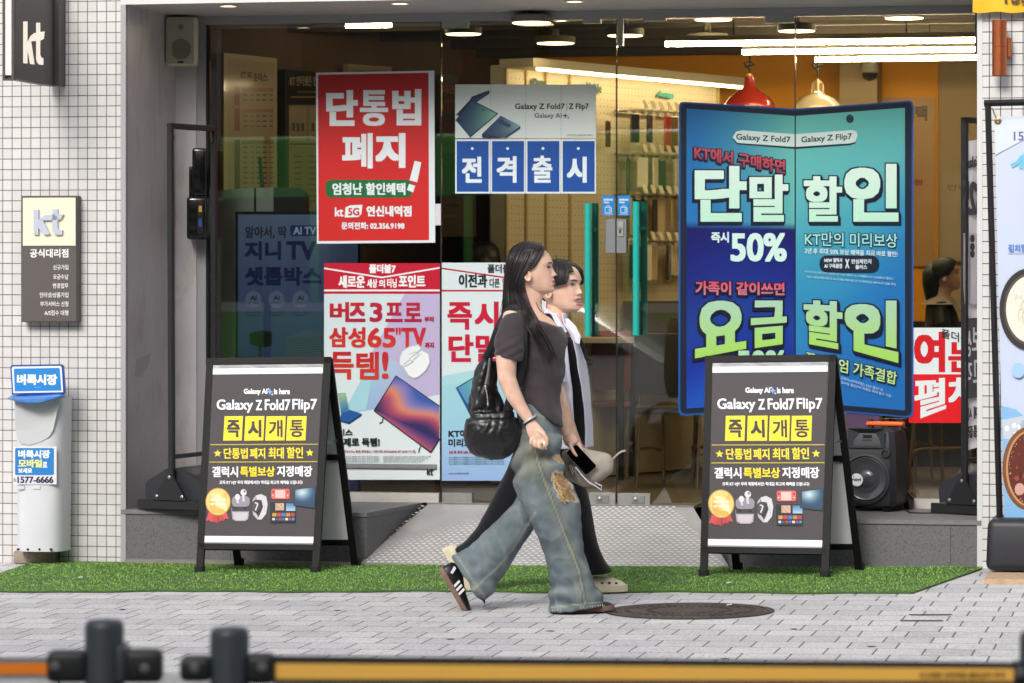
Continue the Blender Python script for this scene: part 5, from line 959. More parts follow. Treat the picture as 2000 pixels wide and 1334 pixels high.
# ------------------------------------------------------------------ loudspeaker on the step
a0, a1 = zp(1656, 1000, ZS), zp(1722, 1000, ZS); th = thing('portable_loudspeaker', (a0 + a1) / 2, 'black portable loudspeaker with orange handle on the step beside the sandwich board', 'loudspeaker'); hb = yp(1700, 838, a0.y).z - ZS
M_pa = mat('speaker_plastic', '232327', rough=.5, bump=(90, .12, .003)); yaw = -.42; R = Matrix.Rotation(yaw, 4, 'Z'); fx = R @ V3((1, 0, 0)); fy = R @ V3((0, 1, 0)); W2 = .31; Dp = .27; ctr = zp(1694, 999, ZS) + fy * .12
ctr.z = ZS; mb = MB(); lay = []
for z, kx, ky, oy in ((.03, .92, .94, 0), (.05, 1, 1, 0), (hb * .55, .98, 1, 0), (hb * .86, .93, .95, .003), (hb * .96, .86, .86, .006), (hb, .7, .7, .01)):
    lay.append([ctr + fx * (x * W2 / 2 * kx) + fy * (y * Dp / 2 * ky + oy) + EZ * z for x, y in ((-.82, -1), (.82, -1), (1, -.8), (1, .8), (.82, 1), (-.82, 1), (-1, .8), (-1, -.8))])
mb.grid(lay, M_pa, close=True, caps=True); mb.build('cabinet', th, smooth=35)
fo = ctr - fy * (Dp / 2 + .001)
def onf(x, z, o=0): return fo + fx * x + EZ * z - fy * o
mb = MB(); mb.lathe(onf(0, .17), [(.128, -.005), (.13, .012), (.12, .014), (.116, .004)], mat('speaker_ring', '2f2f34', rough=.35), 36, -fy, cap=False); mb.build('woofer_ring', th, smooth=40)
mb = MB(); mb.lathe(onf(0, .17), [(.116, .004), (.108, .010), (.1, .006), (.05, -.012 + .014), (.045, .006), (.03, .014), (.001, .018)], mat('woofer_cone', '3a3a3e', rough=.28, coat=.4), 36, -fy); mb.build('woofer', th, smooth=40)
p = Print(lambda u, v: onf(u, v, .02), -fy, PAINT); p.disc(-.045, .165, .033, .033, 'e4e0e8', 28); p.text('navi', None, '2c2c30', .002, [(-.07, .175), (-.022, .175), (-.022, .158), (-.07, .158)]); p.poly([(-.067, .178), (-.062, .186), (-.058, .178)], 'c85a2a'); p.build('badge', th)
mb = MB(); q = [onf(x, z, .004) for x, z in ((-.1, .33), (.1, .33), (.1, .43), (-.1, .43))]; qi = [onf(x, z, -.03) for x, z in ((-.03, .36), (.03, .36), (.03, .4), (-.03, .4))]
for i in range(4): mb.quad(q[i], q[(i + 1) % 4], qi[(i + 1) % 4], qi[i], mat('horn', '303036', rough=.4))
mb.poly(qi, M_dark); mb.build('horn', th); mb = MB(); mb.lathe(onf(.105, .305, 0), [(.026, .0), (.024, .008), (.018, .009), (.016, -.02)], M_pa, 20, -fy); mb.build('port', th, smooth=40)
for k, z in enumerate((.37, .385, .395)): mb = MB(); mb.rbox(onf(0, z, -.012), (.05, .006, .006), M_pa, .002, 1, R); mb.build('horn_vane', th)
hz = yp(1700, 824, ctr.y).z
mb = MB(); mb.rbox(ctr + EZ * (hz - ZS - .008) + fx * .06, (.2, .05, .022), mat('orange_grip', 'e8641c', rough=.45), .008, 3, R); mb.build('handle', th, smooth=40)
for x in (-.02, .14): mb = MB(); mb.rbox(ctr + EZ * (hb + (hz - ZS - hb) / 2) + fx * x, (.025, .03, hz - ZS - hb + .03), M_pa, .004, 1, R); mb.build('handle_post', th)
for x in (-.1, .1): mb = MB(); mb.rbox(ctr - fy * .1 + fx * x + EZ * .015, (.04, .04, .032), M_blk, .006, 1, R); mb.build('foot', th)
for x in (-.15, .15): mb = MB(); mb.lathe(ctr + fy * .11 + fx * x + EZ * .045, [(.01, -.015), (.045, -.015), (.045, .015), (.01, .015)], M_blk, 18, fx); mb.build('wheel', th, smooth=40)
# cables
zc = ZS + .006; mb = MB(); P_ = [yp(1755, 940, ctr.y), yp(1768, 955, ctr.y), yp(1785, 972, ctr.y - .02), zp(1770, 985, zc), zp(1768, 995, zc), zp(1778, 1001, zc), zp(1800, 1002, zc), zp(1850, 1001, zc)]; mb.tube(P_, .0035, M_dark, 6); one(mb, 'speaker_cable', 'thin black cable trailing from the loudspeaker to the banner stand base', 'cable')

# ------------------------------------------------------------------ things on the left
rv = (p[1] if False else None)
ra, rb = L(sL + .028, .03, 0), L(sGL - .05, TG - .02, 0); rd = (rb - ra).normalized(); rn = rd.cross(EZ); rn = rn if rn.x > 0 else -rn
def rp(u, v, o=0): return pl(u, v, ra + rn * o, rn)
c = fp(348, 80, TG - .12); th = thing('wall_speaker', c, 'beige wall speaker with round grille high on the grey reveal', 'speaker'); fz = Matrix.Rotation(math.radians(4), 4, 'Z')
Yc = c.y - .1; w_ = (385 - 322) * Yc / F; h_ = 95 * Yc / F; cc = yp(353, 80, Yc)
mb = MB(); mb.rbox(cc + V3((0, .08, 0)), (w_, .16, h_), mat('beige_plastic', 'd6d0bb', rough=.45), .018, 3, fz); mb.build('cabinet', th, smooth=40)
mb = MB(); mb.rbox(cc + V3((-.002, -.003, -.002)), (w_ * .82, .008, h_ * .92), mat('grille_mesh', 'a8a392', rough=.6, bump=(700, .5, .002)), .003, 1, fz); mb.build('grille', th)
mb = MB(); mb.lathe(cc + V3((0, -.007, -.045)), [(.056, 0), (.054, .003), (.001, .0035)], mat('grille_disc', '7c776a', rough=.6, bump=(700, .5, .002)), 28, (0, -1, 0)); mb.lathe(cc + V3((0, -.007, .075)), [(.016, 0), (.015, .003), (.001, .0035)], MATS['grille_disc'], 20, (0, -1, 0)); mb.build('driver', th)
mb = MB(); mb.rbox(cc + V3((0, -.009, -.115)), (.032, .004, .01), M_dark, 0); mb.build('badge', th); mb = MB(); mb.rbox(cc + V3((-w_ / 2 - .012, .08, 0)), (.03, .09, h_ * .96), mat('bracket_white', '9c988c', rough=.5), .006, 1); mb.build('bracket', th)
# black lock box with its lid up
c = fp(388, 420, TG - .13); th = thing('lock_box', c, 'black key lock box with raised lid on the grey reveal behind the stand', 'lock box'); M_lb = mat('gloss_black', '0c0c0d', rough=.18, coat=.6); Yb = c.y
def yb(u0, v0, u1, v1, y0, y1, m, bev, name):
    mb = MB(); a, b = yp(u0, v1, y0), yp(u1, v0, y0); mb.rbox(((a.x + b.x) / 2, (y0 + y1) / 2, (a.z + b.z) / 2), (b.x - a.x, y1 - y0, b.z - a.z), m, bev, 3); return mb.build(name, th, smooth=40)
yb(364, 384, 404, 468, Yb - .06, Yb + .1, M_lb, .018, 'casing'); yb(375, 289, 404, 383, Yb - .05, Yb - .02, M_lb, .014, 'lid'); yb(369, 325, 377, 385, Yb - .02, Yb + .1, M_lb, .004, 'back_plate'); dv = yb(385, 389, 397, 456, Yb - .068, Yb - .058, mat('device_face', '2b2722', rough=.12, coat=.6), .004, 'device')
mb = MB(); a, b = yp(388, 443, Yb - .0695), yp(394, 427, Yb - .0695); mb.box((a.x, a.y, a.z), (b.x - a.x, 0, 0), (0, .002, 0), (0, 0, b.z - a.z), mat('blue_button', '2b4f8c', rough=.3)); mb.build('button', dv)
mb = MB(); a, b = yp(388, 414, Yb - .0695), yp(394, 402, Yb - .0695); mb.box((a.x, a.y, a.z), (b.x - a.x, 0, 0), (0, .002, 0), (0, 0, b.z - a.z), mat('amber_window', 'b5945a', rough=.1)); mb.build('display', dv)
# free newspaper rack
q = gp(66, 1101); tN = -.24; c0, c1 = fp(25, 1077, tN), fp(117, 1077, tN); ztop = fp(70, 776, tN).z; wN = (c1 - c0).length / 2; cN = (c0 + c1) / 2 + EY * .12; th = thing('newspaper_rack', V3((cN.x, cN.y, c0.z)), 'white free newspaper rack with blue lid against the left tiles', 'newspaper rack'); zN = c0.z
M_wp = mat('white_rack_plastic', 'd2d3d8', rough=.35, var=.04, vscale=6); M_wi = mat('rack_inside', 'a9acb0', rough=.4)
def sec(z, k, y_in=None):
    r = []
    for i in range(28):
        t = 2 * math.pi * i / 28; cx, sy = math.cos(t), math.sin(t); sx = math.copysign(abs(cx) ** .55, cx); s2 = math.copysign(abs(sy) ** (.55 if sy > 0 else .8), sy); r.append(cN + EX * (sx * wN * k) + EY * (s2 * .12) + EZ * (z - cN.z))
    return r
N_ = 26; hN = ztop - zN; rows = []; fs = []
for j in range(N_ + 1): rows.append(sec(zN + hN * j / N_, 1 + .06 * j / N_))
mb = MB(); vs = [x for r in rows for x in r]
opn = [(30, 795), (33, 850), (41, 864), (60, 868), (97, 852), (103, 832), (107, 803), (118, 790), (119, 776), (30, 776)]
def pip(x, y, P):
    c = False
    for i in range(len(P)):
        a, b = P[i], P[i - 1]
        if (a[1] > y) != (b[1] > y) and x < (b[0] - a[0]) * (y - a[1]) / (b[1] - a[1]) + a[0]: c = not c
    return c
def upx(p_): return (U0 + F * p_.x / p_.y, V0 - F * (p_.z - H) / p_.y)
for j in range(N_):
    for k in range(28):
        f = (j * 28 + k, j * 28 + (k + 1) % 28, (j + 1) * 28 + (k + 1) % 28, (j + 1) * 28 + k); cen = sum((vs[i] for i in f), V3()) / 4; fs.append(f)
fs.append(tuple(range(27, -1, -1))); mb.add(vs, fs, M_wp); mb.build('body', th, smooth=50)
p = Print(gmap(tN), -EY, PAINT, .003); dense = []
op2 = [(30, 786), (31, 830), (34, 852), (42, 864), (58, 868), (80, 862), (97, 852), (102, 834), (106, 806), (112, 796), (119, 790), (119, 778), (30, 778)]
p.poly([(a - 1, b + 1.5) for a, b in op2], 'c0c2c6'); p.pic([(30, 778), (118, 778), (104, 840), (31, 840)], lambda x, y: mix('b2b4b6', 'c6c8ca', x + .3 * y), 4, 4); p.poly([(31, 840), (104, 840), (97, 852), (80, 862), (58, 868), (42, 864), (34, 852)], 'c2c4c8'); p.build('painted_recess', th)  # recess drawn flat on the closed body, its inner shade painted in greys
p = Print(gmap(tN), -EY, PAINT, .0042); p.rect(26, 872, 111, 946, 'dcdde2'); p.rect(30, 875, 106, 928, '1c7cc4', 3); p.text('벼룩시장', (36, 879, 98.5, 895), 'eef4f8', (1.6, 1)); p.text('모바일', (36, 897, 83, 913), 'e6e67c', (1.6, 1)); p.text('로', (84, 902, 93, 913), 'eef4f8', .8); p.text('보세요', (36, 914, 63.5, 924), 'eef4f8', .8); p.text('1577-6666', (34.5, 930.5, 105, 943.5), '2c1f4a', (1.3, .9)); p.text('대표', (26.5, 934, 32.5, 941), '8d8d9a', .3); p.build('label_print', th)
for u in (40, 71): mb = MB(); px_box(mb, u - 6, 949, u + 8, 956, tN - .004, tN + .01, M_wp, .002); mb.build('clip', th)
for u in (35, 54, 77, 99): mb = MB(); mb.lathe(fp(u, 1073, tN - .002), [(.006, -.01), (.006, .002), (.004, .003)], M_dark, 10, -EY); mb.build('screw', th)
tl_ = tN + .16; M_bl = mat('blue_lid', '1c6fb8', rough=.3, coat=.4)
pts = [(23, 713), (119, 711.5), (123.5, 715), (127, 768), (120, 773), (24, 771), (20, 717)]; mb = MB(); mb.prism([fp(u, v, tN + .02) for u, v in pts], EY * .02, mat('navy_edge', '1b3f9a', rough=.3, coat=.4)); mb.build('lid', th)
p = Print(gmap(tN + .02), -EY, PAINT); p.poly([(25, 716), (118, 714.5), (120.5, 717), (123.5, 766), (26, 768), (23, 719)], 'dfe6ee'); p.poly([(29, 720), (115, 718.5), (117, 720.5), (120, 763), (29, 764.5), (27, 722)], '1d80c8'); p.text('벼룩시장', (33, 731, 112, 752), 'eef4f8', (2.2, 1.4)); p.rect(66, 755, 81, 757.5, '3f9ad8'); p.build('lid_print', th)
rows = []
for j in range(5):
    k = j / 4; rows.append([fp(15 + (127 - 15) * x + (0 if k == 0 else 0) + (9 * (1 - k)) * (1 - 2 * x) * .9, 770 + (5 + 10 * math.sin(math.pi * min(1, x * 1.05 + .02))) * k + (4 * (.5 - x)), tN + .03 - .14 * k * math.sin(math.pi * (.12 + .76 * x))) for x in [i / 14 for i in range(15)]])
mb = MB(); mb.grid(rows, M_bl); o = mb.build('lid_lip', th, smooth=180); md = o.modifiers.new('thickness', 'SOLIDIFY'); md.thickness = .006
mb = MB(); a, b = gp(25, 1102), gp(104, 1102); mb.rbox((a + b) / 2 + EY * .07 + EZ * .035, ((b - a).length, .16, .068), mat('old_concrete', '94867a', rough=.9, var=.25, vscale=12, bump=(40, .8, .01)), .012, 2, R2); one(mb, 'concrete_block', 'worn concrete block supporting the white newspaper rack', 'concrete block', smooth=40)

# ------------------------------------------------------------------ belt barrier in the foreground
M_post = mat('barrier_post', '3c4147', rough=.45); M_brk = mat('barrier_bracket', '1f2124', rough=.5)
def bpost(u, vtop, Y, lab):
    c = yp(u, vtop, Y); r = 38.5 / F * Y; zg = -.14; th = thing('barrier_post', V3((c.x, Y, zg)), lab, 'barrier post', 'belt barrier posts'); mb = MB(); mb.lathe((c.x, Y, zg), [(.17, 0), (.17, .015), (.06, .035), (r, .05), (r, c.z - zg - .012), (r * .94, c.z - zg - .003), (r * .8, c.z - zg), (.001, c.z - zg + .001)], M_post, 32); mb.build('post', th, smooth=45); return th
def bbox(th, u0, v0, u1, v1, Y, name, m=None, dep=.05, hole=None, bev=.01):
    a, b = yp(u0, v1, Y), yp(u1, v0, Y); mb = MB(); mb.rbox(((a.x + b.x) / 2, Y, (a.z + b.z) / 2), (b.x - a.x, dep, b.z - a.z), m or M_brk, bev, 3); o = mb.build(name, th, smooth=40)
    if hole: mb = MB(); mb.lathe(yp(*hole, Y - dep / 2 - .001), [(.006, 0), (.008, .002), (.001, .003)], M_alu, 14, (0, -1, 0)); mb.build('rivet', o, smooth=40)
Y1, Y2 = 5.85, 5.75; t1 = bpost(204, 1211, Y1, 'dark grey barrier post nearer the left edge, orange tape on its left'); bbox(t1, 94, 1270, 172, 1331, Y1, 'bracket', None, .05, (107, 1301)); bbox(t1, 236, 1268, 318, 1331, Y1, 'bracket', None, .05, (283, 1305)); bbox(t1, 228, 1256, 252, 1334, Y1, 'collar', M_post, .07)
t2 = bpost(448.5, 1226, Y2, 'dark grey barrier post holding the long yellow tape on its right'); bbox(t2, 353, 1281, 414, 1329, Y2, 'bracket', None, .05, (380, 1305)); bbox(t2, 482, 1276, 538, 1334, Y2, 'bracket', None, .05, (512, 1303))
def tape(q, Y, face, edge, lab, Y1_=None):
    th = thing('barrier_tape', yp(*q[3], Y), lab, 'barrier tape', 'barrier tapes'); Yb = Y1_ or Y; pp = [yp(*q[0], Y), yp(*q[1], Yb), yp(*q[2], Yb), yp(*q[3], Y)]; mb = MB(); mb.prism(pp, V3((0, .003, 0)), edge); mb.build('belt', th); k = .26
    f = [pp[0].lerp(pp[3], k), pp[1].lerp(pp[2], k), pp[1].lerp(pp[2], 1 - k * .75), pp[0].lerp(pp[3], 1 - k * .75)]; mb = MB(); mb.prism([x - V3((0, .0012, 0)) for x in f], V3((0, .001, 0)), face); mb.build('stripe', th); return th
tape([(-900, 1290), (97, 1284), (97, 1325), (-900, 1331)], Y1 - .01, mat('tape_orange', 'fb8a22', rough=.5), mat('tape_grey', '7d8486', rough=.5), 'orange barrier tape running off the left edge')
tp = tape([(534, 1281), (1988, 1294), (1988, 1339), (534, 1337)], Y2 - .01, mat('tape_yellow', 'ffc65c', rough=.5), mat('tape_black', '26282c', rough=.5), 'long yellow barrier tape with dark edges crossing the bottom right')
p = Print(lambda u, v: yp(u, v, Y2 - .0115), V3((0, -1, 0)), PAINT); p.text('사고예방 안전제일 출입금지 주의', (1795, 1312, 1962, 1326), '7d5622', .8); p.build('lettering', tp)
t3 = bpost(2030, 1232, Y2, 'dark grey barrier post at the right end of the yellow tape'); bbox(t3, 1978, 1290, 2000, 1342, Y2, 'bracket', None, .05, (1993, 1314))
# small litter
for u, v, lab in ((157, 1128.5, 'tiny white paper scrap lying on the grass mat at the left'), (1423, 1139, 'tiny white paper scrap on the grass mat below the right sandwich board'), (1424, 1182, 'small white scrap lying on the iron manhole cover')):
    c = gp(u, v, .022 if v < 1150 else .012); mb = MB(); mb.prism([c + V3((x, y, z)) for x, y, z in ((-.012, -.006, 0), (.01, -.008, .003), (.013, .006, .005), (-.009, .007, .001))], EZ * .002, mat('scrap_paper', 'dcdcde', rough=.8)); one(mb, 'paper_scrap', lab, 'litter')
for u, v in ((1075, 1232), (1550, 1228), (1416, 1286), (420, 1262), (660, 1192), (1700, 1262), (880, 1248), (240, 1190)):
    c = gp(u, v, .0025); mb = MB(); n = 9; mb.poly([c + V3((math.cos(2 * math.pi * k / n) * rnd.uniform(.012, .024), math.sin(2 * math.pi * k / n) * rnd.uniform(.012, .022), 0)) for k in range(n)], mat('old_gum', '5c5a5e', rough=.9)); o = mb.build('pavement_stain'); o['kind'] = 'structure'
# ------------------------------------------------------------------ people
def cr(a, b, c, d, t): return a * 1.0 * 0 + .5 * ((2 * b) + (c - a) * t + (2 * a - 5 * b + 4 * c - d) * t * t + (3 * b - a - 3 * c + d) * t ** 3)
def spline(P, sub):
    if len(P) < 3 or sub <= 1: return P
    out = []
    for i in range(len(P) - 1):
        a, b, c, d = P[max(i - 1, 0)], P[i], P[i + 1], P[min(i + 2, len(P) - 1)]
        for k in range(sub): t = k / sub; out.append(tuple(.5 * (2 * y + (z - x) * t + (2 * x - 5 * y + 4 * z - w_) * t * t + (3 * y - x - 3 * z + w_) * t ** 3) for x, y, z, w_ in zip(a, b, c, d)))
    out.append(P[-1]); return out
def loft(rows, Y, n=32, sub=4, sq=.9, gap=None):     # row: u0,v0,u1,v1, half depth, depth offset ; rings in 3-D
    out = []
    for u0, v0, u1, v1, dep, dy in spline(rows, sub):
        a, b = yp(u0, v0, Y + dy), yp(u1, v1, Y + dy); c = (a + b) / 2; h = (b - a) / 2; r = []
        for k in range(n):
            t = 2 * math.pi * k / n if gap is None else gap[0] + (gap[1] - gap[0]) * k / (n - 1)
            x, y = math.cos(t), math.sin(t); x = math.copysign(abs(x) ** sq, x); y = math.copysign(abs(y) ** sq, y); r.append(c + h * x + V3((0, y * dep, 0)))
        out.append(r)
    return out
def put(mb, rows, m): mb.grid(rows, m, close=True, caps=True)
def ball(mb, c, r, m, M=None, n=16):
    bm = bmesh.new(); bmesh.ops.create_uvsphere(bm, u_segments=n, v_segments=n // 2 + 2, radius=1); M = M or Matrix(); bm.verts.index_update()
    mb.add([V3(c) + M @ V3((v.co.x * r[0], v.co.y * r[1], v.co.z * r[2])) for v in bm.verts], [tuple(v.index for v in f.verts) for f in bm.faces], m); bm.free()
def fuse(mb, vox, smooth=2):                         # one continuous skin round everything in mb
    me = D.meshes.new('fuse'); me.from_pydata([tuple(p) for p in mb.v], [], mb.f); bm = bmesh.new(); bm.from_mesh(me); bmesh.ops.recalc_face_normals(bm, faces=bm.faces[:]); bm.to_mesh(me); bm.free()
    o = D.objects.new('fuse', me); COL.objects.link(o); r = o.modifiers.new('r', 'REMESH'); r.mode = 'VOXEL'; r.voxel_size = vox; r.adaptivity = 0
    if smooth: s_ = o.modifiers.new('s', 'SMOOTH'); s_.iterations = smooth; s_.factor = .5
    dg = bpy.context.evaluated_depsgraph_get(); dg.update(); m2 = D.meshes.new_from_object(o.evaluated_get(dg)); vs = [v.co.copy() for v in m2.vertices]; ns = [v.normal.copy() for v in m2.vertices]; fs = [tuple(p.vertices) for p in m2.polygons]
    D.objects.remove(o); D.meshes.remove(me); D.meshes.remove(m2); return vs, ns, fs
def nz(p, fx, fy, fz): return noise.noise(V3((p.x * fx, p.y * fy, p.z * fz)))
SKIN = mat('skin', rough=.5, attr=True, sss=.15, spec=.35); HAIR = mat('dark_hair', rough=.46, attr=True, spec=.5)
CLOTH = mat('woven_cloth', rough=.85, attr=True, spec=.2, sheen=.15, bump=(900, .25, .001)); DENIM = mat('washed_denim', rough=.85, attr=True, spec=.15, bump=(700, .4, .001))
sk1, sk2 = lin('e8c4ae'), lin('d8aa94')
# generic head: x forward, y to its left, z up; origin between the ears; metres for a 0.222 m tall head
S_ = .00225; fz_ = lambda v: -(v - 530) * S_; fxx = lambda u: (u - 1040) * S_
FRONT = [(fz_(v), fxx(u)) for v, u in ((576, 1062), (573, 1075), (569, 1081.5), (564, 1082), (558, 1081.5), (550, 1081), (541, 1080), (531, 1078.5), (522, 1078.5), (515, 1079.5), (507, 1078), (497, 1073), (488, 1064), (481, 1051), (477.5, 1038))]
BACK = [(fz_(v), fxx(u)) for v, u in ((576, 1050), (570, 1034), (560, 1020), (550, 1008), (540, 1001), (525, 997), (510, 998), (497, 1003), (488, 1011), (481, 1024), (477.5, 1034))]
WIDE = [(fz_(v), w_) for v, w_ in ((576, .016), (573, .032), (568, .045), (560, .056), (550, .064), (540, .069), (530, .0725), (518, .0745), (505, .0735), (495, .067), (487, .054), (481, .034), (477.5, .01))]
def itp(T, z):
    if z <= T[0][0]: return T[0][1]
    for (a, b), (c, d) in zip(T, T[1:]):
        if z <= c: k = (z - a) / (c - a); return b + (d - b) * k
    return T[-1][1]
def gs(d, s): return math.exp(-(d / s) ** 2)
def headpt(z, t, off=0, open_=0):       # t: 0 front .. pi back, signed (positive = left)
    xf, xb, w_ = itp(FRONT, z), itp(BACK, z), itp(WIDE, z); kz = max(0, min(1, (z + .02) / .06)); kz = kz * kz * (3 - 2 * kz); xm = (xb * .55 + xf * .45 - .006) * (1 - kz) + (xf + xb) / 2 * kz
    c, s = math.cos(t), math.sin(t)
    if c >= 0: x = xm + (xf - xm) * c ** .78; y = w_ * math.copysign(abs(s) ** .92, s)
    else: x = xm - (xm - xb) * abs(c) ** .9; y = w_ * math.copysign(abs(s) ** .9, s)
    d = 0
    if c > 0 and off == 0:
        v = 530 - z / S_; a = abs(y)
        if 519 < v < 541: k = (v - 519) / 19.5; d += .0205 * min(1, k) ** 1.25 * gs(y, .0065 + .005 * k) * (1 if v < 539 else max(0, 1 - (v - 539) / 2.5))
        d += .0065 * gs(v - 539.5, 3.2) * gs(a - .0115, .0055)                            # nostril wings
        d -= .0075 * gs(v - 522.5, 4.5) * gs(a - .030, .014); d += .003 * gs(v - 514, 3) * gs(a - .028, .02); d += .004 * gs(v - 523.3, 2.4) * gs(a - .031, .010)
        lw = gs(y, .022); d += (.0085 * gs(v - 549.3, 2.6) + .0085 * gs(v - 556.3 - 4 * open_, 2.4) - (.006 + .008 * open_) * gs(v - 552.8 - 2 * open_, 1.0 + 2.2 * open_)) * lw; d -= .004 * gs(v - 561.5, 2.5) * gs(y, .02); d += .003 * gs(v - 568, 3.5) * gs(y, .016)
        d += .004 * gs(v - 540, 9) * gs(a - .042, .016)
    return V3((x + d, y + (d * .0), z)) + V3((math.cos(t), math.sin(t), 0)) * off
def head(mb, M, m, open_=0, zs=44, n=88):
    zz = [FRONT[0][0] + (FRONT[-1][0] - FRONT[0][0]) * (.5 - .5 * math.cos(math.pi * (k / zs) * .92 + .0)) / .985 for k in range(zs + 1)]; zz = [FRONT[0][0] + (FRONT[-1][0] - FRONT[0][0]) * k / 90 for k in range(91)]
    mb.grid([[M @ headpt(z, -math.pi + 2 * math.pi * k / n, 0, open_) for k in range(n)] for z in zz], m, close=True, caps=True)
    for s in (-1, 1):
        c = V3((fxx(1037), s * .0755, fz_(539))); R = Matrix.Rotation(s * .25, 3, 'Z') @ Matrix.Rotation(-.2, 3, 'Y')
        ring = [M @ (c + R @ V3((math.cos(a) * .0135, s * (.006 + .004 * (math.cos(a) < 0)), math.sin(a) * .021))) for a in [2 * math.pi * k / 14 for k in range(15)]]; mb.tube(ring, .0042, m, 8); ball(mb, M @ c, (.011, .005, .018), m, M.to_3x3() @ R, 10)
def facecol(M, open_=0):
    Mi = M.inverted()
    def f(p):
        q = Mi @ p; v = 530 - q.z / S_; a = abs(q.y); c = [x + (y - x) * (.35 + .5 * nz(p, 30, 30, 30)) for x, y in zip(sk1, sk2)]
        if 545 < v < 563 + 5 * open_ and q.x > .06 and a < .024:
            k = min(1, (gs(v - 549.8, 1.8) + gs(v - 556.2 - 4 * open_, 2.2)) * (1 if a < .02 else .3) * 1.15); lc = lin('c0616a'); c = [x + (y - x) * min(1, k) for x, y in zip(c, lc)]
            if open_ and abs(v - 553 - 2 * open_) < 1.9 * open_ and a < .019: c = lin('f6f1ea') if v < 553 + 2.6 * open_ else lin('7a3034')
            elif not open_ and abs(v - 552.8) < .6 and a < .021: c = lin('7e3a40')
        if q.x > .03: ch = gs(v - 541, 9) * gs(a - .045, .02) * .28; lc = lin('d98f84'); c = [x + (y - x) * ch for x, y in zip(c, lc)]
        if gs(v - 538, 8) * gs(a - .076, .006) > .5 and abs(q.x - fxx(1037)) < .016: c = [x * .9 for x in c]
        return c
    return f
def eyes(M, th, sides=(-1, 1), squint=1.0):
    for s in sides:
        def sp(dy, v, o): 
            t = s * .62; best = min((headpt(fz_(v), s * k / 60, 0) for k in range(5, 75)), key=lambda q: abs(q.y - s * (.031 + dy))); return M @ (best + V3((.55, s * .83, 0)).normalized() * (o + .0022))
        e = MB(); n = 9; top = [sp(-.0125 + .025 * k / n, 523.5 - 2.4 * squint * math.sin(math.pi * k / n) - .4 * k / n, .0012) for k in range(n + 1)]; bot = [sp(-.0125 + .025 * k / n, 523.9 + 1.4 * squint * math.sin(math.pi * k / n) - .4 * k / n, .0012) for k in range(n + 1)]
        e.grid([top, bot], SKIN, cols=[[lin('e4dcd6')] * (n + 1)] * 2); mid = [(a.lerp(b, .45) + M.to_3x3() @ V3((.0006, 0, 0))) for a, b in zip(top, bot)]
        i0, i1 = 3, 6; e.grid([[p_ + M.to_3x3() @ V3((.0007, 0, 0)) for p_ in top[i0:i1 + 1]], [p_ + M.to_3x3() @ V3((.0007, 0, 0)) for p_ in bot[i0:i1 + 1]]], SKIN, cols=[[lin('1c1412')] * (i1 - i0 + 1)] * 2); e.tube([p_ + M.to_3x3() @ V3((.001, 0, 0)) for p_ in top], .0018, SKIN, 6, col=lin('1c1210')); e.build('eye', th)
        b = MB(); pts = [sp(-.016 + .033 * k / 8, 515.6 - 1.3 * math.sin(math.pi * (k + 1) / 10), .0006) for k in range(9)]; b.tube(pts, [.0016, .0026, .003, .003, .003, .0028, .0024, .0018, .001], SKIN, 6, col=lin('352824'), flat=.5); b.build('eyebrow', th)
def cap_hair(M, limit, off, col, m=HAIR, zmin=-.05):
    mb = MB(); rows = []; n = 72; zz = [-.075 + (.1185 + .075) * (k / 34) for k in range(35)]
    for z in zz: rows.append([headpt(min(z, FRONT[-1][0] - .0005), -math.pi + 2 * math.pi * k / n, off) + V3((0, 0, max(0, z - FRONT[-1][0]) + (.004 if z > .09 else 0))) for k in range(n)])
    vs = []; fs = []; nc = n; flat = [p_ for r in rows for p_ in r]
    keep = [limit(p_) for p_ in flat]
    for i in range(len(rows) - 1):
        for k in range(n):
            f = (i * n + k, i * n + (k + 1) % n, (i + 1) * n + (k + 1) % n, (i + 1) * n + k)
            if all(keep[q] for q in f): fs.append(f)
    fs.append(tuple(range((len(rows) - 1) * n, len(rows) * n)))
    mb.add([M @ p_ for p_ in flat], fs, m, col=lin(col)); return mb
def finger(mb, pts, r, m): mb.tube(pts, [r * 1.05, r, r * .95, r * .8, r * .45][:len(pts)] if len(pts) <= 5 else r, m, 10); ball(mb, pts[-1], (r * .7, r * .7, r * .7), m, None, 10)

# ---- woman in front
YA = 15.3; A_ = lambda u, v, dy=0: yp(u, v, YA + dy)
PA = thing('person', gp(1040, 1196), 'woman in dark grey tee and ripped wide washed jeans striding past with black shoulder bag', 'person', 'two women walking')
MA = Matrix.Translation(A_(1040, 530)) @ Matrix.Rotation(-.16, 4, 'Z') @ Matrix.Rotation(-.03, 4, 'Y')
sk = MB(); head(sk, MA, SKIN)
put(sk, loft([(1006, 548, 1062, 566, .05, 0), (1010, 566, 1060, 584, .05, 0), (1012, 585, 1058, 598, .053, 0), (1004, 604, 1064, 612, .075, 0), (990, 622, 1082, 628, .15, 0), (996, 650, 1098, 650, .15, 0), (1002, 690, 1095, 690, .13, 0), (1012, 760, 1085, 760, .12, 0)], YA, 28), SKIN)
ar = [A_(1002, 618, -.13), A_(993, 660, -.19), A_(989, 700, -.205), A_(990, 738, -.21), A_(1001, 768, -.215), A_(1016, 794, -.22), A_(1032, 818, -.225), A_(1040, 832, -.225)]
sk.tube(ar, [.05, .053, .053, .047, .043, .034, .027, .027], SKIN, 18, flat=.85)
f2 = [A_(1058, 620, .13), A_(1072, 680, .19), A_(1078, 740, .2), A_(1090, 800, .16), A_(1103, 842, .13), A_(1110, 854, .125)]; sk.tube(f2, [.048, .046, .042, .034, .024, .023], SKIN, 16, flat=.85)
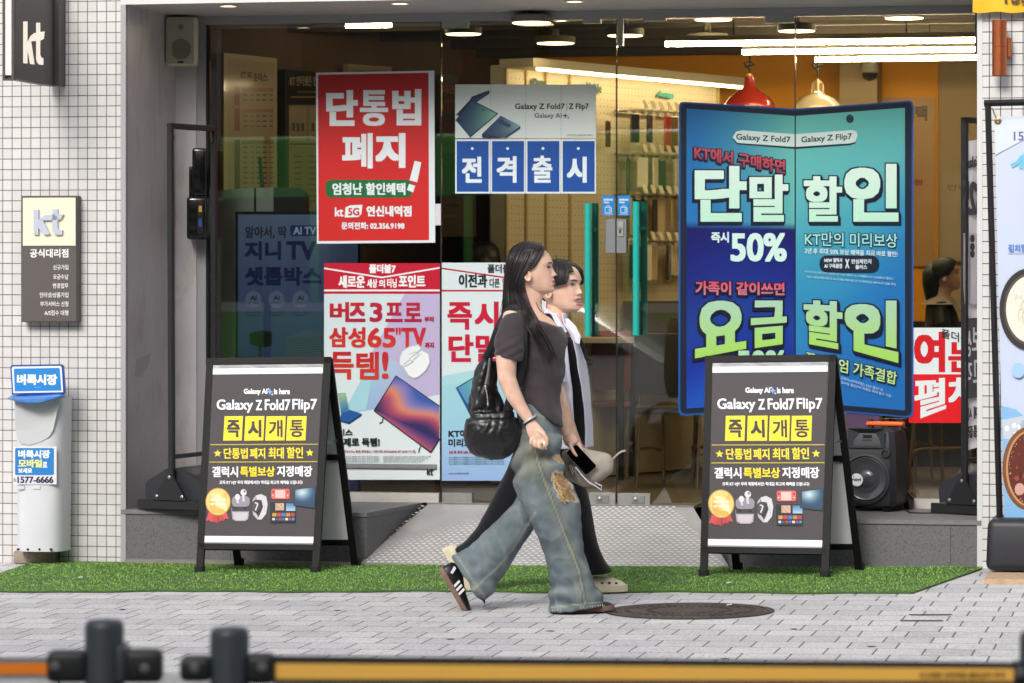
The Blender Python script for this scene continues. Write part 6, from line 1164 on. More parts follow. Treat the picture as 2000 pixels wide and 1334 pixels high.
# near hand, loosely closed
RH = lambda u, v, o=0: A_(u, v, -.235 + o); sk.tube([RH(1037, 828), RH(1043, 840), RH(1051, 852), RH(1055, 860)], [.026, .034, .037, .03], SKIN, 14, flat=.5)
for (u, v), (u2, v2), (u3, v3), r in (((1040, 855), (1037, 866), (1043, 871), .0085), ((1047, 858), (1045, 870), (1051, 874), .009), ((1054, 859), (1054, 873), (1059, 876), .0093), ((1062, 855), (1064, 870), (1066, 876), .009)): finger(sk, [RH(u, v, -.006), RH((u + u2) / 2 - 1, (v + v2) / 2, -.014), RH(u2, v2, -.012), RH(u3, v3, .004), RH(u3 + 1, v3 - 7, .014)], r, SKIN)
finger(sk, [RH(1052, 840, -.012), RH(1062, 848, -.02), RH(1068, 858, -.02), RH(1068, 868, -.014)], .0095, SKIN)
# far hand holding the phone
LH = lambda u, v, o=0: A_(u, v, .115 + o); sk.tube([LH(1107, 850), LH(1114, 860), LH(1121, 868)], [.024, .032, .026], SKIN, 14, flat=.55)
finger(sk, [LH(1112, 864, -.02), LH(1116, 874, -.032), LH(1121, 884, -.034), LH(1126, 890, -.03)], .0085, SKIN)
for k in range(4): finger(sk, [LH(1122 + 4 * k * .6, 862 + 3 * k, .008), LH(1132 + 2 * k, 868 + 5 * k, .016), LH(1136 + k, 882 + 6 * k, .016), LH(1128 + k, 892 + 6 * k, .012)], .008, SKIN)
vs, ns, fs = fuse(sk, .0030, 2); fc = facecol(MA); mb = MB(); mb.add(vs, fs, SKIN, cols=[fc(p_) for p_ in vs]); mb.build('body', PA, smooth=180, fix=False)
eyes(MA, PA, (-1, 1), .75)
# hair
HL = [(-.075, fxx(1016)), (fz_(550), fxx(1019)), (fz_(535), fxx(1023)), (fz_(528), fxx(1036)), (fz_(520), fxx(1045)), (fz_(508), fxx(1052)), (fz_(492), fxx(1062)), (fz_(484), fxx(1068)), (.2, fxx(1085))]
cap = cap_hair(MA, lambda p_: p_.x < itp(HL, p_.z), .007, '1c1618')
frontp = [(1060, 478), (1064, 488), (1054, 507), (1045, 520), (1030, 529), (1022, 545), (1025, 566), (1033, 592), (1047, 618), (1063, 648), (1076, 672), (1084, 694)]
midp = [(1040, 474), (1034, 484), (1024, 505), (1016, 524), (1010, 545), (1008, 568), (1012, 592), (1020, 614), (1030, 640), (1044, 664), (1056, 684), (1062, 706)]
backp = [(1022, 473.5), (1003, 482), (992, 498), (988, 520), (986, 545), (984, 568), (983, 588), (982, 606), (983, 620), (985, 634), (987, 648), (990, 660)]
def hy(u, v):
    z = min(fz_(v), .118); w_ = itp(WIDE, z) if z > -.06 else .06; return -(max(w_, .058 if z < .06 else w_) + .009)
for k in range(230):
    t = rnd.random(); sgn = -1 if k < 165 else 1; path = []; jit = rnd.gauss(0, 1.1); jy = rnd.uniform(-.003, .004); c = lin(mix('130e10', '463a3c', rnd.random() ** 2)); cut = 12 - (rnd.randint(0, 2))
    for i in range(cut):
        if t < .5: a, b, q = frontp[i], midp[i], t * 2
        else: a, b, q = midp[i], backp[i], t * 2 - 1
        u = a[0] + (b[0] - a[0]) * q + jit * (i / 6) * (1 if t < .9 else 1.6); v = a[1] + (b[1] - a[1]) * q + (rnd.uniform(-8, 8) if i == cut - 1 else 0)
        z = fz_(v); y = hy(u, v) * math.sqrt(max(.0, 1 - ((u - 1032) / 58) ** 4)) if v < 560 else hy(u, v) * .86
        if v < 486: y *= max(.08, (v - 472) / 14)
        if v > 586: k_ = min(1, (v - 586) / 36); y = (y if t > .5 else y * (1 - k_) - k_ * (.012 + .192 * math.sqrt(max(0, 1 - ((u - 1046) / 57) ** 2))))
        path.append(A_(u, v, (y + jy) * (1 if sgn < 0 else -1)))
    path = [V3(x) for x in spline([tuple(x) for x in path], 2)]; n_ = len(path); cap.tube(path, [.0045 * (1 - .75 * (i / n_) ** 2) + .0006 for i in range(n_)], HAIR, 6, col=c, flat=.6)
for k in range(60):
    t = rnd.random(); i0 = rnd.randint(0, 3); path = []; jit = rnd.gauss(0, 3.0)
    for i in range(i0, min(12, i0 + rnd.randint(4, 9))):
        a, b = (frontp[i], midp[i]) if t < .5 else (midp[i], backp[i]); q = (t * 2) % 1; u = a[0] + (b[0] - a[0]) * q + jit * (i - i0) / 4; v = a[1] + (b[1] - a[1]) * q - (1.5 if i < 3 else 0); y = hy(u, v) * (max(.1, (v - 471) / 15) if v < 486 else 1) - .004
        if v > 586: y = -.21 if t < .5 else -.09
        path.append(A_(u, v, y))
    cap.tube([V3(x) for x in spline([tuple(x) for x in path], 3)], .0007, HAIR, 4, col=lin('2a2224'))
for k in range(14):
    u0 = 986 + rnd.uniform(-2, 3); v0 = rnd.uniform(560, 600); cap.tube([V3(x) for x in spline([tuple(x) for x in (A_(u0, v0 - 30, -.03), A_(u0 - 1, v0, -.03), A_(u0 - 3 + rnd.uniform(-4, 2), v0 + 25, -.03), A_(u0 - 5 + rnd.uniform(-7, 3), v0 + 50, -.02))], 4)], .0008, HAIR, 4, col=lin('2a2224'))
put(cap, loft([(995, 540, 1022, 540, .045, 0), (988, 570, 1018, 570, .055, 0), (986, 600, 1016, 600, .055, .01), (988, 630, 1008, 630, .04, .02), (990, 650, 1000, 650, .02, .02)], YA, 16, 3), HAIR); cap.c[-1] = cap.c[-1]
cap.c = [c if c != (.5, .5, .5) else lin('1a1416') for c in cap.c]; cap.build('hair', PA, smooth=180, fix=False)
# tee
tee = MB(); put(tee, loft([(1001, 598, 1086, 637, .1, 0), (990, 606, 1091, 640, .165, 0), (988, 632, 1098, 640, .185, 0), (990, 662, 1107, 664, .178, 0), (996, 692, 1106, 692, .165, 0), (1003, 722, 1102, 724, .155, 0), (1011, 752, 1097, 758, .152, 0), (1018, 775, 1095, 788, .16, 0), (1024, 786, 1097, 812, .168, 0), (1030, 790, 1099, 836, .165, 0)], YA, 40), CLOTH)
put(tee, loft([(996, 608, 1030, 606, .03, -.11), (984, 614, 1030, 618, .05, -.15), (973, 640, 1027, 652, .058, -.185), (967, 668, 1023, 684, .060, -.2), (963, 694, 1019, 708, .061, -.207)], YA, 24, 4), CLOTH)
put(tee, loft([(1040, 612, 1076, 612, .05, .14), (1046, 650, 1096, 650, .055, .18), (1056, 700, 1098, 700, .055, .2)], YA, 20, 4), CLOTH)
vs, ns, fs = fuse(tee, .0065, 2); out = []
for p_, n_ in zip(vs, ns):
    u, v = upx(p_); f = 0
    k1 = math.exp(-((v - 745) / 55) ** 2); ph = (u * .55 - v * .9) * .09; f += .0075 * k1 * math.sin(ph + 3 * nz(p_, 6, 6, 6)) * (.6 + nz(p_, 9, 9, 9)); f += .0065 * nz(p_, 9, 8, 15) + .003 * nz(p_, 22, 14, 30); f += .003 * math.exp(-((v - 690) / 25) ** 2) * math.sin(v * .35 + u * .2) * (u < 1020)
    out.append(p_ + n_ * f)
mb = MB(); mb.add(out, fs, CLOTH, cols=[[c * (.9 + .25 * nz(p_, 4, 4, 4)) for c in lin('453e42')] for p_ in out]); mb.build('tee_shirt', PA, smooth=180, fix=False)
mb = MB(); mb.tube([A_(1047, 590, -.058), A_(1052, 603, -.075), A_(1061, 612, -.085), A_(1069, 617, -.07)], .0016, M_dark, 6); mb.build('necklace', PA)
mb = MB(); c = A_(1034, 819, -.225); d = (ar[-1] - ar[-3]).normalized(); mb.lathe(c - d * .004, [(.031, 0), (.033, .004), (.031, .008)], mat('bracelet', 'c9cbd2', rough=.3, metal=.4), 24, d, cap=False); mb.lathe(c + d * .006, [(.030, 0), (.032, .003), (.030, .006)], M_dark, 24, d, cap=False); mb.build('bracelet', PA)
mb = MB(); mb.lathe(RH(1063, 865, -.012), [(.0098, -.002), (.0108, 0), (.0098, .003)], mat('silver_ring', 'd8d8da', metal=.9, rough=.2), 16, (0.1, 0, 1), cap=False); mb.build('ring', PA)
# jeans
jn = MB(); put(jn, loft([(1024, 768, 1084, 778, .125, 0), (1019, 787, 1086, 797, .148, 0), (1012, 834, 1094, 836, .168, 0), (1008, 868, 1097, 868, .17, 0), (1010, 892, 1090, 896, .16, 0)], YA, 36), DENIM)
put(jn, loft([(1006, 850, 1097, 850, .09, -.075), (1000, 893, 1097, 893, .098, -.08), (1001, 928, 1103, 928, .1, -.082), (1012, 969, 1128, 965, .1, -.085), (1034, 1016, 1135, 1008, .098, -.085), (1048, 1045, 1137, 1040, .098, -.085), (1059, 1074, 1140, 1070, .1, -.085), (1069, 1103, 1148, 1100, .104, -.085), (1073, 1132, 1159, 1130, .108, -.085), (1073, 1162, 1172, 1158, .112, -.085), (1072, 1194, 1184, 1181, .115, -.085)], YA, 36), DENIM)
put(jn, loft([(1012, 888, 1092, 905, .085, .085), (1004, 925, 1075, 975, .095, .09), (1009, 972, 1043, 1034, .09, .095), (966, 1021, 1021, 1065, .092, .095), (914, 1068, 984, 1122, .1, .1), (882, 1086, 947, 1183, .105, .1)], YA, 32, 5), DENIM)
vs, ns, fs = fuse(jn, .0075, 2); out = []; cols = []; seam = [(1040, 850), (1051, 904), (1077, 975), (1106, 1051), (1130, 1115), (1143, 1178)]; seam2 = [(1046, 1000), (1000, 1075), (970, 1110), (925, 1150)]
def dist(P_, u, v):
    b = 1e9
    for (x0, y0), (x1, y1) in zip(P_, P_[1:]):
        l2 = (x1 - x0) ** 2 + (y1 - y0) ** 2; k = max(0, min(1, ((u - x0) * (x1 - x0) + (v - y0) * (y1 - y0)) / l2)); b = min(b, math.hypot(u - x0 - k * (x1 - x0), v - y0 - k * (y1 - y0)))
    return b
rip = [(1079, 926), (1100, 924), (1113, 950), (1128, 979), (1096, 976), (1084, 950)]; rip2 = [(1082, 893), (1095, 889), (1097, 905), (1090, 903)]
for p_, n_ in zip(vs, ns):
    u, v = upx(p_); near = n_.y < .3; f = 0
    f += .0045 * (noise.noise(V3((p_.x * 9 + p_.z * 4, p_.y * 5, p_.z * 13 - p_.x * 5)))) + .004 * noise.noise(V3((p_.x * 26 + 8 * p_.z, p_.y * 9, p_.z * 30)))
    k = math.exp(-((v - 1165) / 38) ** 2); f += .013 * k * math.sin(v * .17 + 4 * nz(p_, 7, 7, 3)) * (.5 + .8 * nz(p_, 8, 5, 8)); k = math.exp(-((v - 905) / 45) ** 2); f += .009 * k * math.sin((u * .6 + v) * .11 + 3 * nz(p_, 6, 6, 6))
    if near and u > 1040: f += .0025 * gs(dist(seam, u, v), 2.5)
    rg = (1 - min(1, abs(noise.noise(V3((p_.x * 8 + p_.z * 7, p_.y * 4, p_.z * 6 - p_.x * 9)))) * 7)) * max(0, .5 + nz(p_, 5, 5, 4)); f += .0045 * rg
    out.append(p_ + n_ * f)
    a = nz(p_, 7, 7, 5) * .5 + nz(p_, 18, 18, 14) * .35 + nz(p_, 50, 50, 22) * .25; c = mix('4f5b62', '879194', .42 + a * .52); c = mix(c, '363f44', max(0, -f * 75)); c = mix(c, '959b94', max(0, f * 45))  # fold shading painted into the denim: hollows darkened, ridges lightened
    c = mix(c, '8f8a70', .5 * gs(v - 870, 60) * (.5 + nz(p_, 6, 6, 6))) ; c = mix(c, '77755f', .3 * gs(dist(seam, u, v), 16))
    c = mix(c, 'a4aaa6', .22 * rg)
    if near:
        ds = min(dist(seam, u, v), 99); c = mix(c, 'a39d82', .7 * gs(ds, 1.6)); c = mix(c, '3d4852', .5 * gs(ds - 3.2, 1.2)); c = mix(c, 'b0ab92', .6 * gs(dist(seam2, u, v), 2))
        for P_ in ([(1072, 1187), (1183, 1175)], [(1006, 845), (1030, 840)], [(1044, 808), (1062, 815), (1068, 800)], [(889, 1082), (950, 1172)]): c = mix(c, 'b4ae94', .6 * gs(dist(P_, u, v), 1.5))
        ju, jv = u + 5 * nz(p_, 45, 45, 45), v + 5 * nz(p_, 50, 40, 60)
        if pip(ju, jv, rip): c = mix('a78a68', '7d6449', .5 + nz(p_, 60, 60, 90))
        elif dist(rip + rip[:1], ju, jv) < 2.5: c = mix(c, 'd2cbb4', .7)
        if pip(u, v, rip2): c = mix('c79b66', 'b08858', .5)
        elif dist(rip2 + rip2[:1], u, v) < 2: c = mix(c, 'd2cbb4', .6)
    cols.append(lin(c))
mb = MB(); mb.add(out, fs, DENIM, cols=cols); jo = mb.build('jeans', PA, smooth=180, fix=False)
mb = MB()
for k in range(46):
    y = rnd.random(); a = V3((1080 + 18 * y + rnd.uniform(-3, 2), 926 + 50 * y, 0)); ln = rnd.uniform(12, 26); pth = [A_(a.x + ln * t + rnd.uniform(-1, 1), a.y + (7 * math.sin(3 * t) + 8 * t) + rnd.uniform(-1, 1), -.19 + .03 * t + .04 * t * t - .008 * math.sin(3.1 * t)) for t in (0, .33, .66, 1)]; mb.tube(pth, .0012, DENIM, 4, col=lin(rnd.choice(['d8b478', 'c89e62', 'e2c898', 'b98a52', 'd9cfb4'])))
for k in range(40): u = 1072 + 110 * k / 40 + rnd.uniform(-1, 1); v = 1193 - 11 * k / 40; mb.tube([A_(u, v - 2, -.198 + .02 * abs(k / 20 - 1)), A_(u + rnd.uniform(-2, 2), v + rnd.uniform(1, 3.5), -.2 + .02 * abs(k / 20 - 1))], .0011, DENIM, 4, col=lin(rnd.choice(['c9c3ac', '8d9496', '5c6870'])))
mb.build('frayed_threads', jo, fix=False)
# sneakers: built pointing along +x with the sole at z = 0, then posed
def shoe(name, th, heel, ang, ln, dy, Y, kind):
    a = yp(*heel, Y + dy); R = Matrix.Translation(a) @ Matrix.Rotation(-ang, 4, 'Y') @ Matrix.Scale(ln / .27, 4)
    secs = [(0, .026, .07), (.012, .034, .082), (.05, .038, .088), (.09, .038, .085), (.13, .041, .068), (.17, .046, .055), (.21, .046, .047), (.245, .038, .04), (.264, .022, .03), (.27, .008, .022)] if kind == 'sneaker' else [(0, .03, .055), (.012, .04, .07), (.05, .044, .075), (.09, .046, .074), (.13, .05, .075), (.17, .054, .072), (.21, .054, .064), (.245, .046, .053), (.264, .03, .04), (.272, .012, .028)]
    base = .02 if kind == 'sneaker' else .028; rows = []; sole = []
    for x, w_, h in secs:
        r = []
        for k in range(20): t = 2 * math.pi * k / 20; c, s = math.cos(t), math.sin(t); r.append(R @ V3((x, w_ * math.copysign(abs(c) ** .75, c) * (.98 if s < 0 else (1 - .35 * s ** 2)), base + (h - base) * max(0, s) if s > 0 else base + s * .004)))
        rows.append(r); sole.append([R @ V3((x + (.006 if x > .2 else -.004 if x < .02 else 0), w_ * 1.09 * c, z)) for c, z in ((-1, .0), (-1.04, base * .5), (-1, base + .004), (1, base + .004), (1.04, base * .5), (1, 0))])
    if kind == 'sneaker':
        m1, m2, m3 = mat('black_leather_shoe', '17171a', rough=.38), mat('gum_sole', '76594c', rough=.6), mat('white_stripe', 'dcdce0', rough=.45)
        mb = MB(); mb.grid(rows, m1, close=True, caps=True); o = mb.build('shoe', th, smooth=60); mb = MB(); mb.grid(sole, m2, close=True, caps=True); mb.build('sole', o, smooth=35)
        for x in (.1, .122, .144):
            mb = MB(); mb.prism([R @ V3((x + dx, -(.0425 + .004 * (x - .1) / .044 - (z - .026) * .12), z)) for dx, z in ((0, .026), (.012, .026), (.002, .062), (-.01, .062))], R.to_3x3() @ V3((0, -.0016, 0)), m3); mb.build('stripe', o)
        mb = MB(); mb.prism([R @ V3((x, -.0415 + (z - .04) * .1, z)) for x, z in ((.02, .075), (.035, .078), (.05, .05), (.04, .042))], R.to_3x3() @ V3((0, -.0016, 0)), m3); mb.build('heel_tab', o)
    else:
        m1, m2 = mat('cream_foam', 'd9cfb6', rough=.5), mat('cream_sole', 'cdc2a6', rough=.55); mb = MB(); mb.grid(rows, m1, close=True, caps=True); o = mb.build('shoe', th, smooth=60); mb = MB(); mb.grid([[q for q in r] for r in sole], m2, close=True, caps=True); mb.build('sole', o, smooth=35)
        mb = MB()
        for x in (.15, .185, .22): mb.rbox(R @ V3((x, -(.053 - .2 * max(0, x - .19)), .046 - .06 * max(0, x - .18))), (.016 * ln / .27, .008, .009 * ln / .27), mat('clog_hole', '5a2620', rough=.8), .003, 2, R.to_3x3().normalized().to_4x4() @ Matrix.Rotation(.12 if x < .2 else .5, 4, 'Z'))
        mb.build('vent_hole', o)
shoe('shoe', PA, (857, 1112), math.radians(-60), .247, .095, YA, 'sneaker'); shoe('shoe', PA, (1088, 1200), math.radians(5), .247, -.085, YA, 'sneaker')

# what she carries
BG = thing('shoulder_bag', A_(960, 898, -.05), 'slouchy black leather shoulder bag hanging behind the woman in jeans', 'bag'); LEA = mat('black_leather', '141416', rough=.4, coat=.15, bump=(240, .15, .002))
bg_ = MB(); put(bg_, loft([(945, 698, 962, 700, .02, -.06), (933, 712, 968, 712, .045, -.06), (924, 735, 970, 735, .055, -.06), (918, 765, 976, 765, .062, -.06), (914, 792, 984, 792, .066, -.065), (918, 815, 990, 815, .06, -.07), (925, 840, 990, 840, .05, -.07)], YA, 28), LEA)
put(bg_, loft([(916, 806, 1004, 803, .06, -.11), (909, 818, 1010, 814, .085, -.115), (905, 838, 1015, 834, .1, -.115), (907, 858, 1016, 854, .1, -.115), (914, 876, 1011, 872, .09, -.115), (930, 890, 998, 888, .07, -.115), (952, 897, 980, 897, .03, -.115)], YA, 36), LEA)
vs, ns, fs = fuse(bg_, .0055, 2); out = []
for p_, n_ in zip(vs, ns):
    u, v = upx(p_); f = .010 * (abs(nz(p_, 15, 10, 10)) - .2) + .007 * (abs(nz(p_, 30, 24, 26)) - .2)
    if v > 800: k = gs(v - 826, 22); f += .007 * k * (abs(math.sin(u * .16 + 4.5 * nz(p_, 9, 9, 5))) - .5) * (.6 + 1.2 * nz(p_, 16, 16, 6)) ; f -= .014 * gs(v - 812, 4.5)
    else: f += .004 * math.sin(u * .25 + v * .05)
    out.append(p_ + n_ * f)
mb = MB(); mb.add(out, fs, LEA); mb.build('bag_body', BG, smooth=180, fix=False)
mb = MB(); mb.tube([V3(x) for x in spline([tuple(x) for x in (A_(948, 705, -.06), A_(962, 678, -.1), A_(976, 640, -.13), A_(992, 612, -.11), A_(1006, 603, -.1), A_(1016, 614, -.13), A_(1022, 650, -.195), A_(1020, 700, -.185), A_(1010, 745, -.165), A_(995, 790, -.14), A_(990, 812, -.13))], 4)], .011, mat('black_webbing', '161618', rough=.7), 8, flat=2.0, up=(0, 1, 0)); mb.build('strap', BG)
mb = MB(); mb.tube([A_(948, 755, -.155), A_(951, 770, -.16), A_(953, 788, -.165)], .003, M_alu, 6); ball(mb, A_(948, 756, -.155), (.006, .004, .008), M_alu); ball(mb, A_(953, 790, -.165), (.005, .004, .008), M_alu); mb.build('zip_pull', BG)
mb = MB(); mb.tube([A_(938, 795, -.14), A_(945, 770, -.15), A_(952, 752, -.145), A_(955, 730, -.13), A_(958, 700, -.11)], [.012, .016, .016, .011, .009], LEA, 10, flat=.6); mb.build('side_flap', BG)
PH = thing('mobile_phone', A_(1135, 900, .09), 'black mobile phone with pale rim held screen outward by the woman in jeans', 'phone'); q = [A_(1125, 866, .088), A_(1167, 911, .1), A_(1145, 930, .088), A_(1104, 884, .076)]; nn = (q[1] - q[0]).cross(q[3] - q[0]).normalized(); nn = nn if nn.y < 0 else -nn
def rq(q, r, n=5):
    o = []
    for i in range(4):
        a, b, c = q[i - 1], q[i], q[(i + 1) % 4]; d0, d1 = (a - b).normalized() * r, (c - b).normalized() * r
        for k in range(n): t = math.pi / 2 * k / (n - 1); o.append(b + d0 * (1 - math.sin(t)) + d1 * (1 - math.cos(t)))
    return o
cq = sum(q, V3()) / 4; mb = MB(); mb.prism(rq(q, .012), -nn * .008, mat('phone_rim', 'b9a184', rough=.3, metal=.7)); mb.build('case', PH); mb = MB(); mb.prism([x + nn * .0006 for x in rq([cq + (x - cq) * .96 for x in q], .011)], -nn * .0005, mat('phone_screen', '030304', rough=.12, spec=.25)); mb.build('screen', PH)
CP = thing('cap', A_(1150, 950, .16), 'crumpled beige cap with white cord held behind the black phone', 'cap'); cpm = mat('beige_cotton', 'a59c90', rough=.85, var=.08, vscale=30, bump=(600, .3, .001)); bg_ = MB()
put(bg_, loft([(1098, 882, 1104, 930, .02, .16), (1112, 876, 1112, 938, .05, .17), (1130, 874, 1128, 946, .065, .18), (1150, 877, 1146, 950, .068, .18), (1172, 882, 1168, 944, .06, .18), (1190, 889, 1186, 930, .045, .18), (1199, 900, 1197, 920, .02, .18)], YA, 24, 4), cpm)
vs, ns, fs = fuse(bg_, .005, 1); mb = MB(); mb.add([p_ + n_ * (.007 * nz(p_, 18, 14, 14) + .004 * math.sin(40 * (p_.x * 1.2 + p_.z)) * nz(p_, 9, 9, 9)) for p_, n_ in zip(vs, ns)], fs, cpm); mb.build('crown', CP, smooth=180, fix=False)
mb = MB(); mb.tube([A_(1124, 912, .09), A_(1136, 928, .08), A_(1150, 942, .08), A_(1164, 950, .09), A_(1174, 957, .1), A_(1175, 949, .1), A_(1162, 943, .09)], .0035, mat('white_cord', 'c9c9d4', rough=.7), 8); mb.build('cord', CP); mb = MB(); mb.tube([A_(1196, 897, .17), A_(1204, 889, .16), A_(1213, 882, .16), A_(1222, 880, .16)], .0045, cpm, 8, flat=.4); mb.build('tail_strap', CP)
p = Print(lambda u, v: A_(u, v, .107 - (u - 1100) * .001), V3((0, -1, 0)), PAINT); p.poly([(1108, 903), (1115, 904), (1122, 918), (1124, 932), (1117, 931), (1110, 918)], '5c564e'); p.line([(1111, 908), (1119, 926)], 1, 'c9c2b4'); p.line([(1114, 907), (1121, 922)], 1, 'c9c2b4'); p.build('patch', CP)

# ---- woman behind, turned a little towards the street
YB = 16.25; B = lambda u, v, dy=0: yp(u, v, YB + dy); SB = YB / F / S_
PB = thing('person', gp(1080, 1156), 'smiling woman in open white shirt, black top and wide black trousers, walking behind', 'person', 'two women walking')
MBm = Matrix.Translation(B(1094.5, 562.5)) @ Matrix.Rotation(-.54, 4, 'Z') @ Matrix.Rotation(.02, 4, 'Y') @ Matrix.Scale(SB * 1.04, 4)
sk = MB(); head(sk, MBm, SKIN, 1.0)
put(sk, loft([(1070, 588, 1116, 604, .05, 0), (1068, 604, 1108, 618, .052, 0), (1064, 622, 1106, 634, .07, 0), (1052, 645, 1118, 650, .14, 0), (1050, 690, 1125, 690, .13, 0)], YB, 24), SKIN)
sk.tube([B(1060, 650, -.15), B(1075, 730, -.21), B(1095, 790, -.21), B(1118, 850, -.17), B(1130, 875, -.14)], [.045, .043, .038, .028, .024], SKIN, 14); sk.tube([B(1075, 650, .15), B(1085, 730, .2), B(1100, 800, .2), B(1110, 850, .2)], [.045, .042, .036, .026], SKIN, 14)
sk.tube([B(1129, 872, -.145), B(1138, 886, -.14), B(1146, 895, -.135)], [.024, .033, .026], SKIN, 12, flat=.55); sk.tube([B(1110, 848, .2), B(1114, 866, .2), B(1116, 878, .2)], [.024, .033, .026], SKIN, 12, flat=.55)
for k in range(4): finger(sk, [B(1146 + k, 889 + 4 * k, -.14), B(1156 + k, 894 + 5 * k, -.145), B(1161 + k, 902 + 5 * k, -.13), B(1157 + k, 909 + 5 * k, -.115)], .0085, SKIN); finger(sk, [B(1110 + 3.4 * k, 874, .2), B(1110 + 3.4 * k, 886, .205), B(1111 + 3.2 * k, 895, .2), B(1114 + 3 * k, 899, .19)], .0085, SKIN)
finger(sk, [B(1140, 882, -.16), B(1150, 884, -.17), B(1158, 890, -.165)], .009, SKIN); finger(sk, [B(1118, 862, .18), B(1124, 872, .17), B(1126, 882, .17)], .009, SKIN)
vs, ns, fs = fuse(sk, .0032, 2); fc = facecol(MBm, 1.0); mb = MB(); mb.add(vs, fs, SKIN, cols=[fc(p_) for p_ in vs]); mb.build('body', PB, smooth=180, fix=False); eyes(MBm, PB, (-1, 1), .9)
tm = MB(); rr = []
for v in (553.0, 554.4, 555.8): rr.append([MBm @ (headpt(fz_(v), math.radians(a), 0, 1.0) * 1.0 + V3((.0032 * math.cos(math.radians(a * 1.3)), 0, 0))) for a in range(-15, 16, 3)])
tm.grid(rr, mat('teeth', 'f2ece2', rough=.3)); tm.build('teeth', PB, smooth=180)
HB = [(-.075, fxx(1012)), (fz_(556), fxx(1014)), (fz_(540), fxx(1022)), (fz_(530), fxx(1048)), (fz_(515), fxx(1060)), (fz_(500), fxx(1066)), (fz_(490), fxx(1069)), (.2, fxx(1085))]
cap = cap_hair(MBm, lambda p_: p_.x < itp(HB, p_.z) - abs(p_.y) * .1, .009, '171315')
for k in range(150):
    s = -1 if k < 105 else 1; t = rnd.random(); path = []; a0 = s * (.25 + .1 * rnd.random()); c = lin(mix('141012', '352b2c', rnd.random() ** 2))
    for i in range(9):
        q = i / 8; z = .113 - q * (.085 + .06 * t); tt = s * ((.35 + 2.5 * t) + (1 - math.cos(q * 1.6)) * .25 * (1 - t)) * (1 if i else .9); path.append(MBm @ (headpt(min(z, .116), tt, .011 + .003 * math.sin(k) + .004 * q) + V3((0, 0, .004 if i == 0 else 0))))
    if t < .12: path = path[:5]
    cap.tube([V3(x) for x in spline([tuple(x) for x in path], 2)], .0042, HAIR, 6, col=c, flat=.6)
for k in range(9): a = rnd.uniform(-.3, .5); p0 = MBm @ V3((a * .05, rnd.uniform(-.05, .05), .118)); cap.tube([p0, p0 + V3((-.02, 0, .008)), p0 + V3((-.04 + .06 * rnd.random(), 0, .014 + .01 * rnd.random()))], .0006, HAIR, 4, col=lin('1c1618'))
cap.build('hair', PB, smooth=180, fix=False)
inn = MB(); put(inn, loft([(1066, 636, 1106, 650, .09, 0), (1054, 655, 1122, 662, .15, 0), (1048, 690, 1132, 692, .15, 0), (1046, 740, 1138, 740, .145, 0), (1048, 800, 1140, 800, .145, 0), (1050, 860, 1140, 860, .15, 0)], YB, 32), CLOTH)
mb = MB(); mb.grid(loft([(1066, 636, 1106, 650, .09, 0), (1054, 655, 1122, 662, .15, 0), (1048, 690, 1132, 692, .15, 0), (1046, 740, 1138, 740, .145, 0), (1048, 800, 1140, 800, .145, 0), (1050, 860, 1140, 860, .15, 0)], YB, 32), CLOTH, close=True); mb.c = [lin('15151b')] * len(mb.v); mb.build('black_top', PB, smooth=180)
sh = MB(); rows = loft([(1052, 606, 1106, 612, .1, 0), (1046, 622, 1112, 634, .16, 0), (1040, 642, 1128, 652, .185, 0), (1038, 680, 1138, 684, .19, 0), (1038, 730, 1146, 730, .185, 0), (1040, 790, 1152, 790, .185, 0), (1044, 840, 1156, 840, .19, 0), (1048, 874, 1157, 872, .195, 0)], YB, 60, 5, gap=(math.radians(-70), math.radians(-70 - 340)))
NR = len(rows)
for i, r in enumerate(rows):
    for k, p_ in enumerate(r):
        e = min(k, len(r) - 1 - k); q = i / NR; f = .009 * noise.noise(V3((p_.x * 16, p_.y * 10, p_.z * 4))) + .005 * noise.noise(V3((p_.x * 30, p_.y * 10, p_.z * 12))); r[k] = p_ + V3((f + .012 * q * math.sin(k * .55) , f - .012 * gs(e, 1.5), 0))
sh.grid(rows, CLOTH); sh.c = [lin('d3d3e2')] * len(sh.v); o = sh.build('white_shirt', PB, smooth=180); md = o.modifiers.new('thickness', 'SOLIDIFY'); md.thickness = .003
mb = MB()   # collar wings and sleeves
for pts in ([(1062, 600), (1070, 604), (1092, 622), (1108, 648), (1100, 652), (1084, 640), (1068, 622)], [(1104, 622), (1110, 622), (1124, 636), (1134, 656), (1132, 672), (1120, 668), (1108, 645)]): a = [B(u, v, -.13 - .0010 * (u - 1060) + (.06 if u > 1103 else 0)) for u, v in pts]; mb.prism(a, V3((0, .006, 0)), CLOTH, lin('dadae8'))
mb.build('collar', PB, smooth=30)
mb = MB(); put(mb, loft([(1046, 640, 1086, 644, .05, -.15), (1052, 690, 1096, 690, .06, -.19), (1058, 745, 1106, 745, .062, -.2)], YB, 20), CLOTH); put(mb, loft([(1060, 640, 1106, 650, .05, .15), (1064, 690, 1110, 690, .06, .19), (1070, 760, 1116, 760, .062, .2)], YB, 20), CLOTH); mb.c = [lin('d3d3e2')] * len(mb.v); mb.build('sleeve', PB, smooth=60)
tr = MB(); put(tr, loft([(1046, 800, 1136, 800, .14, 0), (1040, 860, 1138, 860, .165, 0), (1036, 905, 1136, 905, .165, 0)], YB, 32), CLOTH)
put(tr, loft([(1050, 880, 1136, 880, .09, -.08), (1068, 930, 1140, 930, .1, -.08), (1088, 990, 1153, 990, .1, -.08), (1105, 1050, 1166, 1048, .1, -.08), (1118, 1095, 1180, 1092, .102, -.08), (1128, 1126, 1197, 1116, .108, -.08)], YB, 32), CLOTH)
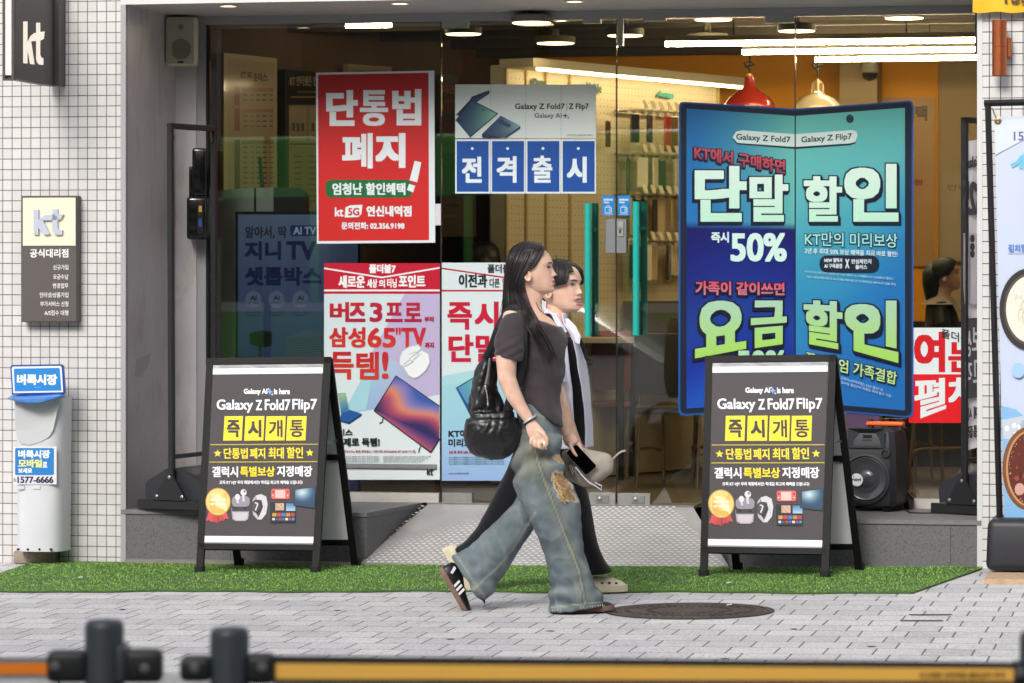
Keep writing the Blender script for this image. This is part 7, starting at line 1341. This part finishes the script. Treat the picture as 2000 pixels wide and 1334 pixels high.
put(tr, loft([(1010, 870, 1100, 900, .09, .085), (990, 912, 1072, 960, .095, .085), (956, 984, 1022, 1036, .095, .085), (918, 1048, 976, 1100, .1, .085), (886, 1072, 948, 1130, .105, .085)], YB, 30), CLOTH)
vs, ns, fs = fuse(tr, .009, 2); mb = MB(); mb.add([p_ + n_ * (.007 * noise.noise(V3((p_.x * 12 + 5 * p_.z, p_.y * 6, p_.z * 6)))) for p_, n_ in zip(vs, ns)], fs, CLOTH, cols=[lin('0b0b10')] * len(vs)); mb.build('trousers', PB, smooth=180, fix=False)
shoe('shoe', PB, (1117, 1156), math.radians(1), .252, -.08, YB, 'clog'); shoe('shoe', PB, (864, 1074), math.radians(-58), .252, .085, YB, 'clog')
BP = thing('backpack', B(1070, 850, .2), 'black backpack strap and yellow pull worn over the white shirt', 'backpack'); mb = MB(); mb.tube([B(1110, 625, -.02), B(1124, 645, -.06), B(1136, 672, -.08), B(1146, 700, -.07), B(1154, 712, -.06)], .012, mat('black_webbing', '161618', rough=.7), 8, flat=.5); mb.build('strap', BP); mb = MB(); mb.rbox(B(1152, 708, -.07), (.03, .012, .02), MATS['black_webbing'], .003, 1); mb.build('buckle', BP)
mb = MB(); mb.tube([B(1115, 641, -.07), B(1122, 651, -.085), B(1130, 661, -.09)], [.006, .007, .004], mat('yellow_pull', 'e0a21a', rough=.5), 8); mb.build('pull', BP); mb = MB(); put(mb, loft([(1020, 640, 1048, 640, .1, .05), (1010, 700, 1046, 700, .13, .05), (1008, 800, 1046, 800, .13, .05), (1018, 840, 1044, 840, .1, .05)], YB, 24), MATS['black_webbing']); mb.build('pack', BP, smooth=60)

# ---- two people sitting inside the shop
def sitter(u, v, Y, yaw, k, label, hair, top, collar=None):
    th = thing('person', yp(u, 920, Y), label, 'person'); M = Matrix.Translation(yp(u, v, Y)) @ Matrix.Rotation(yaw, 4, 'Z') @ Matrix.Scale(k, 4); sk = MB(); head(sk, M, SKIN); sk.tube([M @ V3((-.01, 0, -.06)), M @ V3((-.02, 0, -.13)), M @ V3((-.03, 0, -.2))], [.05, .05, .07], SKIN, 16)
    sgn = [M @ V3((-.03, s * .16, -.2)) for s in (-1, 1)]
    for s in (-1, 1):
        sk.tube([M @ V3((-.03, s * .13, -.2)), M @ V3((-.02, s * .2, -.33)), M @ V3((.02, s * .22, -.46)), M @ V3((.2, s * .16, -.5))], [.05, .045, .04, .03], SKIN, 12); sk.tube([M @ V3((.19, s * .16, -.5)), M @ V3((.24, s * .15, -.51)), M @ V3((.27, s * .15, -.515))], [.028, .034, .026], SKIN, 12, flat=.5)
        for f in range(4): finger(sk, [M @ V3((.27, s * (.13 + .016 * f), -.512)), M @ V3((.3, s * (.13 + .016 * f), -.515)), M @ V3((.325, s * (.13 + .016 * f), -.525))], .008, SKIN)
        finger(sk, [M @ V3((.23, s * .118, -.51)), M @ V3((.25, s * .1, -.515)), M @ V3((.27, s * .095, -.52))], .009, SKIN)
    vs, ns, fs = fuse(sk, .006, 1); fc = facecol(M); mb = MB(); mb.add(vs, fs, SKIN, cols=[lin(top) if (M.inverted() @ p_).z < -.17 and (M.inverted() @ p_).x < .17 else [x * .8 for x in fc(p_)] for p_ in vs]); mb.build('body', th, smooth=180, fix=False)
    c = cap_hair(M, lambda p_: p_.x < itp(HB, p_.z) + .012, .016, hair); c.tube([M @ V3(q) for q in ((-.06, 0, .06), (-.085, 0, .0), (-.085, 0, -.06), (-.08, 0, -.13), (-.085, 0, -.2))], [.05, .06, .058, .05, .03], HAIR, 14, col=lin(hair)); c.build('hair', th, smooth=180, fix=False); eyes(M, th, (-1, 1), .8)
    mb = MB(); rows = []
    for z, w_, d, x in ((-.155, .06, .06, -.02), (-.18, .15, .085, -.03), (-.22, .205, .1, -.03), (-.32, .2, .115, -.02), (-.5, .175, .115, -.02), (-.66, .18, .12, -.02)): rows.append([M @ V3((x + d * math.cos(2 * math.pi * q / 28), w_ * math.sin(2 * math.pi * q / 28), z)) for q in range(28)])
    mb.grid(rows, CLOTH, close=True, caps=True); mb.c = [lin(top)] * len(mb.v); mb.build('top', th, smooth=60)
    mb = MB()
    for s in (-1, 1): mb.tube([M @ V3((-.04, s * .1, -.62)), M @ V3((.2, s * .11, -.64)), M @ V3((.42, s * .11, -.64)), M @ V3((.44, s * .11, -.9)), M @ V3((.43, s * .11, -1.08))], [.09, .085, .07, .06, .05], CLOTH, 16, col=lin('1b1b20'))
    mb.build('trousers', th, smooth=60)
    if collar:
        mb = MB(); rows = [[M @ V3((-.02 + (.07 + .075 * j / 3) * math.cos(a), (.075 + .13 * j / 3) * math.sin(a), -.15 - .05 * j / 3 - .05 * (math.cos(a) > .5) * j / 3 + .004)) for a in [2 * math.pi * q / 28 for q in range(28)]] for j in range(4)]; mb.grid(rows, CLOTH, close=True); mb.c = [lin(collar)] * len(mb.v); mb.build('collar', th, smooth=60)
    return th
sitter(948, 520, 20.6, 1.5, 1.22, 'person seated inside, seen from behind, only dark hair showing over the white and blue poster', '0c0a0a', '1c1a1a')
sitter(1846, 537, 20.0, -.1, .86, 'woman seated inside at the right in a dark top with a pale collar', '120e0d', '151417', '8a7c70')
